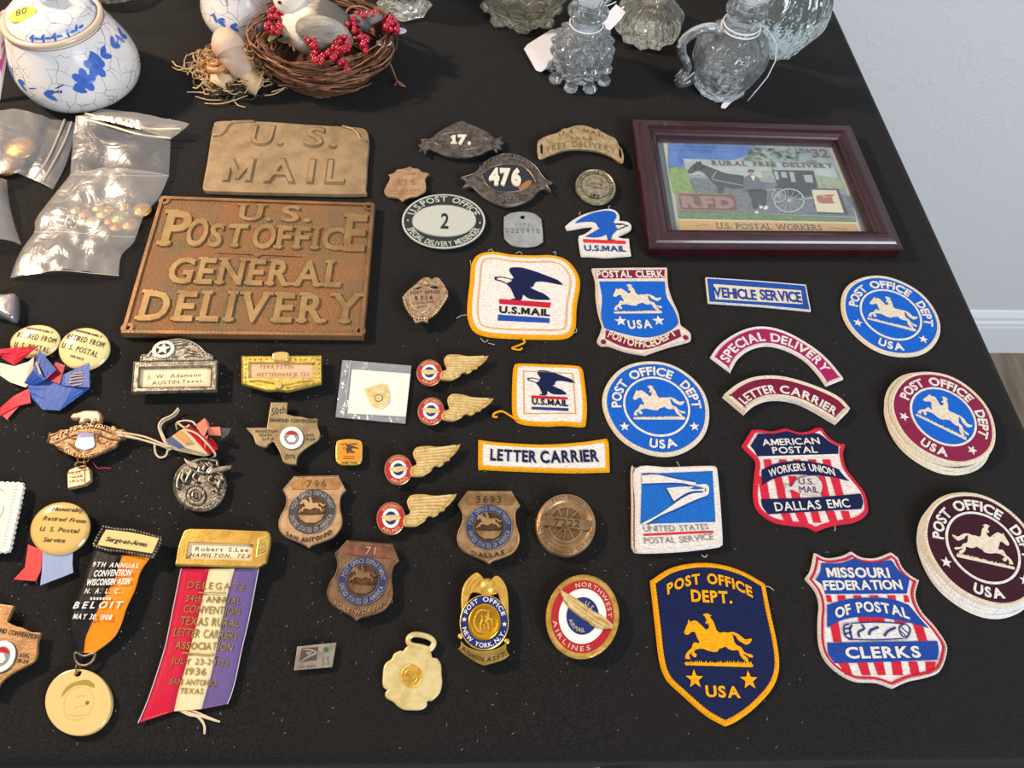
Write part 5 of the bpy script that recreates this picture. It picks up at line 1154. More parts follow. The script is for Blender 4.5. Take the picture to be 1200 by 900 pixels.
link('seal_relief', [rim(el.ring(.62), .0006, .0031, .0036, 0, None)]+[bar(m(*a), m(*b), .0008, .0031, .0037) for a, b in (((355, 465), (425, 462)), ((360, 500), (440, 505)), ((350, 545), (430, 550)), ((385, 470), (385, 500)))]+[lathe(m(412, 512), [(.0012, .0031), (.001, .0038)], 8, cap1=True)], GOLD, it)

# ================================================================== ribbons and medals
m = Map(80, 600, 4.733, .006)
it = thing('ribbon_medal', 'black and orange convention ribbon with beaded name bar and hanging ivory medal', 'medal', m(200, 500))
BK = silk('1b1a1c'); OR = silk('ef8a12')
def edge(m, pts, zs): return [m.at(z)(x, y)+(z,) for (x, y), z in zip(pts, zs)]
def dense3(L, n=5):
    xy = sm([(p[0], p[1]) for p in L], n, False); zz = sm([(p[2], 0) for p in L], n, False); return [(p[0], p[1], max(.0007, q[0])) for p, q in zip(xy, zz)]
zs = [.006, .006, .007, .0065, .006, .005, .003]
eL = dense3(edge(m, [(150,200),(112,300),(80,400),(38,500),(15,590),(22,690),(50,785)], zs)); eM = dense3(edge(m, [(300,238),(262,350),(215,450),(172,530),(138,600),(98,690),(90,782)], zs)); eR = dense3(edge(m, [(452,255),(402,330),(372,420),(330,520),(298,610),(245,700),(152,782)], zs))
wv = lambda s, t: .0008*sin(s*11+t*3)*s
link('ribbon_stripe', loft(eL, eM, 5, .0003, wv), BK, it, True); link('ribbon_stripe', loft(eM, eR, 5, .0003, lambda s, t: wv(s, 1)*(1-t)+.0012*t*s*sin(s*14)), OR, it, True)
PT2 = mat('silver_print', 'e8e4dc', .5)
ml = Map(80, 600, 4.733, .0078)
link('lettering', [shift(tl(ml, s, *a, *b, c, th=.0002, **kw), 0, 0, dz) for s, a, b, c, kw, dz in (
    ('9TH ANNUAL', (132, 302), (388, 312), 26, dict(bold=.02, gap=.25, ital=.15), 0), ('CONVENTION', (138, 358), (345, 352), 34, dict(bold=.02, gap=.1, ital=.15), 0), ('WISCONSIN ASSN', (98, 408), (340, 400), 34, dict(bold=.03, gap=.1, ital=.15), .0002),
    ('N. A. L. C.', (90, 452), (285, 452), 28, dict(bold=.01, gap=.25, ital=.2), .0002), ('BELOIT', (25, 535), (290, 532), 36, dict(bold=.02, gap=.35, ital=.2), 0), ('MAY 30, 1908', (22, 592), (235, 598), 30, dict(bold=.02, gap=.15, ital=.15), -.0004))], PT2, it)
link('print_line', [bar(ml(124+k*17, 482), ml(134+k*17, 480), .0014, .008, .0082) for k in range(7)], PT2, it)
mb = m.at(.0095)
link('name_plate', plate(sm(mb.l([(208,95,1),(350,112),(500,143,1),(480,190),(462,228,1),(310,205),(160,182,1),(180,140)]), 3), .0070, .0092, .0004), mat('ivory_plate', 'e6cb86', .18, coat=.6), it)
link('bar_back', plate(mb.l([(195,82),(512,132),(468,243),(142,188)]), .0062, .0078, .0004), metal('black_bar', '4a453f', '2c2825', .4), it)
bd = resample(mb.l([(192,78),(260,92),(350,95),(440,120),(515,140),(500,185),(465,248),(380,232),(300,215),(210,208),(135,182),(160,130)]), .0019)
link('bead', [lathe(p, [(.0010, .0070), (.0010, .0084), (.0005, .0092)], 7, cap1=True) for p in bd], metal('bead_silver', '8d867c', '4b4640', .35), it)
link('lettering', tl(m.at(.0094), 'Sergt-at-Arms', 205, 160, 432, 192, 26, th=.0002, ital=.25, bold=.01, gap=.06, serif=.5), INK, it)
clasp(it, m(220, 190), m(440, 220), .0062)
rg = [p+(.0036,) for p in sm(Map(80, 600, 4.733, .0036).l([(42,780),(38,815),(60,845),(100,850),(135,825),(150,785),(120,790),(85,800)]), 4)]
link('ring', tube(rg, .0008, 6, True), metal('ring_steel', '9c8f80', '6a5d50', .4), it, True)
m2 = Map(0, 690, 5, .0035)
link('link_wire', tube([m2(455, 435)+(.0036,), m2(450, 465)+(.0050,), m2(458, 500)+(.0046,), m2(465, 475)+(.0026,), m2(462, 440)+(.0028,), m2(455, 435)+(.0036,)], .0005, 5), _M['ring_steel'], it)
el = el_px(m2, 457, 661, 193, 193, -.30)
hole = circle(m2(457, 493), .0021, 16)
link('medal_disc', plate(el.ring(1, 56), .0004, .0036, .0008, [hole]), mat('ivory_disc', 'e4c27e', .25, coat=.4), it)
ol = mat('olive_print', '9c8a30', .5)
link('olive_arc', plate(sm(m2.l([(360,635,1),(375,595),(410,560),(470,538),(520,535),(555,560,1),(550,580),(500,565),(440,570),(395,600),(365,632)]), 4), .0036, .0037), ol, it)
fp = mat('faded_print', 'cda866', .5)
link('faded_picture', [pline(sm(m2.l(q), 4, True)+[m2(*q[0])], .0004, .0036, .00368) for q in ([(375,680),(400,610),(470,575),(530,600),(550,660),(520,730),(450,770),(390,750)],)]+[pline(sm(m2.l(q), 4, False), .0005, .0036, .00368) for q in ([(430,700),(460,690),(500,685)], [(500,670),(520,660),(528,672)], [(400,740),(450,745),(500,735)], [(440,640),(480,625),(510,630)])], fp, it)
link('print_dot', plate(circle(m2(512, 668), .0011, 10), .0036, .0037), ink('77663a'), it)

# delegate ribbon
m = Map(150, 600, 3.333, .004)
it = thing('ribbon_medal', 'long red, cream and purple delegate ribbon with gold lettering under a brass name bar', 'medal', m(320, 480))
zs = [.006, .0045, .003, .0025, .0025, .0025, .002]
E1 = dense3(edge(m, [(208,222),(190,310),(168,420),(146,525),(112,635),(76,740),(40,824)], zs)); E2_ = dense3(edge(m, [(318,222),(293,330),(270,430),(246,520),(221,620),(197,700),(180,778)], zs))
E3 = dense3(edge(m, [(416,222),(387,330),(366,430),(346,530),(326,630),(305,705),(287,770)], zs)); E4 = dense3(edge(m, [(510,222),(492,320),(470,430),(446,530),(424,635),(406,705),(388,750)], zs))
wv = None
link('ribbon_stripe', loft(E1, E2_, 4, .0003, wv), silk('c4183a'), it, True); link('ribbon_stripe', loft(E2_, E3, 4, .0003, wv), silk('e8d6a8'), it, True); link('ribbon_stripe', loft(E3, E4, 4, .0003, wv), silk('66558c'), it, True)
link('selvage', [tube([(x, y, z+.0002) for x, y, z in E4], .0003, 4), tube([(x, y, z+.0002) for x, y, z in E1], .0003, 4)], mat('selvage', 'd8c3c8', .8), it)
gi = mat('gold_lettering', 'a08a4a', .4, .4)
ml = Map(150, 600, 3.333, .0030)
T = []
for s, a, b, c, kw in (('DELEGATE', (236, 300), (458, 310), 26, dict(gap=.25)), ('34th ANNUAL', (228, 350), (440, 362), 24, dict(bold=.01, gap=.12)), ('CONVENTION', (218, 393), (435, 405), 30, dict(gap=.12)), ('TEXAS RURAL', (203, 440), (432, 450), 32, dict(bold=.01, gap=.08)), ('LETTER CARRIERS', (176, 484), (424, 500), 34, dict(gap=.08)), ('ASSOCIATION', (182, 533), (406, 542), 28, dict(bold=.015, gap=.1)), ('JULY 23-24-25', (168, 592), (390, 600), 24, dict(gap=.15)), ('1936', (222, 635), (304, 638), 28, dict(gap=.12)), ('SAN ANTONIO,', (160, 672), (348, 682), 24, dict(gap=.1)), ('TEXAS', (200, 708), (292, 712), 22, dict(gap=.12))):
    vf = tl(ml, s, *a, *b, c, th=.0002, **kw); zz_ = []
    for x, y, z in vf[0]:
        j = next((j for j in range(1, len(E2_)) if E2_[j][1] <= y), len(E2_)-1); p_, q_ = E2_[j-1], E2_[j]
        zz_.append((x, y, z-.0030+p_[2]+(q_[2]-p_[2])*max(0, min(1, (p_[1]-y)/((p_[1]-q_[1]) or 1e-9)))+.0003))
    T.append((zz_, vf[1]))
link('lettering', T, gi, it)
link('divider', [bar(ml(280, 318), ml(390, 322), .0006, .0056, .0060), bar(ml(212, 550), ml(345, 562), .0008, .0034, .0036)], gi, it)
fr = mat('fringe', 'e6d3b0', .8)
link('fringe_thread', [tube(path3([(150+a/3.333, 600+b/3.333) for a, b in q], .0012), .0005, 4) for q in ([(200,765),(250,775),(310,800),(358,820)], [(205,772),(260,790),(330,812),(355,818)], [(195,760),(240,785),(285,810),(300,840),(298,868)], [(190,768),(235,792),(270,800),(295,830),(298,860)])], fr, it)
mh = Map(190, 610, 7.5, .009)
FO = sm(mh.l([(112,388,1),(140,230),(178,120,1),(200,85),(240,70,1),(500,74),(800,87),(912,90,1),(942,112),(945,200),(912,362,1),(830,410,1),(500,402)]), 3)
br = metal('brass_bar', 'd8b158', 'c09844', .36, .3, 500, 90, .6)
link('name_bar', plate(FO, .0055, .009, .0008, [mh.l([(228,185),(800,207),(786,352),(205,335)])]), br, it)
link('name_card', plate(mh.at(.006).l([(215,180),(810,205),(795,358),(195,340)]), .0052, .0068), mat('card_paper', 'ecdcba', .8), it)
mc = mh.at(.0069)
link('typed_name', words(tl(mc, 'Robert S.Lee', 290, 268, 755, 278, 38, th=.0001, gap=.2), tl(mc, 'HAMILTON, TEX', 240, 318, 770, 330, 34, th=.0001, ital=.3, gap=.3)), ink('4c4038'), it)
link('side_panel', [tube([p+(.0090,) for p in mh.l(q)], .0005, 5) for q in ([(850,165),(925,135)], [(830,320),(905,290)], [(830,320),(850,165)])]+[lathe(mh(x, y), [(.0010, .0088), (.0009, .0096), (.0004, .0099)], 7, cap1=True) for x, y in ((880,190),(870,215),(895,205),(885,235),(865,250),(900,255),(880,270),(860,285),(895,230))], mat('gold_crest', 'e8cb7a', .3, .7), it)
clasp(it, mh(300, 360), mh(800, 380), .0055)

# bear medal
m = Map(40, 470, 8.18, .007)
OB = sm(m.l([(120,400,1),(130,340),(150,298,1),(200,310),(240,270),(320,265),(390,240),(430,222),(520,222),(620,228),(700,250),(760,228),(795,262),(845,262),(880,285),(875,330),(868,358,1),(812,372),(780,430),(720,462),(600,512),(540,535),(480,540),(400,530),(300,500),(220,450),(180,412)]), 4)
BM = metal('antique_brass', '9a7a58', '5c452f', .45, .8, 900, 350, .6)
it = badge('convention_badge', 'ornate antique badge with a walking bear on top and a small hanging box', 'badge', OB, .0045, .002, BM, .0008)
PB2 = metal('bear_bronze', 'd0a888', 'a88262', .4, .3, 900, 200, .5)
link('bear', plate(sm(m.l([(355,160,1),(390,125),(430,118),(490,100),(560,97),(625,106),(655,150),(645,215,1),(612,215,1),(598,192),(575,225,1),(548,225,1),(545,195),(505,195),(492,228,1),(432,222,1),(445,182),(400,184),(362,178)]), 4), .0055, .0090, .0014), PB2, it)
link('raised_scroll', [tube([p+(.0066,) for p in sm(m.l(q), 4, False)], .0008, 5) for q in ([(150,330),(250,300),(380,270),(500,245),(620,260),(740,300),(860,330)], [(190,400),(300,350),(400,320),(500,300),(620,320),(720,360),(800,370)], [(220,430),(330,480),(450,515),(560,505),(700,450),(780,410)], [(300,300),(330,340),(390,360)], [(640,300),(600,350),(640,400),(700,380)], [(330,400),(380,440),(420,470)], [(150,300),(140,350),(125,395)], [(700,250),(740,290),(780,270)], [(850,270),(845,320),(865,350)])], metal('scroll_bronze', 'b8916a', '8c6a48', .4), it)
link('lettering', words(bend(tl(m, 'STATE CONVENTION', 200, 370, 800, 345, 42, dz=-.0004, th=.0006, bold=.01, gap=.2), m(200, 370), m(500, 255), m(800, 345)), bend(tl(m, 'SAN FRANCISCO', 290, 470, 700, 455, 36, dz=-.0004, th=.0006, bold=.0, gap=.2), m(290, 450), m(490, 525), m(700, 440))), _M['scroll_bronze'], it)
link('small_shield', plate(sm(m.l([(420,320,1),(490,305),(570,318,1),(575,370),(582,410),(560,445),(480,472,1),(410,445),(395,405),(415,370)]), 4), .0065, .0076, .0003), ENW, it)
link('blue_chief', plate(sm(m.l([(420,320,1),(490,303),(572,318,1),(572,345,1),(490,350),(418,350,1)]), 4), .0076, .0078), mat('lilac', '6a68a8', .3), it)
link('chain_link', [tube([p+(.005,) for p in sm(m.at(.005).l(q), 4)], .0005, 5, True) for q in ([(420,545),(460,540),(475,575),(440,590),(420,570)], [(480,545),(520,540),(515,575),(485,580)], [(400,600),(430,585),(480,595),(490,620),(440,635),(400,622)])], BM, it)
link('hanging_box', plate(m.at(.004).l([(335,662),(395,635),(490,612),(535,650),(540,755),(480,800),(322,835),(318,700)]), .0006, .0042, .0004), PB2, it)
link('box_corner', [bar(m.at(.004)(488, 640), m.at(.004)(485, 795), .0006, .0042, .0046), bar(m.at(.004)(325, 690), m.at(.004)(530, 655), .0006, .0042, .0046)], BM, it)
link('lettering', [tl(m.at(.0042), s, *a, *b, c, th=.0002, gap=.15) for s, a, b, c in (('CAL', (360, 705), (450, 692), 24), ('OAKLAND', (340, 745), (465, 725), 22), ('1905', (340, 785), (470, 770), 22))], ink('6b4a30'), it)

# round medal and its crumpled ribbon with string
m = Map(180, 470, 6.667, .004)
el = el_px(m, 357, 652, 208, 200, .2)
it = thing('ribbon_medal', 'round dark pewter medal with eagle wings below a crumpled cream and red ribbon', 'medal', el.C)
PW = metal('medal_pewter', '8f887a', '4c473e', .42, .9, 900, 400, .7)
link('medal_disc', dome(el.C, el.AX, el.AY, [(.96, .0008), (1, .0018), (1, .0034), (.95, .0040), (.90, .0034), (.01, .0034)], 56), PW, it)
link('wing', [plate(sm(m.at(.005).l([(235,445,1),(290,470),(350,490),(330,525),(290,520),(255,490)]), 4), .0034, .0056, .0008), plate(sm(m.at(.005).l([(615,500,1),(600,525),(560,545),(500,560),(430,570),(440,540),(500,515),(560,505)]), 4), .0034, .0056, .0008)], metal('wing_pewter', 'a79f8f', '6e675b', .35), it)
link('top_scroll', [tube([p+(.0046,) for p in sm(m.at(.0046).l(q), 4, False)], .0011, 5) for q in ([(300,480),(340,465),(400,455),(460,465),(495,470),(500,510)], [(320,500),(360,520),(350,550),(390,560)], [(430,480),(460,510),(430,540),(420,570)], [(370,480),(400,510),(380,540)], [(300,540),(270,590),(250,640)], [(220,560),(190,620),(185,680)], [(480,600),(520,620),(500,680)], [(460,580),(430,620),(470,650)], [(330,560),(310,600),(340,630)], [(240,560),(220,600),(240,640)], [(500,560),(530,580),(540,620)], [(450,700),(480,680),(500,720)])], _M['wing_pewter'], it, True)
e3 = el_px(m, 328, 735, 82, 80)
link('inner_roundel', [rim(e3.ring(1, 40), .0010, .0034, .0048, 0, None), plate(e3.ring(.9, 30), .0034, .0040), rim(e3.ring(.6, 30), .0008, .0040, .0048, 0, None)], PW, it)
link('roundel_figure', tube([e3.p(r, radians(a))+(.0044,) for r, a in ((.3, 200), (.35, 120), (.3, 60), (.1, 0), (.3, 300), (.35, 230))], .0007, 5), _M['wing_pewter'], it)
link('lettering', tarc('GRAND', el, -55, 12, .92, .13, .0036, top=False, th=.0006, bold=.01, gap=.3), _M['wing_pewter'], it)
ms = Map(180, 470, 6.667, .005)
r2 = thing('award_ribbon', 'crumpled cream, blue and red ribbon bundle tied with pale string above the pewter medal', 'ribbon', ms(300, 330))
def facet(name, pts, m_, it):
    """folded sheet from triangles: pts = list of polygons with (x, y, z)"""
    V, F = [], []
    for P in pts:
        n = len(V); V += [ms.at(z)(x, y)+(z,) for x, y, z in P]; k = len(P); F.append(tuple(range(n, n+k)))
        V += [(a, b, c-.0003) for a, b, c in V[n:n+k]]; F.append(tuple(range(n+k, n+2*k))[::-1]); F += [(n+i, n+k+i, n+k+(i+1) % k, n+(i+1) % k) for i in range(k)]
    return link(name, (V, F), m_, it)
facet('cream_fold', [[(80, 315, .004), (240, 210, .011), (440, 420, .008), (395, 432, .004)], [(80, 315, .004), (395, 432, .004), (250, 405, .002), (130, 372, .001)]], silk('d8c49c'), r2)
facet('blue_stripe', [[(92, 312, .0052), (140, 275, .008), (245, 360, .008), (200, 372, .0055)]], silk('5a628c'), r2)
facet('orange_stripe', [[(160, 262, .0095), (210, 225, .011), (300, 320, .0100), (240, 330, .0085)]], silk('cf9a58'), r2)
facet('red_fold', [[(240, 205, .012), (300, 195, .010), (430, 420, .009), (440, 405, .008)], [(300, 195, .010), (350, 240, .013), (500, 372, .008), (430, 425, .0045)], [(430, 285, .010), (455, 290, .012), (502, 360, .009), (490, 390, .004)]], silk('c4202c'), r2)
facet('pink_fold', [[(325, 190, .011), (400, 132, .015), (430, 200, .013), (390, 285, .011)], [(400, 132, .015), (430, 165, .010), (440, 215, .011), (430, 220, .013)], [(425, 205, .012), (520, 200, .011), (525, 270, .009), (430, 265, .008)], [(390, 285, .011), (425, 265, .010), (400, 380, .009)]], silk('e8866c'), r2)
facet('grey_tip', [[(530, 210, .006), (605, 212, .004), (580, 265, .002), (530, 295, .0015)]], silk('5c5348'), r2)
ST = mat('string', 'dcc6a4', .85)
link('string', [tube(path3(q, .003, 6), .0007, 6) for q in (
    [(135, 506, .008), (150, 508, .006), (170, 512, .004), (190, 520, .006), (200, 524, .006)], [(136, 508, .008), (155, 512, .005), (175, 518, .004), (196, 524, .005)], [(138, 510, .008), (160, 514, .004), (180, 519, .003), (200, 527, .004)],
    [(209, 478, .004), (202, 486, .003), (190, 492, .003), (186, 500, .003), (190, 512, .003), (194, 520, .005)], [(210, 480, .003), (204, 488, .002), (192, 494, .002), (188, 502, .002), (193, 514, .003), (196, 521, .005)],
    [(181, 518, .004), (182, 530, .001), (187, 536, .001), (194, 534, .001), (197, 526, .003)], [(208, 504, .003), (207, 496, .006), (215, 493, .008), (225, 494, .009), (229, 498, .012)], [(216, 503, .012), (230, 508, .013), (243, 520, .011), (252, 532, .005), (248, 537, .001), (243, 539, .001)], [(208, 495, .006), (216, 501, .010), (222, 498, .012)])], ST, r2, True)

# white perforated plaque at the left edge
m = Map(0, 550, 8.18, .006)
q = [(-330, 100), (215, 118), (232, 150), (95, 780), (60, 800), (-420, 790)]
O = resample(m.l(q), .0017); O2 = inset(ccw(O), .0004)
O = [(a if i % 2 else b) for i, (a, b) in enumerate(zip(ccw(O), inset(ccw(O), .0008)))]
it = badge('stamp_plaque', 'white plaque shaped like a perforated stamp at the left picture edge', 'plaque', O, .0034, .0026, mat('plaque_white', 'e3ddd2', .5), .0003)
link('picture_panel', plate(m.l([(-280,140),(150,150),(30,740),(-360,730)]), .006, .0062), mat('plaque_grey', 'd6d2cc', .6), it)
link('printed_line', [bar(m(150-k*6.3, 160+k*32), m(175-k*6.5, 160+k*32), .0003, .006, .0062) for k in range(19)]+[pline(sm(m.l(z), 4, False), .0007, .0062, .0063) for z in ([(40,360),(20,430),(-20,480)], [(-20,180),(20,200),(40,215)])], ink('9a9aa2'), it)

# ================================================================== picture frame
FZ = .0115
m = Map(720, 110, 3.3333, FZ)
O = ccw(m.l([(68,97),(925,122),(1133,605),(140,600)]))
prof = [(0, .0004), (0, .0095), (.0008, .0112), (.0050, .0116), (.0064, .0132), (.0088, .0150), (.0120, .0152), (.0150, .0136), (.0170, .0118), (.0182, .0122), (.0196, .0108), (.0208, .0078), (.0222, .0074), (.0226, .0040), (.0226, .0010)]
it = thing('picture_frame', 'dark mahogany frame with glass over a mail-wagon stamp print', 'frame', centroid(O))
MH = mat('mahogany', '3a121d', .28, bump=.06, bscale=40, col2='290c13', cscale=18, stretch=(6, 1, 1), coat=.25)
R = [inset(O, d) if d else O for d, z in prof]
for s in range(4):
    V, F = [], []; s2 = (s+1) % 4
    for r, (d, z) in zip(R, prof): V += [r[s]+(z,), r[s2]+(z,)]
    k = len(prof)
    F = [(2*i, 2*i+1, 2*i+3, 2*i+2) for i in range(k-1)]+[(2*k-2, 2*k-1, 1, 0)]+[tuple(2*i for i in range(k)), tuple(2*i+1 for i in range(k))[::-1]]
    link('frame_rail', (V, F), MH, it)
inn = inset(O, .0215)
link('backing_board', plate(inset(O, .004), .0004, .0028), mat('backboard', '3a3430', .9), it)
link('green_mount', plate(inset(O, .0180), .0028, .0036), mat('mount_green', '64786e', .7), it)
mp = Map(720, 110, 3.3333, .0042)
pr = mp.l([(190,192),(862,208),(968,545),(245,533)])
link('print_border', plate(pr, .0036, .0041), mat('print_cream', 'e6dcb4', .6), it)
m = Map(780, 150, 5.4545, .0042)
def flat(name, col, polys, z, smooth=True, mm=None):
    link(name, join(*[plate(sm(m.at(z).l(p), 4) if smooth else m.at(z).l([q[:2] for q in p]), z-.00015, z) for p in polys]), mm or mat('print_'+col, col, .6), it)
def printed(name, c1, c2, c3, scale, axis=(0, 1, 0)):
    mm = mat(name, c1, .6, col2=c2, cscale=scale, cth=(.35, .65)); return mm
flat('print_base', '8f9da6', [[(12,98),(1046,124),(1215,560),(1222,600),(80,580)]], .0043, False, printed('print_field', '9db0a8', '8497a0', 0, 90))
flat('blue_sky', '3c6fc4', [[(12,98),(580,112),(540,170),(420,205),(112,195),(118,248),(18,250)]], .0044, False, printed('print_sky', '4a7fcc', '2f62b4', 0, 60))
flat('green_field', '7fa046', [[(18,250),(118,250),(160,330),(190,420),(52,420)]], .0044, False, printed('print_green', '8db054', '6d8f3c', 0, 200))
flat('photo_sky', 'b9c6c8', [[(112,196),(1062,236),(1110,330),(680,320),(150,300),(125,240)]], .0045, False, printed('print_haze', 'c0c8c6', 'a9b9b4', 0, 90))
flat('photo_ground', '6d7780', [[(150,318),(480,330),(1000,380),(1190,440),(1210,565),(85,530),(110,420),(180,412)]], .0045, False, printed('print_ground', '7d868c', '555d68', 0, 400))
flat('meadow', '95a58c', [[(960,300),(1118,320),(1150,390),(980,385)], [(600,270),(690,275),(700,330),(640,330)]], .0046, False, printed('print_meadow', 'a9b596', '8c9c86', 0, 200))
flat('lower_grass', '5f7c48', [[(80,530),(480,545),(1210,572),(1218,600),(90,578)]], .0046, False, printed('print_grass', '7a9656', '4c6a44', 0, 500))
rt = random.Random(4); tp = []
for _ in range(58):
    x, y = rt.uniform(525, 850), rt.uniform(128, 205)
    if y > 178 and 610 < x < 640 or x > 800 and y < 150: continue
    a_ = rt.uniform(9, 24); tp.append([(x-a_, y), (x-a_*.3, y-6-rt.random()*3), (x+a_*.6, y-4), (x+a_, y+2), (x+a_*.2, y+7), (x-a_*.7, y+4)])
flat('tree', '4d6b48', tp+[[(500,200),(520,192),(560,205),(520,210)], [(900,215),(930,203),(970,215),(930,222)], [(672,200),(680,200),(690,262),(682,262)]], .0047, True, printed('print_leaf', '4f6e4a', '6d8c72', 0, 500))
flat('horse', '2c2f35', [[(142,272),(165,245),(195,222),(195,208,1),(208,218),(225,210,1),(232,228),(270,245),(330,268),(390,290),(470,300),(500,305,1),(500,385,1),(430,388),(385,375),(372,390),(368,420,1),(335,420,1),(328,375),(300,345),(270,315),(235,280),(200,275),(170,290),(150,290)]], .0048)
flat('harness', '8f8c7e', [[(318,275,1),(328,278,1),(300,325,1),(290,318,1)], [(300,325,1),(400,345,1),(500,365,1),(500,372,1),(395,352,1),(298,333,1)], [(240,280,1),(215,300,1),(190,295,1),(215,305,1)]], .0049, False)
flat('man', '5f6873', [[(500,330),(520,308),(545,300),(570,305),(600,325),(640,385),(630,400),(600,370),(605,400),(530,400),(520,375),(515,405),(500,395)]], .0050)
flat('trousers', '25282e', [[(530,395),(640,398),(645,440),(640,490),(612,505),(600,450),(588,510),(560,510),(550,450)]], .0050)
flat('face', 'b59c86', [[(533,275),(545,268),(560,275),(560,292),(545,298),(534,290)]], .0050)
flat('hat', '33363b', [[(525,272),(545,264),(567,272),(560,280),(530,280)]], .0051)
flat('shirt', 'e6e4e0', [[(545,305),(570,308),(565,335),(556,330)], [(600,500),(618,495),(620,512),(604,515)], [(628,505),(645,495),(655,515),(630,522)], [(570,535),(588,528),(592,545),(572,545)]], .0051)
flat('wagon', '24272c', [[(680,268,1),(945,272,1),(970,370,1),(940,395,1),(720,372,1)], [(700,372,1),(940,392,1),(930,430,1),(850,440,1),(760,430,1)]], .0049, False)
flat('wagon_window', 'a9b3ba', [[(690,275,1),(715,277,1),(728,330,1),(706,330,1)], [(735,280,1),(770,282,1),(778,318,1),(742,316,1)], [(790,280,1),(820,283,1),(832,345,1),(805,345,1)], [(880,300,1),(935,300,1),(945,350,1),(895,345,1)]], .0050, False)
wc = m.at(.0051)
def wheel(cx, cy, rx, ry, col='c8ccce'):
    e = el_px(wc, cx, cy, rx, ry); L = [ring(e.ring(1, 30), e.ring(.92, 30), .0050, .0051), plate(e.ring(.12, 12), .0050, .0051)]
    for k in range(12): L.append(bar(e.p(.1, radians(30*k+8)), e.p(.95, radians(30*k+8)), .0003, .0050, .0051))
    link('wagon_wheel', join(*L), mat('print_wheel', col, .6), it)
wheel(790, 462, 98, 76); wheel(725, 430, 45, 45)
flat('shaft', 'b9bcbc', [[(645,395,1),(720,385,1),(720,390,1),(648,402,1)], [(860,455,1),(960,440,1),(960,446,1),(862,462,1)]], .0051, False)
flat('sign_plate', '6b4a3c', [[(78,425),(90,415),(430,420),(448,430),(468,520),(460,532),(110,525),(92,515)]], .0050)
link('sign_edge', rim(sm(m.at(.0051).l([(78,425),(90,415),(430,420),(448,430),(468,520),(460,532),(110,525),(92,515)]), 4), .0008, .0050, .0053, 0, None), mat('print_tan', 'a98d6e', .6), it)
link('lettering', tl(m.at(.0050), 'RFD', 108, 505, 445, 512, 68, th=.0002, bold=.06, gap=.08, serif=1), mat('print_rose', 'a27a6e', .6), it)
flat('small_stamp_shadow', '2a3036', [[(925,385,1),(1105,390,1),(1170,552,1),(975,545,1)]], .0050, False)
flat('small_stamp', 'e3dab8', [[(933,395,1),(1092,398,1),(1140,542,1),(968,535,1)]], .0052, False)
flat('small_stamp_car', 'b4654a', [[(965,435),(1000,430),(1010,445),(1060,440),(1070,470),(1080,480),(985,478)], [(1010,428),(1075,425),(1070,435),(1020,438)]], .0054)
wheel(1005, 500, 18, 18, 'b4654a'); wheel(1065, 500, 18, 18, 'b4654a')
flat('tan_band', 'd9ae68', [[(78,588,1),(1212,612,1),(1240,672,1),(80,655,1)]], .0044, False)
IR = mat('print_brown', '5a3a2c', .6)
link('lettering', words(tl(m.at(.0044), 'U.S. POSTAL WORKERS', 330, 643, 1003, 655, 36, th=.0002, bold=.0, gap=.1, serif=.7), tl(m.at(.0052), 'RURAL FREE DELIVERY', 300, 236, 1072, 256, 27, th=.0002, bold=.015, gap=.22, serif=.9)), IR, it)
link('lettering', words(tl(m.at(.0047), 'USA', 835, 155, 930, 160, 26, th=.0002, gap=.06), tl(m.at(.0047), '32', 940, 185, 1052, 186, 50, th=.0002, bold=.03, gap=.06, serif=1)), mat('print_plum', '6b3a48', .6), it)
link('small_print', [bar(m.at(.0046)(a, b), m.at(.0046)(c, d), .0007, .0045, .0046) for a, b, c, d in ((45, 118, 230, 122), (250, 122, 370, 126), (385, 127, 540, 132), (10, 138, 180, 142), (195, 142, 330, 148), (345, 150, 435, 154))], mat('print_deepblue', '2a57a8', .6), it)
link('flourish', [pline(sm(m.at(.0045).l(q), 5, False), .0006, .0044, .0046) for q in ([(185,625),(215,622),(240,615),(275,620)], [(1055,640),(1085,636),(1120,645),(1155,643)])], mat('print_brown2', 'a87840', .6), it)
GLS = bpy.data.materials.new('picture_glass'); clear_plastic(GLS, (.97, .98, .98, 1), .06, .03, 0, 1, (.8, .85, .9, 1), .03)
link('glass', plate(inset(O, .0219), .0060, .0066), GLS, it)

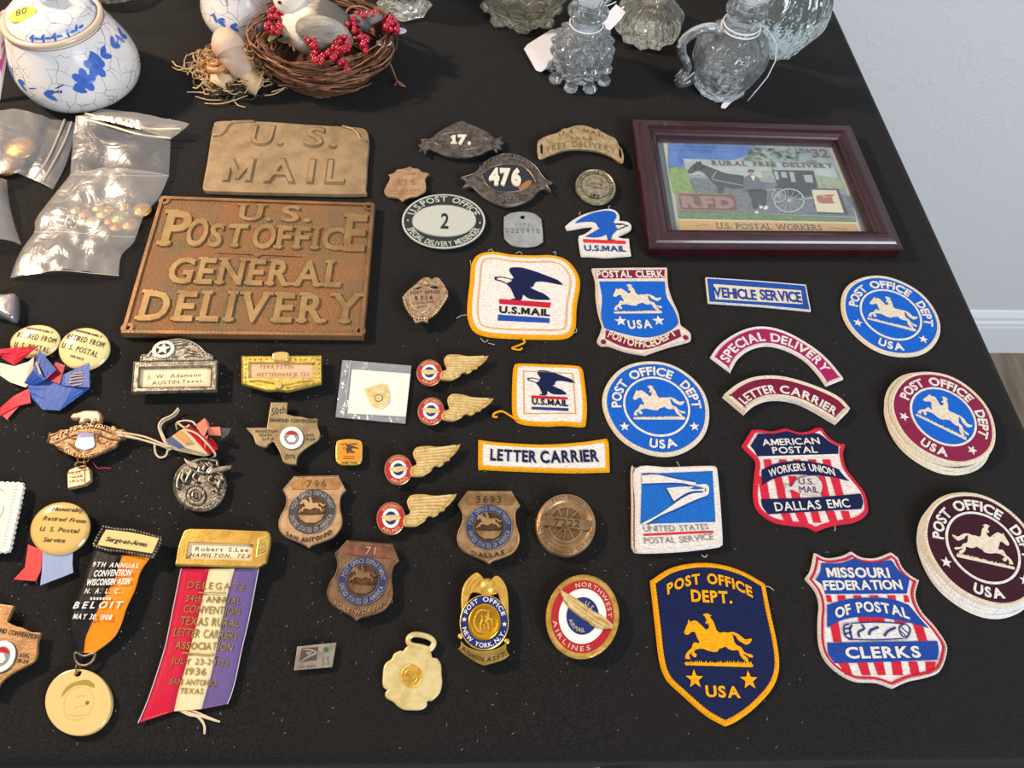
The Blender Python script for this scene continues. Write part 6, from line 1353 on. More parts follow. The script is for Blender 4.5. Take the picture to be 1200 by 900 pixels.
# ================================================================== plastic bags and their buttons
def bagmat(name, tint, fac, mk, milk, bs=45, rough=.2, bump=.45):
    bs *= .5; rough += .06
    M_ = bpy.data.materials.new(name); clear_plastic(M_, tint, fac, rough, bump, bs, milk, mk); return M_
BAG = bagmat('bag_plastic', (.93, .92, .92, 1), .28, .10, (.85, .78, .70, 1), 70, .22); BAGC = bagmat('bag_clear', (.90, .90, .92, 1), .20, .07, (.8, .78, .76, 1), 90, .2)
BAGM = bagmat('bag_milky', (.94, .91, .87, 1), .24, .15, (.93, .84, .74, 1), 110, .22)
def sheet(it, name, A, B, zA, zB, m_, n=14, amp=.003, base=.002, seed=0, k=6):
    def mk(P, Z):
        q = [px(x, y, z)+(z,) for (x, y), z in zip(P, Z)]; xy = sm([(a, b) for a, b, c in q], k, False); zz = sm([(c, 0) for a, b, c in q], k, False)
        return [(a, b, c[0]) for (a, b), c in zip(xy, zz)]
    a, b = mk(A, zA), mk(B, zB); V, F = [], []; mm = min(len(a), len(b))
    for i in range(mm):
        for j in range(n+1):
            t = j/n; p = [u+(v-u)*t for u, v in zip(a[i], b[i])]; e = sin(pi*t)**.5
            nz = NZ.noise(Vector((p[0]*34+seed, p[1]*34, seed)))+.6*abs(NZ.noise(Vector((p[0]*80, p[1]*60+seed, 3))))
            p[2] = max(.0012, p[2]+e*(base+amp*nz)); V.append(tuple(p))
    F = [(i*(n+1)+j, i*(n+1)+j+1, (i+1)*(n+1)+j+1, (i+1)*(n+1)+j) for i in range(mm-1) for j in range(n)]
    return link(name, (V, F), m_, it, True)
it = thing('zip_bag', 'large clear zip bag of small brass and green buttons beside the two big plates', 'bag', px(115, 230))
sheet(it, 'bag_front', [(89, 136), (86, 160), (82, 205)], [(200, 163), (199, 185), (198, 206)], [.010, .006, .003], [.006, .005, .003], BAGC, seed=1, amp=.005)
sheet(it, 'bag_front', [(82, 205), (58, 235), (42, 257), (40, 272), (27, 290), (18, 308), (12, 326)], [(198, 206), (186, 232), (170, 250), (160, 276), (155, 286), (142, 300), (139, 323)], [.003, .003, .003, .002, .002, .002, .002], [.003, .004, .004, .003, .003, .002, .002], BAGM, seed=2, n=24, amp=.006, base=.006)
sheet(it, 'bag_flap', [(89, 136), (105, 133), (118, 128)], [(200, 163), (215, 152), (222, 145)], [.010, .011, .009], [.006, .009, .010], BAGM, seed=4, amp=.002)
ZW = mat('zip_strip', 'e8dcb8', .35, coat=.3)
link('zip_strip', [tube(path3(q, .010), .0010, 6) for q in ([(100, 133, .011), (140, 143, .0105), (175, 151, .009), (212, 151, .010)], [(92, 138, .0105), (130, 148, .010), (165, 158, .009), (200, 162, .008)])], ZW, it, True)
link('fold_highlight', [tube(path3(q, .004), .00035, 5) for q in ([(82, 205, .004), (120, 205, .0075), (160, 206, .0075), (198, 206, .004)], [(40, 272, .003), (80, 272, .008), (120, 276, .008), (158, 278, .004)], [(13, 325, .002), (40, 320, .003), (72, 317, .003), (105, 320, .003), (139, 323, .002)])], mat('edge_highlight', 'd8ccb8', .3), it, True)  # thin pale rods painting the edge highlight along the bag's folds and hem
it = thing('zip_bag', 'clear zip bag holding the gold dome buttons at the left picture edge', 'bag', px(35, 175))
sheet(it, 'bag_front', [(-40, 140), (-35, 165), (-30, 195), (-25, 225)], [(60, 140), (52, 165), (40, 190), (28, 206)], [.003]*4, [.006, .007, .007, .004], BAG, seed=6, amp=.004, base=.010)
sheet(it, 'bag_mouth', [(60, 140), (52, 165), (40, 190), (28, 206)], [(88, 144), (86, 162), (76, 195), (62, 222)], [.006, .007, .007, .004], [.005, .005, .004, .003], BAGC, n=8, seed=7, amp=.001, base=.001)
link('zip_strip', [tube(path3(q, .008), .0009, 6) for q in ([(76, 140, .0072), (66, 165, .0078), (54, 190, .0072), (40, 210, .005)], [(84, 143, .0065), (76, 165, .0070), (62, 192, .0065), (50, 213, .005)])], mat('edge_highlight2', 'b5a79c', .3), it, True)
it = thing('zip_bag', 'crumpled clear bag corner below the gold button bag at the left picture edge', 'bag', px(5, 255))
sheet(it, 'bag_front', [(-50, 212), (-52, 240), (-54, 265), (-58, 295)], [(8, 211), (10, 232), (16, 260), (25, 287)], [.003]*4, [.004, .005, .005, .002], BAGM, seed=9, amp=.008, base=.008)
def dome_button(label, x, y, r, z, m_, sq=.38, group=None, name='brass_button', rib=0):
    c = px(x, y, z+r*.3); it = thing(name, label, 'button', c, group, 0)
    prof = [(r*.7, z), (r, z+r*.10), (r, z+r*.18), (r*.9, z+r*.30), (r*.65, z+r*sq), (r*.3, z+r*(sq+.12)), (r*.04, z+r*(sq+.15))]
    link('button_face', lathe(c, prof, 32 if r > .006 else 16, (lambda th, k, rr, zz: (rr*(1+.02*cos(24*th)), zz)) if rib else None, cap1=True), m_, it, True)
    if z > .001: link('shank', lathe(c, [(r*.35, .0002), (r*.3, z)], 10, cap1=True), m_, it)
    return it
BG = metal('button_gold', 'e0a63a', 'b87d24', .26, .5, 900, 200, .85)
dome_button('bright gold dome button in the left bag', 22, 172, .0135, .004, BG, rib=1)
dome_button('duller upturned gold button just below the bright dome button in the left bag', 9, 190, .0135, .001, metal('button_rose', 'b98a58', '6a4632', .3, .5, 900, 150, .7))
rb = random.Random(5); cols = [('d8a83c', 'a87822'), ('8f9a6a', '6c774a'), ('b9895c', '8f6238'), ('5d5a3a', '3f3c28'), ('c9b48a', '9d8a62'), ('c77f4a', '95562c')]
spots = [(166, 245, .0075, 0), (152, 249, .007, 3), (140, 254, .0075, 1), (152, 262, .007, 2), (128, 258, .005, 5), (120, 250, .0055, 4), (108, 260, .006, 1), (136, 265, .0055, 5), (126, 246, .005, 0), (114, 243, .0045, 4), (98, 250, .005, 5), (88, 246, .0045, 4), (146, 243, .0045, 0)]
nm = ['shiny brass', 'sage green', 'reddish tan', 'dark olive', 'pale bone', 'copper']
pos = ['at the right end of the row', 'next to the right end of the row', 'right of the middle', 'at the lower right', 'lower middle of the heap', 'upper middle of the heap', 'just right of the glass ring', 'low beside the tan one', 'at the top of the heap', 'at the upper left of the heap', 'left of the middle', 'at the far upper left of the heap', 'upper right, beside the dark ones']
for k, (x, y, r, c) in enumerate(spots):
    cc = cols[c]; dome_button('small %s button %s in the large bag' % (nm[c], pos[k]), x, y, r, .0006, metal('btn'+nm[c], cc[0], cc[1], .35, .4, 900, 200, .5), .3, 'small buttons inside the large bag')
it = thing('glass_ring', 'clear rounded glass stopper with a ringed end inside the large bag', 'stopper', px(72, 260))
link('stopper_body', tube(path3([(58, 259, .0065), (66, 260, .0068), (82, 262, .0068)], .0065), .0058, 14, rf=lambda t: .55+.45*min(1, t*3)), BAGC, it, True)
link('stopper_ring', tube([p+(.0065+q,) for p, q in [((px(83, 262, .0065)[0]+.0015*cos(a), px(83, 262, .0065)[1]+.006*cos(a)), .006*sin(a)) for a in [2*pi*i/20 for i in range(20)]]], .0007, 6, True), mat('ring_white', 'e6e0d0', .2), it, True)
it = thing('glass_chip', 'small grey translucent plastic lump at the left edge above the retirement buttons', 'plastic piece', px(5, 360))
mm_ = Map(0, 300, 10, .010)
link('lump', join(plate(sm([px(-14, 346, .008), px(4, 343, .009), px(15, 342, .009), px(18, 349, .008), px(16, 374, .006), px(0, 369, .006), px(-14, 366, .006)], 3), .0005, .0090, .003)), bagmat('grey_lump', (.6, .58, .6, 1), .3, .45, (.36, .33, .34, 1), 90), it, True)

# ================================================================== porcelain, mushroom ornament, nest
CER = mat('crackle_porcelain', 'e6e4e4', .16, coat=.5)
def crackle(m, band):
    nt = m.node_tree; N = nt.nodes; Lk = nt.links; b = N['Principled BSDF']; tc = N.new('ShaderNodeTexCoord')
    def vor(scale, th, dist=.02):
        nz = N.new('ShaderNodeTexNoise'); nz.inputs['Scale'].default_value = 60; nz.inputs['Detail'].default_value = 2
        ad = N.new('ShaderNodeMixRGB'); ad.blend_type = 'ADD'; ad.inputs[0].default_value = dist; Lk.new(tc.outputs['Object'], nz.inputs['Vector']); Lk.new(tc.outputs['Object'], ad.inputs[1]); Lk.new(nz.outputs['Color'], ad.inputs[2])
        v = N.new('ShaderNodeTexVoronoi'); v.feature = 'DISTANCE_TO_EDGE'; v.inputs['Scale'].default_value = scale; Lk.new(ad.outputs[0], v.inputs['Vector'])
        l = N.new('ShaderNodeMath'); l.operation = 'LESS_THAN'; l.inputs[1].default_value = th; Lk.new(v.outputs['Distance'], l.inputs[0]); return l
    c1 = vor(78, .016, .012); n2 = N.new('ShaderNodeTexNoise'); n2.inputs['Scale'].default_value = 45; Lk.new(tc.outputs['Object'], n2.inputs['Vector'])
    r2 = N.new('ShaderNodeValToRGB'); r2.color_ramp.elements[0].position = .36; r2.color_ramp.elements[1].position = .52; Lk.new(n2.outputs['Fac'], r2.inputs[0])
    mu = N.new('ShaderNodeMath'); mu.operation = 'MULTIPLY'; Lk.new(c1.outputs[0], mu.inputs[0]); Lk.new(r2.outputs[0], mu.inputs[1])
    mx = N.new('ShaderNodeMixRGB'); mx.inputs[1].default_value = lin('e8e4e2'); mx.inputs[2].default_value = lin('8b8c92'); Lk.new(mu.outputs[0], mx.inputs[0]); Lk.new(mx.outputs[0], b.inputs['Base Color'])
crackle(CER, None)
def petal_on(c, R, th, z, du, dv, w_, h_, rot, m, prof, it, name='blue_petal', L=None):
    s_ = R/.052 if R < .052 else 1; du *= s_; dv *= s_; w_ *= s_; h_ *= s_
    """painted petal lying on the jar wall: ellipse in (arc, height) mapped on the profile"""
    V = []; n = 12
    for k in range(n):
        a = 2*pi*k/n; x = w_*cos(a); y = h_*sin(a); u = du+x*cos(rot)-y*sin(rot); v = dv+x*sin(rot)+y*cos(rot)
        zz = z+v; rr = prof(zz)+.0005; t = th+u/R; V.append((c[0]+rr*cos(t), c[1]+rr*sin(t), zz))
    L.append((V, [tuple(range(n))]))
def interp(P):
    def f(z):
        for (r0, z0), (r1, z1) in zip(P, P[1:]):
            if z0 <= z <= z1: return r0+(r1-r0)*(z-z0)/((z1-z0) or 1e-9)
        return P[-1][0]
    return f
PBL = mat('painted_blue', '3f6cc8', .25, coat=.4); PBD = mat('painted_dark_blue', '2b4a9c', .25, coat=.4)
def jar(label, c, s=1.0, th0=-2.0, lid=True, sticker=False):
    it = thing('porcelain_jar', label, 'jar', c)
    P = [(.037*s, .0004), (.0420*s, .0012), (.0475*s, .005*s), (.0508*s, .012*s), (.0520*s, .021*s), (.0503*s, .031*s), (.0460*s, .043*s), (.0410*s, .055*s), (.0385*s, .0615*s)]
    xy = sm([(a, b) for a, b in P], 4, False)
    link('body', lathe(c, xy+[(.0380*s, .0622*s)], 72), CER, it, True)
    link('rim', lathe(c, [(.0380*s, .0605*s), (.0398*s, .0612*s), (.0402*s, .0630*s), (.0392*s, .0646*s), (.0372*s, .0652*s), (.0355*s, .0640*s)], 64), mat('tan_rim', 'd6bfa8', .2, coat=.5), it, True)
    link('rim_line', lathe(c, [(.0393*s, .0590*s), (.0399*s, .0594*s), (.0395*s, .0600*s)], 64), mat('brown_line', 'a5806a', .3), it, True)
    pf = interp(P); LL, L2 = [], []
    rr = random.Random(int(th0*10)+50)
    for k, (dth, dz, typ) in enumerate(((-1.25, .018, 2), (-.95, .014, 1), (-.42, .012, 1), (-.18, .013, 0), (.08, .016, 1), (.30, .020, 3), (.58, .026, 3), (.78, .030, 2), (1.1, .03, 1), (1.5, .026, 2), (2.2, .02, 3), (3.0, .018, 1), (3.6, .02, 3))):
        th = th0+dth; z = (.014+dz*1.05)*s; L = []; LL.append(L)
        if typ == 3:
            for j in range(5):
                a = 2*pi*j/5; petal_on(c, .052*s, th, z, .0052*cos(a), .0052*sin(a), .0046, .0034, a, 0, pf, it, L=L)
            petal_on(c, .052*s, th, z, 0, 0, .0024, .0024, 0, 0, pf, it, L=L2)
        elif typ == 0: [petal_on(c, .052*s, th, z, .003*q, .002, .0016, .0010, q, 0, pf, it, L=L2) for q in (-1, 0, 1)]
        else:
            for j in range(typ+1): a = (-.6, .5, 2.6)[j]; petal_on(c, .052*s, th, z, .0055*cos(a), .0035*sin(a), .0055, .0024, a*.8, 0, pf, it, L=L)
            petal_on(c, .052*s, th, z, -.010, .003, .005, .0005, .3, 0, pf, it, L=L2)
    link('painted_flower', [join(*q) for q in LL if q], PBL, it); link('painted_stem', L2, PBD, it)
    if lid:
        D = [(.0352*s, .0638*s), (.0345*s, .0665*s), (.030*s, .0720*s), (.020*s, .0765*s), (.010*s, .0785*s), (.004*s, .079*s), (.004*s, .083*s), (.008*s, .087*s), (.007*s, .092*s), (.001*s, .094*s)]
        xy = sm(D, 3, False); link('lid', lathe(c, xy, 64), CER, it, True)
        pl = sorted([(a, b) for a, b in xy], key=lambda q: q[1]); f2 = interp(pl); LL = []
        for dth in (-.5, -.25, 0, .3, .55, 1.6, 2.4): L = []; LL.append(L); [petal_on(c, .033*s, th0+dth+.2, .0672*s, .004*cos(a), .0016*sin(a), .0042, .0013, a*.3, 0, f2, it, L=L) for a in (0, 2.1, 4.2)]
        link('painted_flower', [join(*q) for q in LL], PBL, it)
        if sticker:
            sz = .060
            while sz < .085:
                q = px(27, 18, sz); dd = math.dist(q, c); hh = max([b for a, b in xy if a >= dd] or [0])
                if sz >= hh-.0002 and sz > .064: break
                sz += .0003
            sz += .0012; e = El(q, (.011, .0035), (-.002, .0062)); link('price_sticker', [dome(e.C, e.AX, e.AY, [(1, sz-.0006), (1, sz), (.01, sz)], 24, (.12, .30))], mat('yellow_sticker', 'e9d428', .6), it)
            link('lettering', shift(tline('80', e.p(.5, pi*1.02), e.p(.3, -.2), .0055, sz, .0003, ital=.2), tilt=(.12, .30), c=e.C), INK, it)
    return it
c1 = px(102, 96); jar('large crackled porcelain jar with blue flowers and a yellow price sticker, front left', c1, 1.02, -1.35, True, True)
c2 = px(291, 27); jar('crackled porcelain jar with small blue flowers standing behind the mushroom ornament', c2, .78, -.75)
it = thing('paper_tag', 'white paper tag with pink strokes leaning on the large porcelain jar', 'tag', px(-4, 118))
def P3(x, y, z): return px(x, y, z)+(z,)
q = [P3(-22, 118, .001), P3(0, 118, .001), P3(16, 20, .060), P3(4, 12, .062), P3(-20, 30, .058)]
V = q+[(a-.0002, b+.0006, c) for a, b, c in q]; link('tag_card', (V, [(0, 1, 2, 3, 4), (9, 8, 7, 6, 5)]+[(i, i+5, (i+1) % 5+5, (i+1) % 5) for i in range(5)]), mat('tag_white', 'efe3da', .7), it)
def lerp3(a, b, t): return tuple(u+(v-u)*t for u, v in zip(a, b))
link('pink_stroke', [tube([(a[0], a[1]-.0006, a[2]+.0003) for a in (P3(*u), P3(*v))], .0011, 4) for u, v in (((0, 88, .018), (12, 34, .051)), ((0, 60, .034), (10, 42, .046)), ((-6, 100, .012), (2, 70, .030)))], mat('pink_ink', 'df4f9c', .6), it)

# mushroom ornament in wood wool
c = px(266, 92)
it = thing('mushroom_ornament', 'pale mushroom ornament with a snail shell in curly wood wool', 'ornament', c)
MUS = mat('mushroom_skin', 'd9bfa2', .55, bump=.2, bscale=120, col2='c39f8c', cscale=45)
MUSD = mat('mushroom_stem', 'cfb49c', .6, bump=.5, bscale=160, col2='b3967f', cscale=50); FOOT = mat('mushroom_foot', 'dcb98a', .6, bump=.3, bscale=300)
def fat(pts, rs, n=20):
    P = [px(x, y, z)+(z,) for x, y, z in pts]; xs = sm([(p[0], p[1]) for p in P], 5, False); zz = sm([(p[2], r) for p, r in zip(P, rs)], 5, False)
    PP = [(a[0], a[1], b[0]) for a, b in zip(xs, zz)]; R_ = [max(.0003, b[1]) for b in zz]; NN = len(PP)
    return tube(PP, 1, n, rf=lambda t: R_[min(NN-1, int(round(t*(NN-1))))])
link('cap', fat([(262, 38, .046), (262, 41, .046), (264, 46, .045), (267, 53, .042), (271, 61, .038)], [.0005, .0075, .0122, .0142, .0132]), MUS, it, True)
link('stem', fat([(266, 55, .040), (274, 68, .033), (282, 80, .026), (286, 86, .022)], [.0120, .0118, .0105, .0088]), MUSD, it, True)
link('foot', [fat([(284, 83, .023), (290, 91, .016), (297, 98, .010), (304, 102, .007)], [.0062, .0072, .0092, .0100]), fat([(272, 74, .026), (266, 85, .018), (260, 96, .010), (257, 102, .007)], [.0050, .0082, .0105, .0095])], FOOT, it, True)
sh = []
for k in range(26): a = k*.55; r = .0088*(1-k/30); sh.append((px(254, 74, .032)[0]+r*cos(a), px(254, 74, .032)[1]-.002+r*sin(a)*.75,   .026+k*.0004))
link('snail_shell', tube(sh, .0042, 8, rf=lambda t: 1-.75*t), mat('shell', 'c9935c', .4, bump=.3, bscale=300, col2='9a6236', cscale=90), it, True)
WW = mat('wood_wool', 'd9ba88', .7, col2='b58e5c', cscale=80); rw = random.Random(21)
def curl(cx, cy, R, zt, rnd, r0=.0005):
    p = []; a = rnd.uniform(0, 6.3); rr = rnd.uniform(.3, 1)*R; x = cx+rr*cos(a); y = cy+rr*sin(a)*.8; z = rnd.uniform(.001, zt); d = rnd.uniform(0, 6.3); k = rnd.choice((-1, 1))*rnd.uniform(.4, 1.0)
    for i in range(14): p.append((x, y, max(.0008, z))); x += .0026*cos(d); y += .0026*sin(d); z += rnd.uniform(-.0022, .0018); d += k*.55+rnd.uniform(-.3, .3)
    return tube(p, r0*rnd.uniform(.7, 1.4), 4)
cw = px(270, 90)
link('wood_wool', join(*[curl(cw[0]+rw.uniform(-.014, .016), cw[1]+rw.uniform(-.008, .006), .021, .020, rw) for _ in range(300)]), WW, it)
it.children[-1]['kind'] = 'stuff'
link('moss', join(*[curl(px(274, 106)[0], px(274, 106)[1], .011, .012, rw, .0008) for _ in range(50)]), mat('moss', '3a3424', .9), it); it.children[-1]['kind'] = 'stuff'
link('straw', [tube(path3(q, .002), .0006, 4) for q in ([(219, 108), (232, 108), (240, 109)], [(229, 113), (245, 117), (262, 117)], [(240, 121), (262, 121), (290, 112)], [(278, 45, .02), (290, 60, .03), (305, 55, .03)], [(318, 108), (335, 102), (326, 100)], [(310, 112), (322, 110), (333, 104)])], WW, it)

# nest of twigs
cn = px(383, 78); rn = random.Random(9)
it = thing('bird_nest', 'round nest woven of brown twigs', 'nest', cn)
TW = [mat('twig_a', '8a5a3c', .7, bump=.4, bscale=500, col2='5a3524', cscale=120), mat('twig_b', 'b07e58', .7, bump=.4, bscale=500, col2='7a4e34', cscale=120), mat('twig_c', '55341f', .75, bump=.4, bscale=500)]
for k in range(170):
    a0 = rn.uniform(0, 2*pi); sp = rn.uniform(1.0, 3.2); h0 = rn.uniform(.003, .034); R0 = .040+.020*min(1, h0/.028)+rn.uniform(-.008, .005); dz = rn.uniform(-.012, .012); p = []
    for i in range(15):
        t = i/14; a = a0+sp*t; R_ = R0+.004*sin(3*a+k)+rn.uniform(-.0008, .0008)+(.008*(t-.7) if t > .7 and k % 5 == 0 else 0); p.append((cn[0]+1.04*R_*cos(a), cn[1]+.84*R_*sin(a), max(.0014, min(.037, h0+dz*t+.002*sin(5*t+k)))))
    link('twig', tube(p, rn.uniform(.0005, .0013), 5), TW[k % 3], it, True)
link('nest_bottom', lathe(cn, [(.044, .0004), (.048, .003), (.040, .006), (.001, .007)], 24), TW[2], it)
link('loose_twig', [tube(path3(q, .003), r_, 5) for q, r_ in (([(430, 78, .02), (452, 68, .02), (466, 96, .004), (472, 101, .002)], .0007), ([(463, 100, .002), (466, 95, .004), (475, 102, .001)], .0006), ([(405, 38, .03), (407, 12, .045), (425, 8, .046), (440, 20, .04)], .0010), ([(400, 110, .001), (420, 105, .001), (429, 92, .004)], .0004), ([(345, 60, .035), (338, 40, .04), (340, 55, .036)], .0008))], TW[1], it, True)
# bird
cb = px(383, 80)
it = thing('bird_figurine', 'white-breasted grey bird figurine sitting in the twig nest', 'bird', (cb[0]+.000, cb[1]+.004), z=.010)
BD = bpy.data.materials.new('bird_plumage'); BD = mat('bird_plumage', 'e6dccb', .7, bump=.5, bscale=400)
def bird_col(m):
    nt = m.node_tree; N = nt.nodes; Lk = nt.links; b = N['Principled BSDF']; tc = N.new('ShaderNodeTexCoord'); sp = N.new('ShaderNodeSeparateXYZ'); Lk.new(tc.outputs['Object'], sp.inputs[0])
    r = N.new('ShaderNodeMapRange'); r.inputs[1].default_value = -.012; r.inputs[2].default_value = .012; Lk.new(sp.outputs[0], r.inputs[0])
    n = N.new('ShaderNodeTexNoise'); n.inputs['Scale'].default_value = 200; mp = N.new('ShaderNodeMapping'); mp.inputs['Scale'].default_value = (.25, 1, .6); mp.inputs['Rotation'].default_value = (0, 0, .6); Lk.new(tc.outputs['Object'], mp.inputs[0]); Lk.new(mp.outputs[0], n.inputs['Vector'])
    mu = N.new('ShaderNodeMath'); mu.operation = 'MULTIPLY_ADD'; mu.inputs[1].default_value = .8; Lk.new(n.outputs['Fac'], mu.inputs[0]); Lk.new(r.outputs[0], mu.inputs[2])
    rp_ = N.new('ShaderNodeValToRGB'); e = rp_.color_ramp.elements; e[0].position = .5; e[0].color = lin('ece2d0'); e[1].position = 1.15; e[1].color = lin('6a6660'); x = e.new(.85); x.color = lin('a89a84'); Lk.new(mu.outputs[0], rp_.inputs[0]); Lk.new(rp_.outputs[0], b.inputs['Base Color'])
bird_col(BD)
bx, by = cb[0]-.004, cb[1]+.008
def blob(cx, cy, cz, rx, ry, rz, n=28, tilt=0.0):
    V, F = [], []
    for i in range(1, n//2):
        ph = pi*i/(n//2)
        for j in range(n): t = 2*pi*j/n; x = rx*sin(ph)*cos(t); y = ry*sin(ph)*sin(t); z = -rz*cos(ph); V.append((cx+x*cos(tilt)-z*sin(tilt), cy+y, cz+x*sin(tilt)+z*cos(tilt)))
    K = n//2-1
    for i in range(K-1):
        for j in range(n): F.append((i*n+j, i*n+(j+1) % n, (i+1)*n+(j+1) % n, (i+1)*n+j))
    F += [tuple(range(n))[::-1], tuple((K-1)*n+j for j in range(n))]
    return V, F
link('body', blob(bx, by, .037, .034, .024, .026, tilt=-.15), BD, it, True)
link('head', blob(bx-.020, by+.004, .062, .015, .014, .015), BD, it, True)
link('beak', tube([(bx-.032, by, .062), (bx-.040, by-.003, .060)], .003, 8, rf=lambda t: 1-.8*t), mat('beak', '4a3a2a', .5), it, True)
link('eye', [blob(bx-.026, by-.0085, .066, .0016, .0016, .0016, 10)], mat('eye_black', '16120f', .15), it, True)
link('wing', blob(bx+.010, by-.018, .042, .026, .009, .018, tilt=-.3), mat('wing_grey', 'b8ae9c', .75, bump=.8, bscale=260, col2='77756f', cscale=150, stretch=(.25, 1, 1)), it, True)
link('tail', blob(bx+.042, by+.004, .044, .020, .009, .004, tilt=.15), mat('wing_grey2', '6c6a66', .75, bump=.6), it, True)
# berries
it = thing('berry_sprig', 'sprigs of tiny red berries with a few leaves tucked into the nest', 'berries', px(400, 70), z=.02)
BR = mat('red_berry', 'c42038', .25, coat=.4, col2='8f1226', cscale=200)
def ico(r): return lathe((0, 0), [(r*.38, -r*.92), (r*.92, -r*.38), (r*.92, r*.38), (r*.38, r*.92)], 8, cap1=True)
b0 = None; nb_ = 0
o0 = parent_origin(it)
for cx, cy, cz, sx, sy, n in ((322, 28, .045, 10, 14, 30), (325, 12, .050, 7, 10, 18), (318, 18, .044, 5, 5, 8), (361, 37, .042, 7, 9, 18), (366, 50, .040, 5, 9, 16), (373, 67, .036, 8, 8, 22), (400, 52, .042, 10, 10, 32), (390, 64, .038, 6, 8, 14), (413, 30, .045, 9, 9, 22), (424, 45, .042, 7, 7, 14), (427, 55, .040, 6, 6, 12), (423, 17, .047, 9, 5, 14), (439, 15, .046, 5, 5, 9), (455, 25, .042, 11, 10, 28), (459, 33, .039, 8, 7, 14), (405, 80, .030, 4, 5, 9), (398, 70, .034, 4, 4, 6)):
    for _ in range(n if nb_ < 270 else 6):
        a = rn.uniform(0, 6.3); q = rn.random()**.5; z = cz+rn.uniform(-.004, .004); p = px(cx+sx*q*cos(a), cy+sy*q*sin(a), z)
        if b0 is None:
            v, f = ico(.0025); me = bpy.data.meshes.new('berry'); me.from_pydata(v, [], f); me.polygons.foreach_set('use_smooth', [True]*len(f)); me.materials.append(BR); me.update()
        ob = bpy.data.objects.new('berry', me); COL.objects.link(ob); ob.parent = it; b0 = ob; nb_ += 1
        ob.location = (p[0]-o0[0], p[1]-o0[1], z-o0[2]); s = rn.uniform(.75, 1.25); ob.scale = (s, s, s)
LF = mat('leaf_green', '7c8048', .6, bump=.3, bscale=200, col2='5e6236', cscale=60)
for x, y, z, a, s in ((323, 42, .038,   .8, .010), (331, 48, .036, -.6, .008), (411, 72, .032, -1.2, .008), (420, 66, .034, .5, .007), (444, 14, .044, 2.2, .008), (449, 10, .046, .9, .008), (375, 37, .040, .2, .006)):
    p = px(x, y, z); L = [(s*cos(t)*.9, s*.38*sin(t)) for t in [2*pi*i/12 for i in range(12)]]
    link('leaf', ([(p[0]+u*cos(a)-v*sin(a), p[1]+u*sin(a)+v*cos(a), z+.15*u+abs(v)*.4+dz) for dz in (0, -.0004) for u, v in L], [tuple(range(12)), tuple(range(12, 24))[::-1]]+[(i, i+12, (i+1) % 12+12, (i+1) % 12) for i in range(12)]), LF, it)
link('blue_berry', [blob(*px(x, y, z), z, r, r, r, 14) for x, y, z, r in ((428, 30, .046, .0055), (307, 32, .040, .0042), (377, 46, .040, .0040))], mat('grey_berry', '3f464e', .6), it, True)
link('white_petal', [blob(*px(x, y, z), z, r, r*.7, .001, 12) for x, y, z, r in ((373, 45, .043, .0045), (468, 36, .034, .007), (450, 50, .030, .008))], mat('petal_white', 'c8ccd2', .6), it, True)
link('stalk', [tube([px(*q, z)+(z,) for q, z in s], .0007, 5) for s in ([((322, 45), .03), ((323, 25), .043), ((326, 6), .05)], [((395, 80), .028), ((400, 55), .038), ((415, 30), .042), ((440, 15), .043), ((456, 25), .039)], [((372, 72), .03), ((364, 50), .037), ((360, 33), .040)], [((405, 80), .027), ((400, 60), .036)])], TW[2], it)

# ================================================================== cut glass
GL = mat('cut_glass', 'f4f8fa', .04, trans=.94, ior=1.5)
GLP = mat('cut_glass_warm', 'f4f1e2', .05, trans=.94, ior=1.5)
def cut_relief(m, sc, st):
    nt = m.node_tree; N = nt.nodes; Lk = nt.links; b = N['Principled BSDF']; tc = N.new('ShaderNodeTexCoord')
    v = N.new('ShaderNodeTexVoronoi'); v.inputs['Scale'].default_value = sc; bp = N.new('ShaderNodeBump'); bp.inputs['Strength'].default_value = st; bp.inputs['Distance'].default_value = .002
    Lk.new(tc.outputs['Object'], v.inputs['Vector']); Lk.new(v.outputs['Distance'], bp.inputs['Height']); Lk.new(bp.outputs[0], b.inputs['Normal'])
cut_relief(GL, 110, .7); cut_relief(GLP, 100, .7)
TAGW = mat('tag_paper', 'dfe0ea', .7); STRW = mat('white_string', 'e4e6ea', .8)
def dia(n, amp, kz, lo=0.0, hi=1.0):
    def f(th, k, r, z):
        if not lo < k < hi: return (r, z)
        t = k*kz; a = abs((n*th/(2*pi)+t) % 1-.5)*2; b = abs((n*th/(2*pi)-t) % 1-.5)*2
        return (r*(1-amp+amp*min(1, a*b*2)), z)
    return f
def prof_s(P, n=4): return sm(P, n, False)
def bottle(label, c, P, n, mod, m=GL, neck=None, stopper=None, petals=None, seg=96, name='glass_bottle', inner=True):
    it = thing(name, label, 'bottle', c)
    body = lathe(c, prof_s(P, 5), seg, mod, cap1=not inner)
    link('body', body, m, it)
    if neck:
        link('neck', lathe(c, neck, 40), m, it, True)
    if petals:
        np_, R_, w_, h_ = petals
        for k in range(np_):
            a = 2*pi*k/np_+.15; q = (c[0]+R_*cos(a), c[1]+R_*sin(a))
            link('foot_petal', lathe(q, [(w_*.35, .0004), (w_*.9, .0012), (w_, h_*.5), (w_*.6, h_), (.0003, h_*1.15)], 8), m, it)
    if stopper: link('stopper', lathe(c, stopper, 12), m, it)
    return it
def ring_str(c, r, z): return tube([(c[0]+r*cos(2*pi*i/32), c[1]+r*sin(2*pi*i/32), z) for i in range(32)], .0007, 6, True)
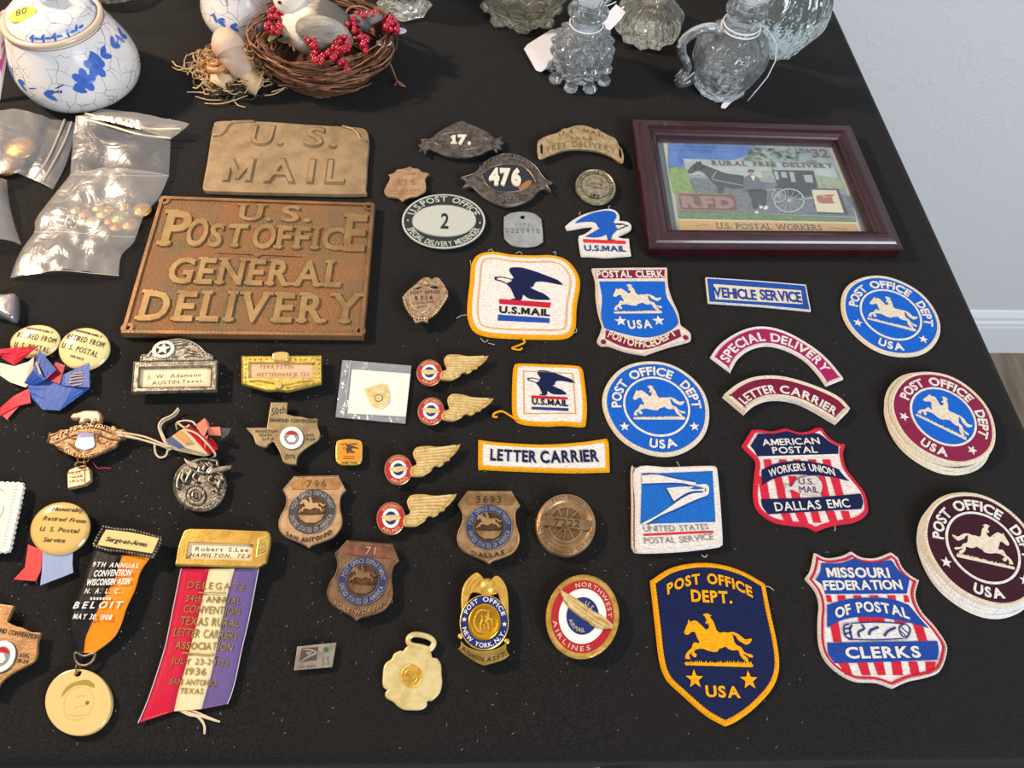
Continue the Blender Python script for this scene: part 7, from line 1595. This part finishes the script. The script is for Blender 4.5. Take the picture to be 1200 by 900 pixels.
def tag(label, pts, it_c, s=None):
    it = thing('price_tag', label, 'tag', it_c)
    V = [px(x, y, z)+(z,) for x, y, z in pts]; n = len(V); V2 = V+[(a, b, c-.0005) for a, b, c in V]
    link('tag_card', (V2, [tuple(range(n)), tuple(range(n, 2*n))[::-1]]+[(i, i+n, (i+1) % n+n, (i+1) % n) for i in range(n)]), TAGW, it)
    if s: link('string', [tube([px(x, y, z)+(z,) for x, y, z in q], .0005, 5) for q in s], STRW, it)
    return it
cA = px(678, 86)
bottle('squat cut-glass perfume bottle with petalled foot, nearest the arched cap badge', cA, [(.020, .0015), (.024, .006), (.029, .016), (.0315, .027), (.030, .036), (.025, .043), (.0165, .049), (.0145, .053)], 14, dia(14, .13, 5, .02, .8), neck=[(.0140, .050), (.0136, .056), (.0140, .0600), (.0185, .0640), (.0190, .0665), (.0150, .0685), (.0110, .066), (.0100, .055), (.0130, .047), (.0240, .036), (.0250, .020), (.016, .008)], petals=(9, .0275, .0072, .008), stopper=[(.0095, .056), (.0105, .070), (.012, .074), (.020, .082), (.022, .092), (.014, .102), (.002, .106)])
it = thing('neck_string', 'white string looped round the squat perfume bottle neck', 'string', cA, z=.0535); link('string_loop', ring_str(cA, .0155, .0535), STRW, it, True)
tag('white rounded price tag lying left of the squat perfume bottle', [(614, 57, .006), (618, 52, .006), (645, 35, .014), (650, 34, .015), (655, 60, .014), (646, 76, .006), (634, 84, .003), (628, 82, .003)], px(632, 60), [[(650, 40, .015), (662, 30, .035), (670, 30, .05)]])
cB = px(757, 38)
bottle('low star-cut glass bottle standing behind and right of the squat perfume bottle', cB, [(.029, .0005), (.031, .004), (.034, .014), (.033, .022), (.026, .030), (.017, .036), (.0140, .042)], 10, lambda th, k, r, z: (r*(1+.07*cos(10*th)*(1-k))*(1+.02*cos(30*th)), z), GLP, neck=[(.0140, .040), (.0135, .046), (.014, .052), (.019, .056), (.0190, .059), (.0150, .061), (.0100, .058), (.0095, .046), (.020, .028), (.026, .010)], stopper=[(.009, .05), (.010, .062), (.02, .075), (.018, .092), (.003, .098)])
it = thing('neck_string', 'white string looped round the star-cut bottle neck', 'string', cB, z=.046); link('string_loop', ring_str(cB, .0150, .046), STRW, it, True)
tag('pinkish price tag hanging between the two perfume bottles', [(700, 28, .022), (722, 5, .034), (733, 14, .034), (728, 22, .028), (712, 38, .018)], px(708, 40), [[(708, 8, .04), (716, 5, .044), (722, 2, .046)]])
cC = px(843, 101)
cr_mod = lambda th, k, r, z: (r*(1-.05*abs(sin(5*th+k*4))-.03*abs(sin(10*th-k*7))), z)
bottle('round pressed-glass cruet with looped handle, front right of the glassware', cC, [(.0260, .0005), (.0275, .004), (.0270, .009), (.0300, .014), (.0355, .026), (.0370, .038), (.0330, .050), (.0240, .058), (.0165, .063), (.0150, .066)], 10, cr_mod, neck=[(.0148, .062), (.0142, .070), (.0150, .076), (.0190, .080), (.0185, .083), (.0120, .083), (.0105, .070), (.015, .060), (.029, .048), (.031, .030), (.020, .014)], stopper=[(.0095, .070), (.011, .084), (.010, .088), (.018, .096), (.019, .106), (.004, .114)])
itc = COL.objects[-1].parent
hd = [(-.018, -.004, .060), (-.030, -.006, .066), (-.045, -.008, .062), (-.053, -.009, .052), (-.050, -.009, .040), (-.043, -.008, .030), (-.041, -.007, .022), (-.046, -.008, .014), (-.043, -.008, .008), (-.034, -.006, .010), (-.028, -.005, .016)]
xy = sm([(a, b) for a, b, c in hd], 4, False); zz = sm([(c, 0) for a, b, c in hd], 4, False)
link('handle', tube([(cC[0]+a[0], cC[1]+a[1], z[0]) for a, z in zip(xy, zz)], .0046, 12), GL, itc, True)
it = thing('neck_string', 'white string round the cruet neck trailing down to its tag', 'string', cC, z=.064)
link('string_loop', [ring_str(cC, .0172, .0675), ring_str(cC, .0180, .0640)], STRW, it, True)
sp_ = [(cC[0]+r*cos(t), cC[1]+r*sin(t), z) for r, z, t in ((.0185, .065, .3), (.029, .059, .1), (.0385, .050, -.1), (.0415, .038, -.3), (.040, .026, -.5), (.036, .013, -.7), (.034, .004, -.85))]
link('string_tail', tube(sp_, .0006, 5), STRW, it, True)
tag('thin white tag seen edge-on below the round cruet', [(867, 104, .004), (870, 106, .004), (850, 127, .001), (845, 126, .0012), (846, 122, .0015)], px(857, 116))
cD2 = px(905, 52)
bottle('tall starburst-cut glass decanter behind the round cruet', cD2, [(.028, .0005), (.030, .006), (.036, .016), (.043, .032), (.044, .048), (.038, .064), (.026, .078), (.016, .090), (.015, .110), (.019, .114)], 10, lambda th, k, r, z: (r*(1-.07*abs(sin(6*th+.4))-.03*abs(sin(12*th+k*12))), z), mat('cut_glass_cool', 'e8f6f6', .015, trans=.94, ior=1.5), seg=120)
it = thing('glass_bowl', 'deep-cut crystal bowl with scalloped rim behind the tags', 'bowl', px(611, 12))
cE = px(611, 12)
def bowl_mod(th, k, r, z): s = abs(sin(8*th)); return (r*(1-.06*s)+(.003*s if z > .03 else 0), z+(.006*abs(sin(8*th)) if k > .4 and z > .03 else 0))
link('body', lathe(cE, prof_s([(.035, .0005), (.038, .006), (.040, .014), (.047, .024), (.054, .034), (.058, .040), (.055, .041), (.048, .034), (.040, .024), (.030, .012), (.001, .009)], 4), 128, bowl_mod), GLP, it)
for k in range(8):
    a = 2*pi*k/8; link('foot_petal', lathe((cE[0]+.034*cos(a), cE[1]+.034*sin(a)), [(.007, .0004), (.010, .002), (.009, .006), (.004, .010)], 6), GLP, it)
cF = px(474, 8)
bottle('clear cut-glass foot of a bottle behind the red berries', cF, [(.026, .0005), (.029, .003), (.024, .008), (.021, .016), (.024, .030), (.028, .046), (.024, .060), (.014, .072), (.013, .085)], 8, lambda th, k, r, z: (r*(1-.10*abs(sin(4*th))), z), GLP, seg=64)
cG = px(138, -12)
it = thing('glass_dish', 'patterned clear glass dish just behind the large porcelain jar', 'dish', cG)
link('body', lathe(cG, prof_s([(.022, .0005), (.028, .002), (.036, .008), (.039, .014), (.0375, .015), (.034, .010), (.026, .005), (.001, .004)], 4), 96, lambda th, k, r, z: (r*(1-.03*abs(sin(12*th))), z+(.0012*abs(sin(12*th+9*k)) if k > .5 else 0))), GLP, it)
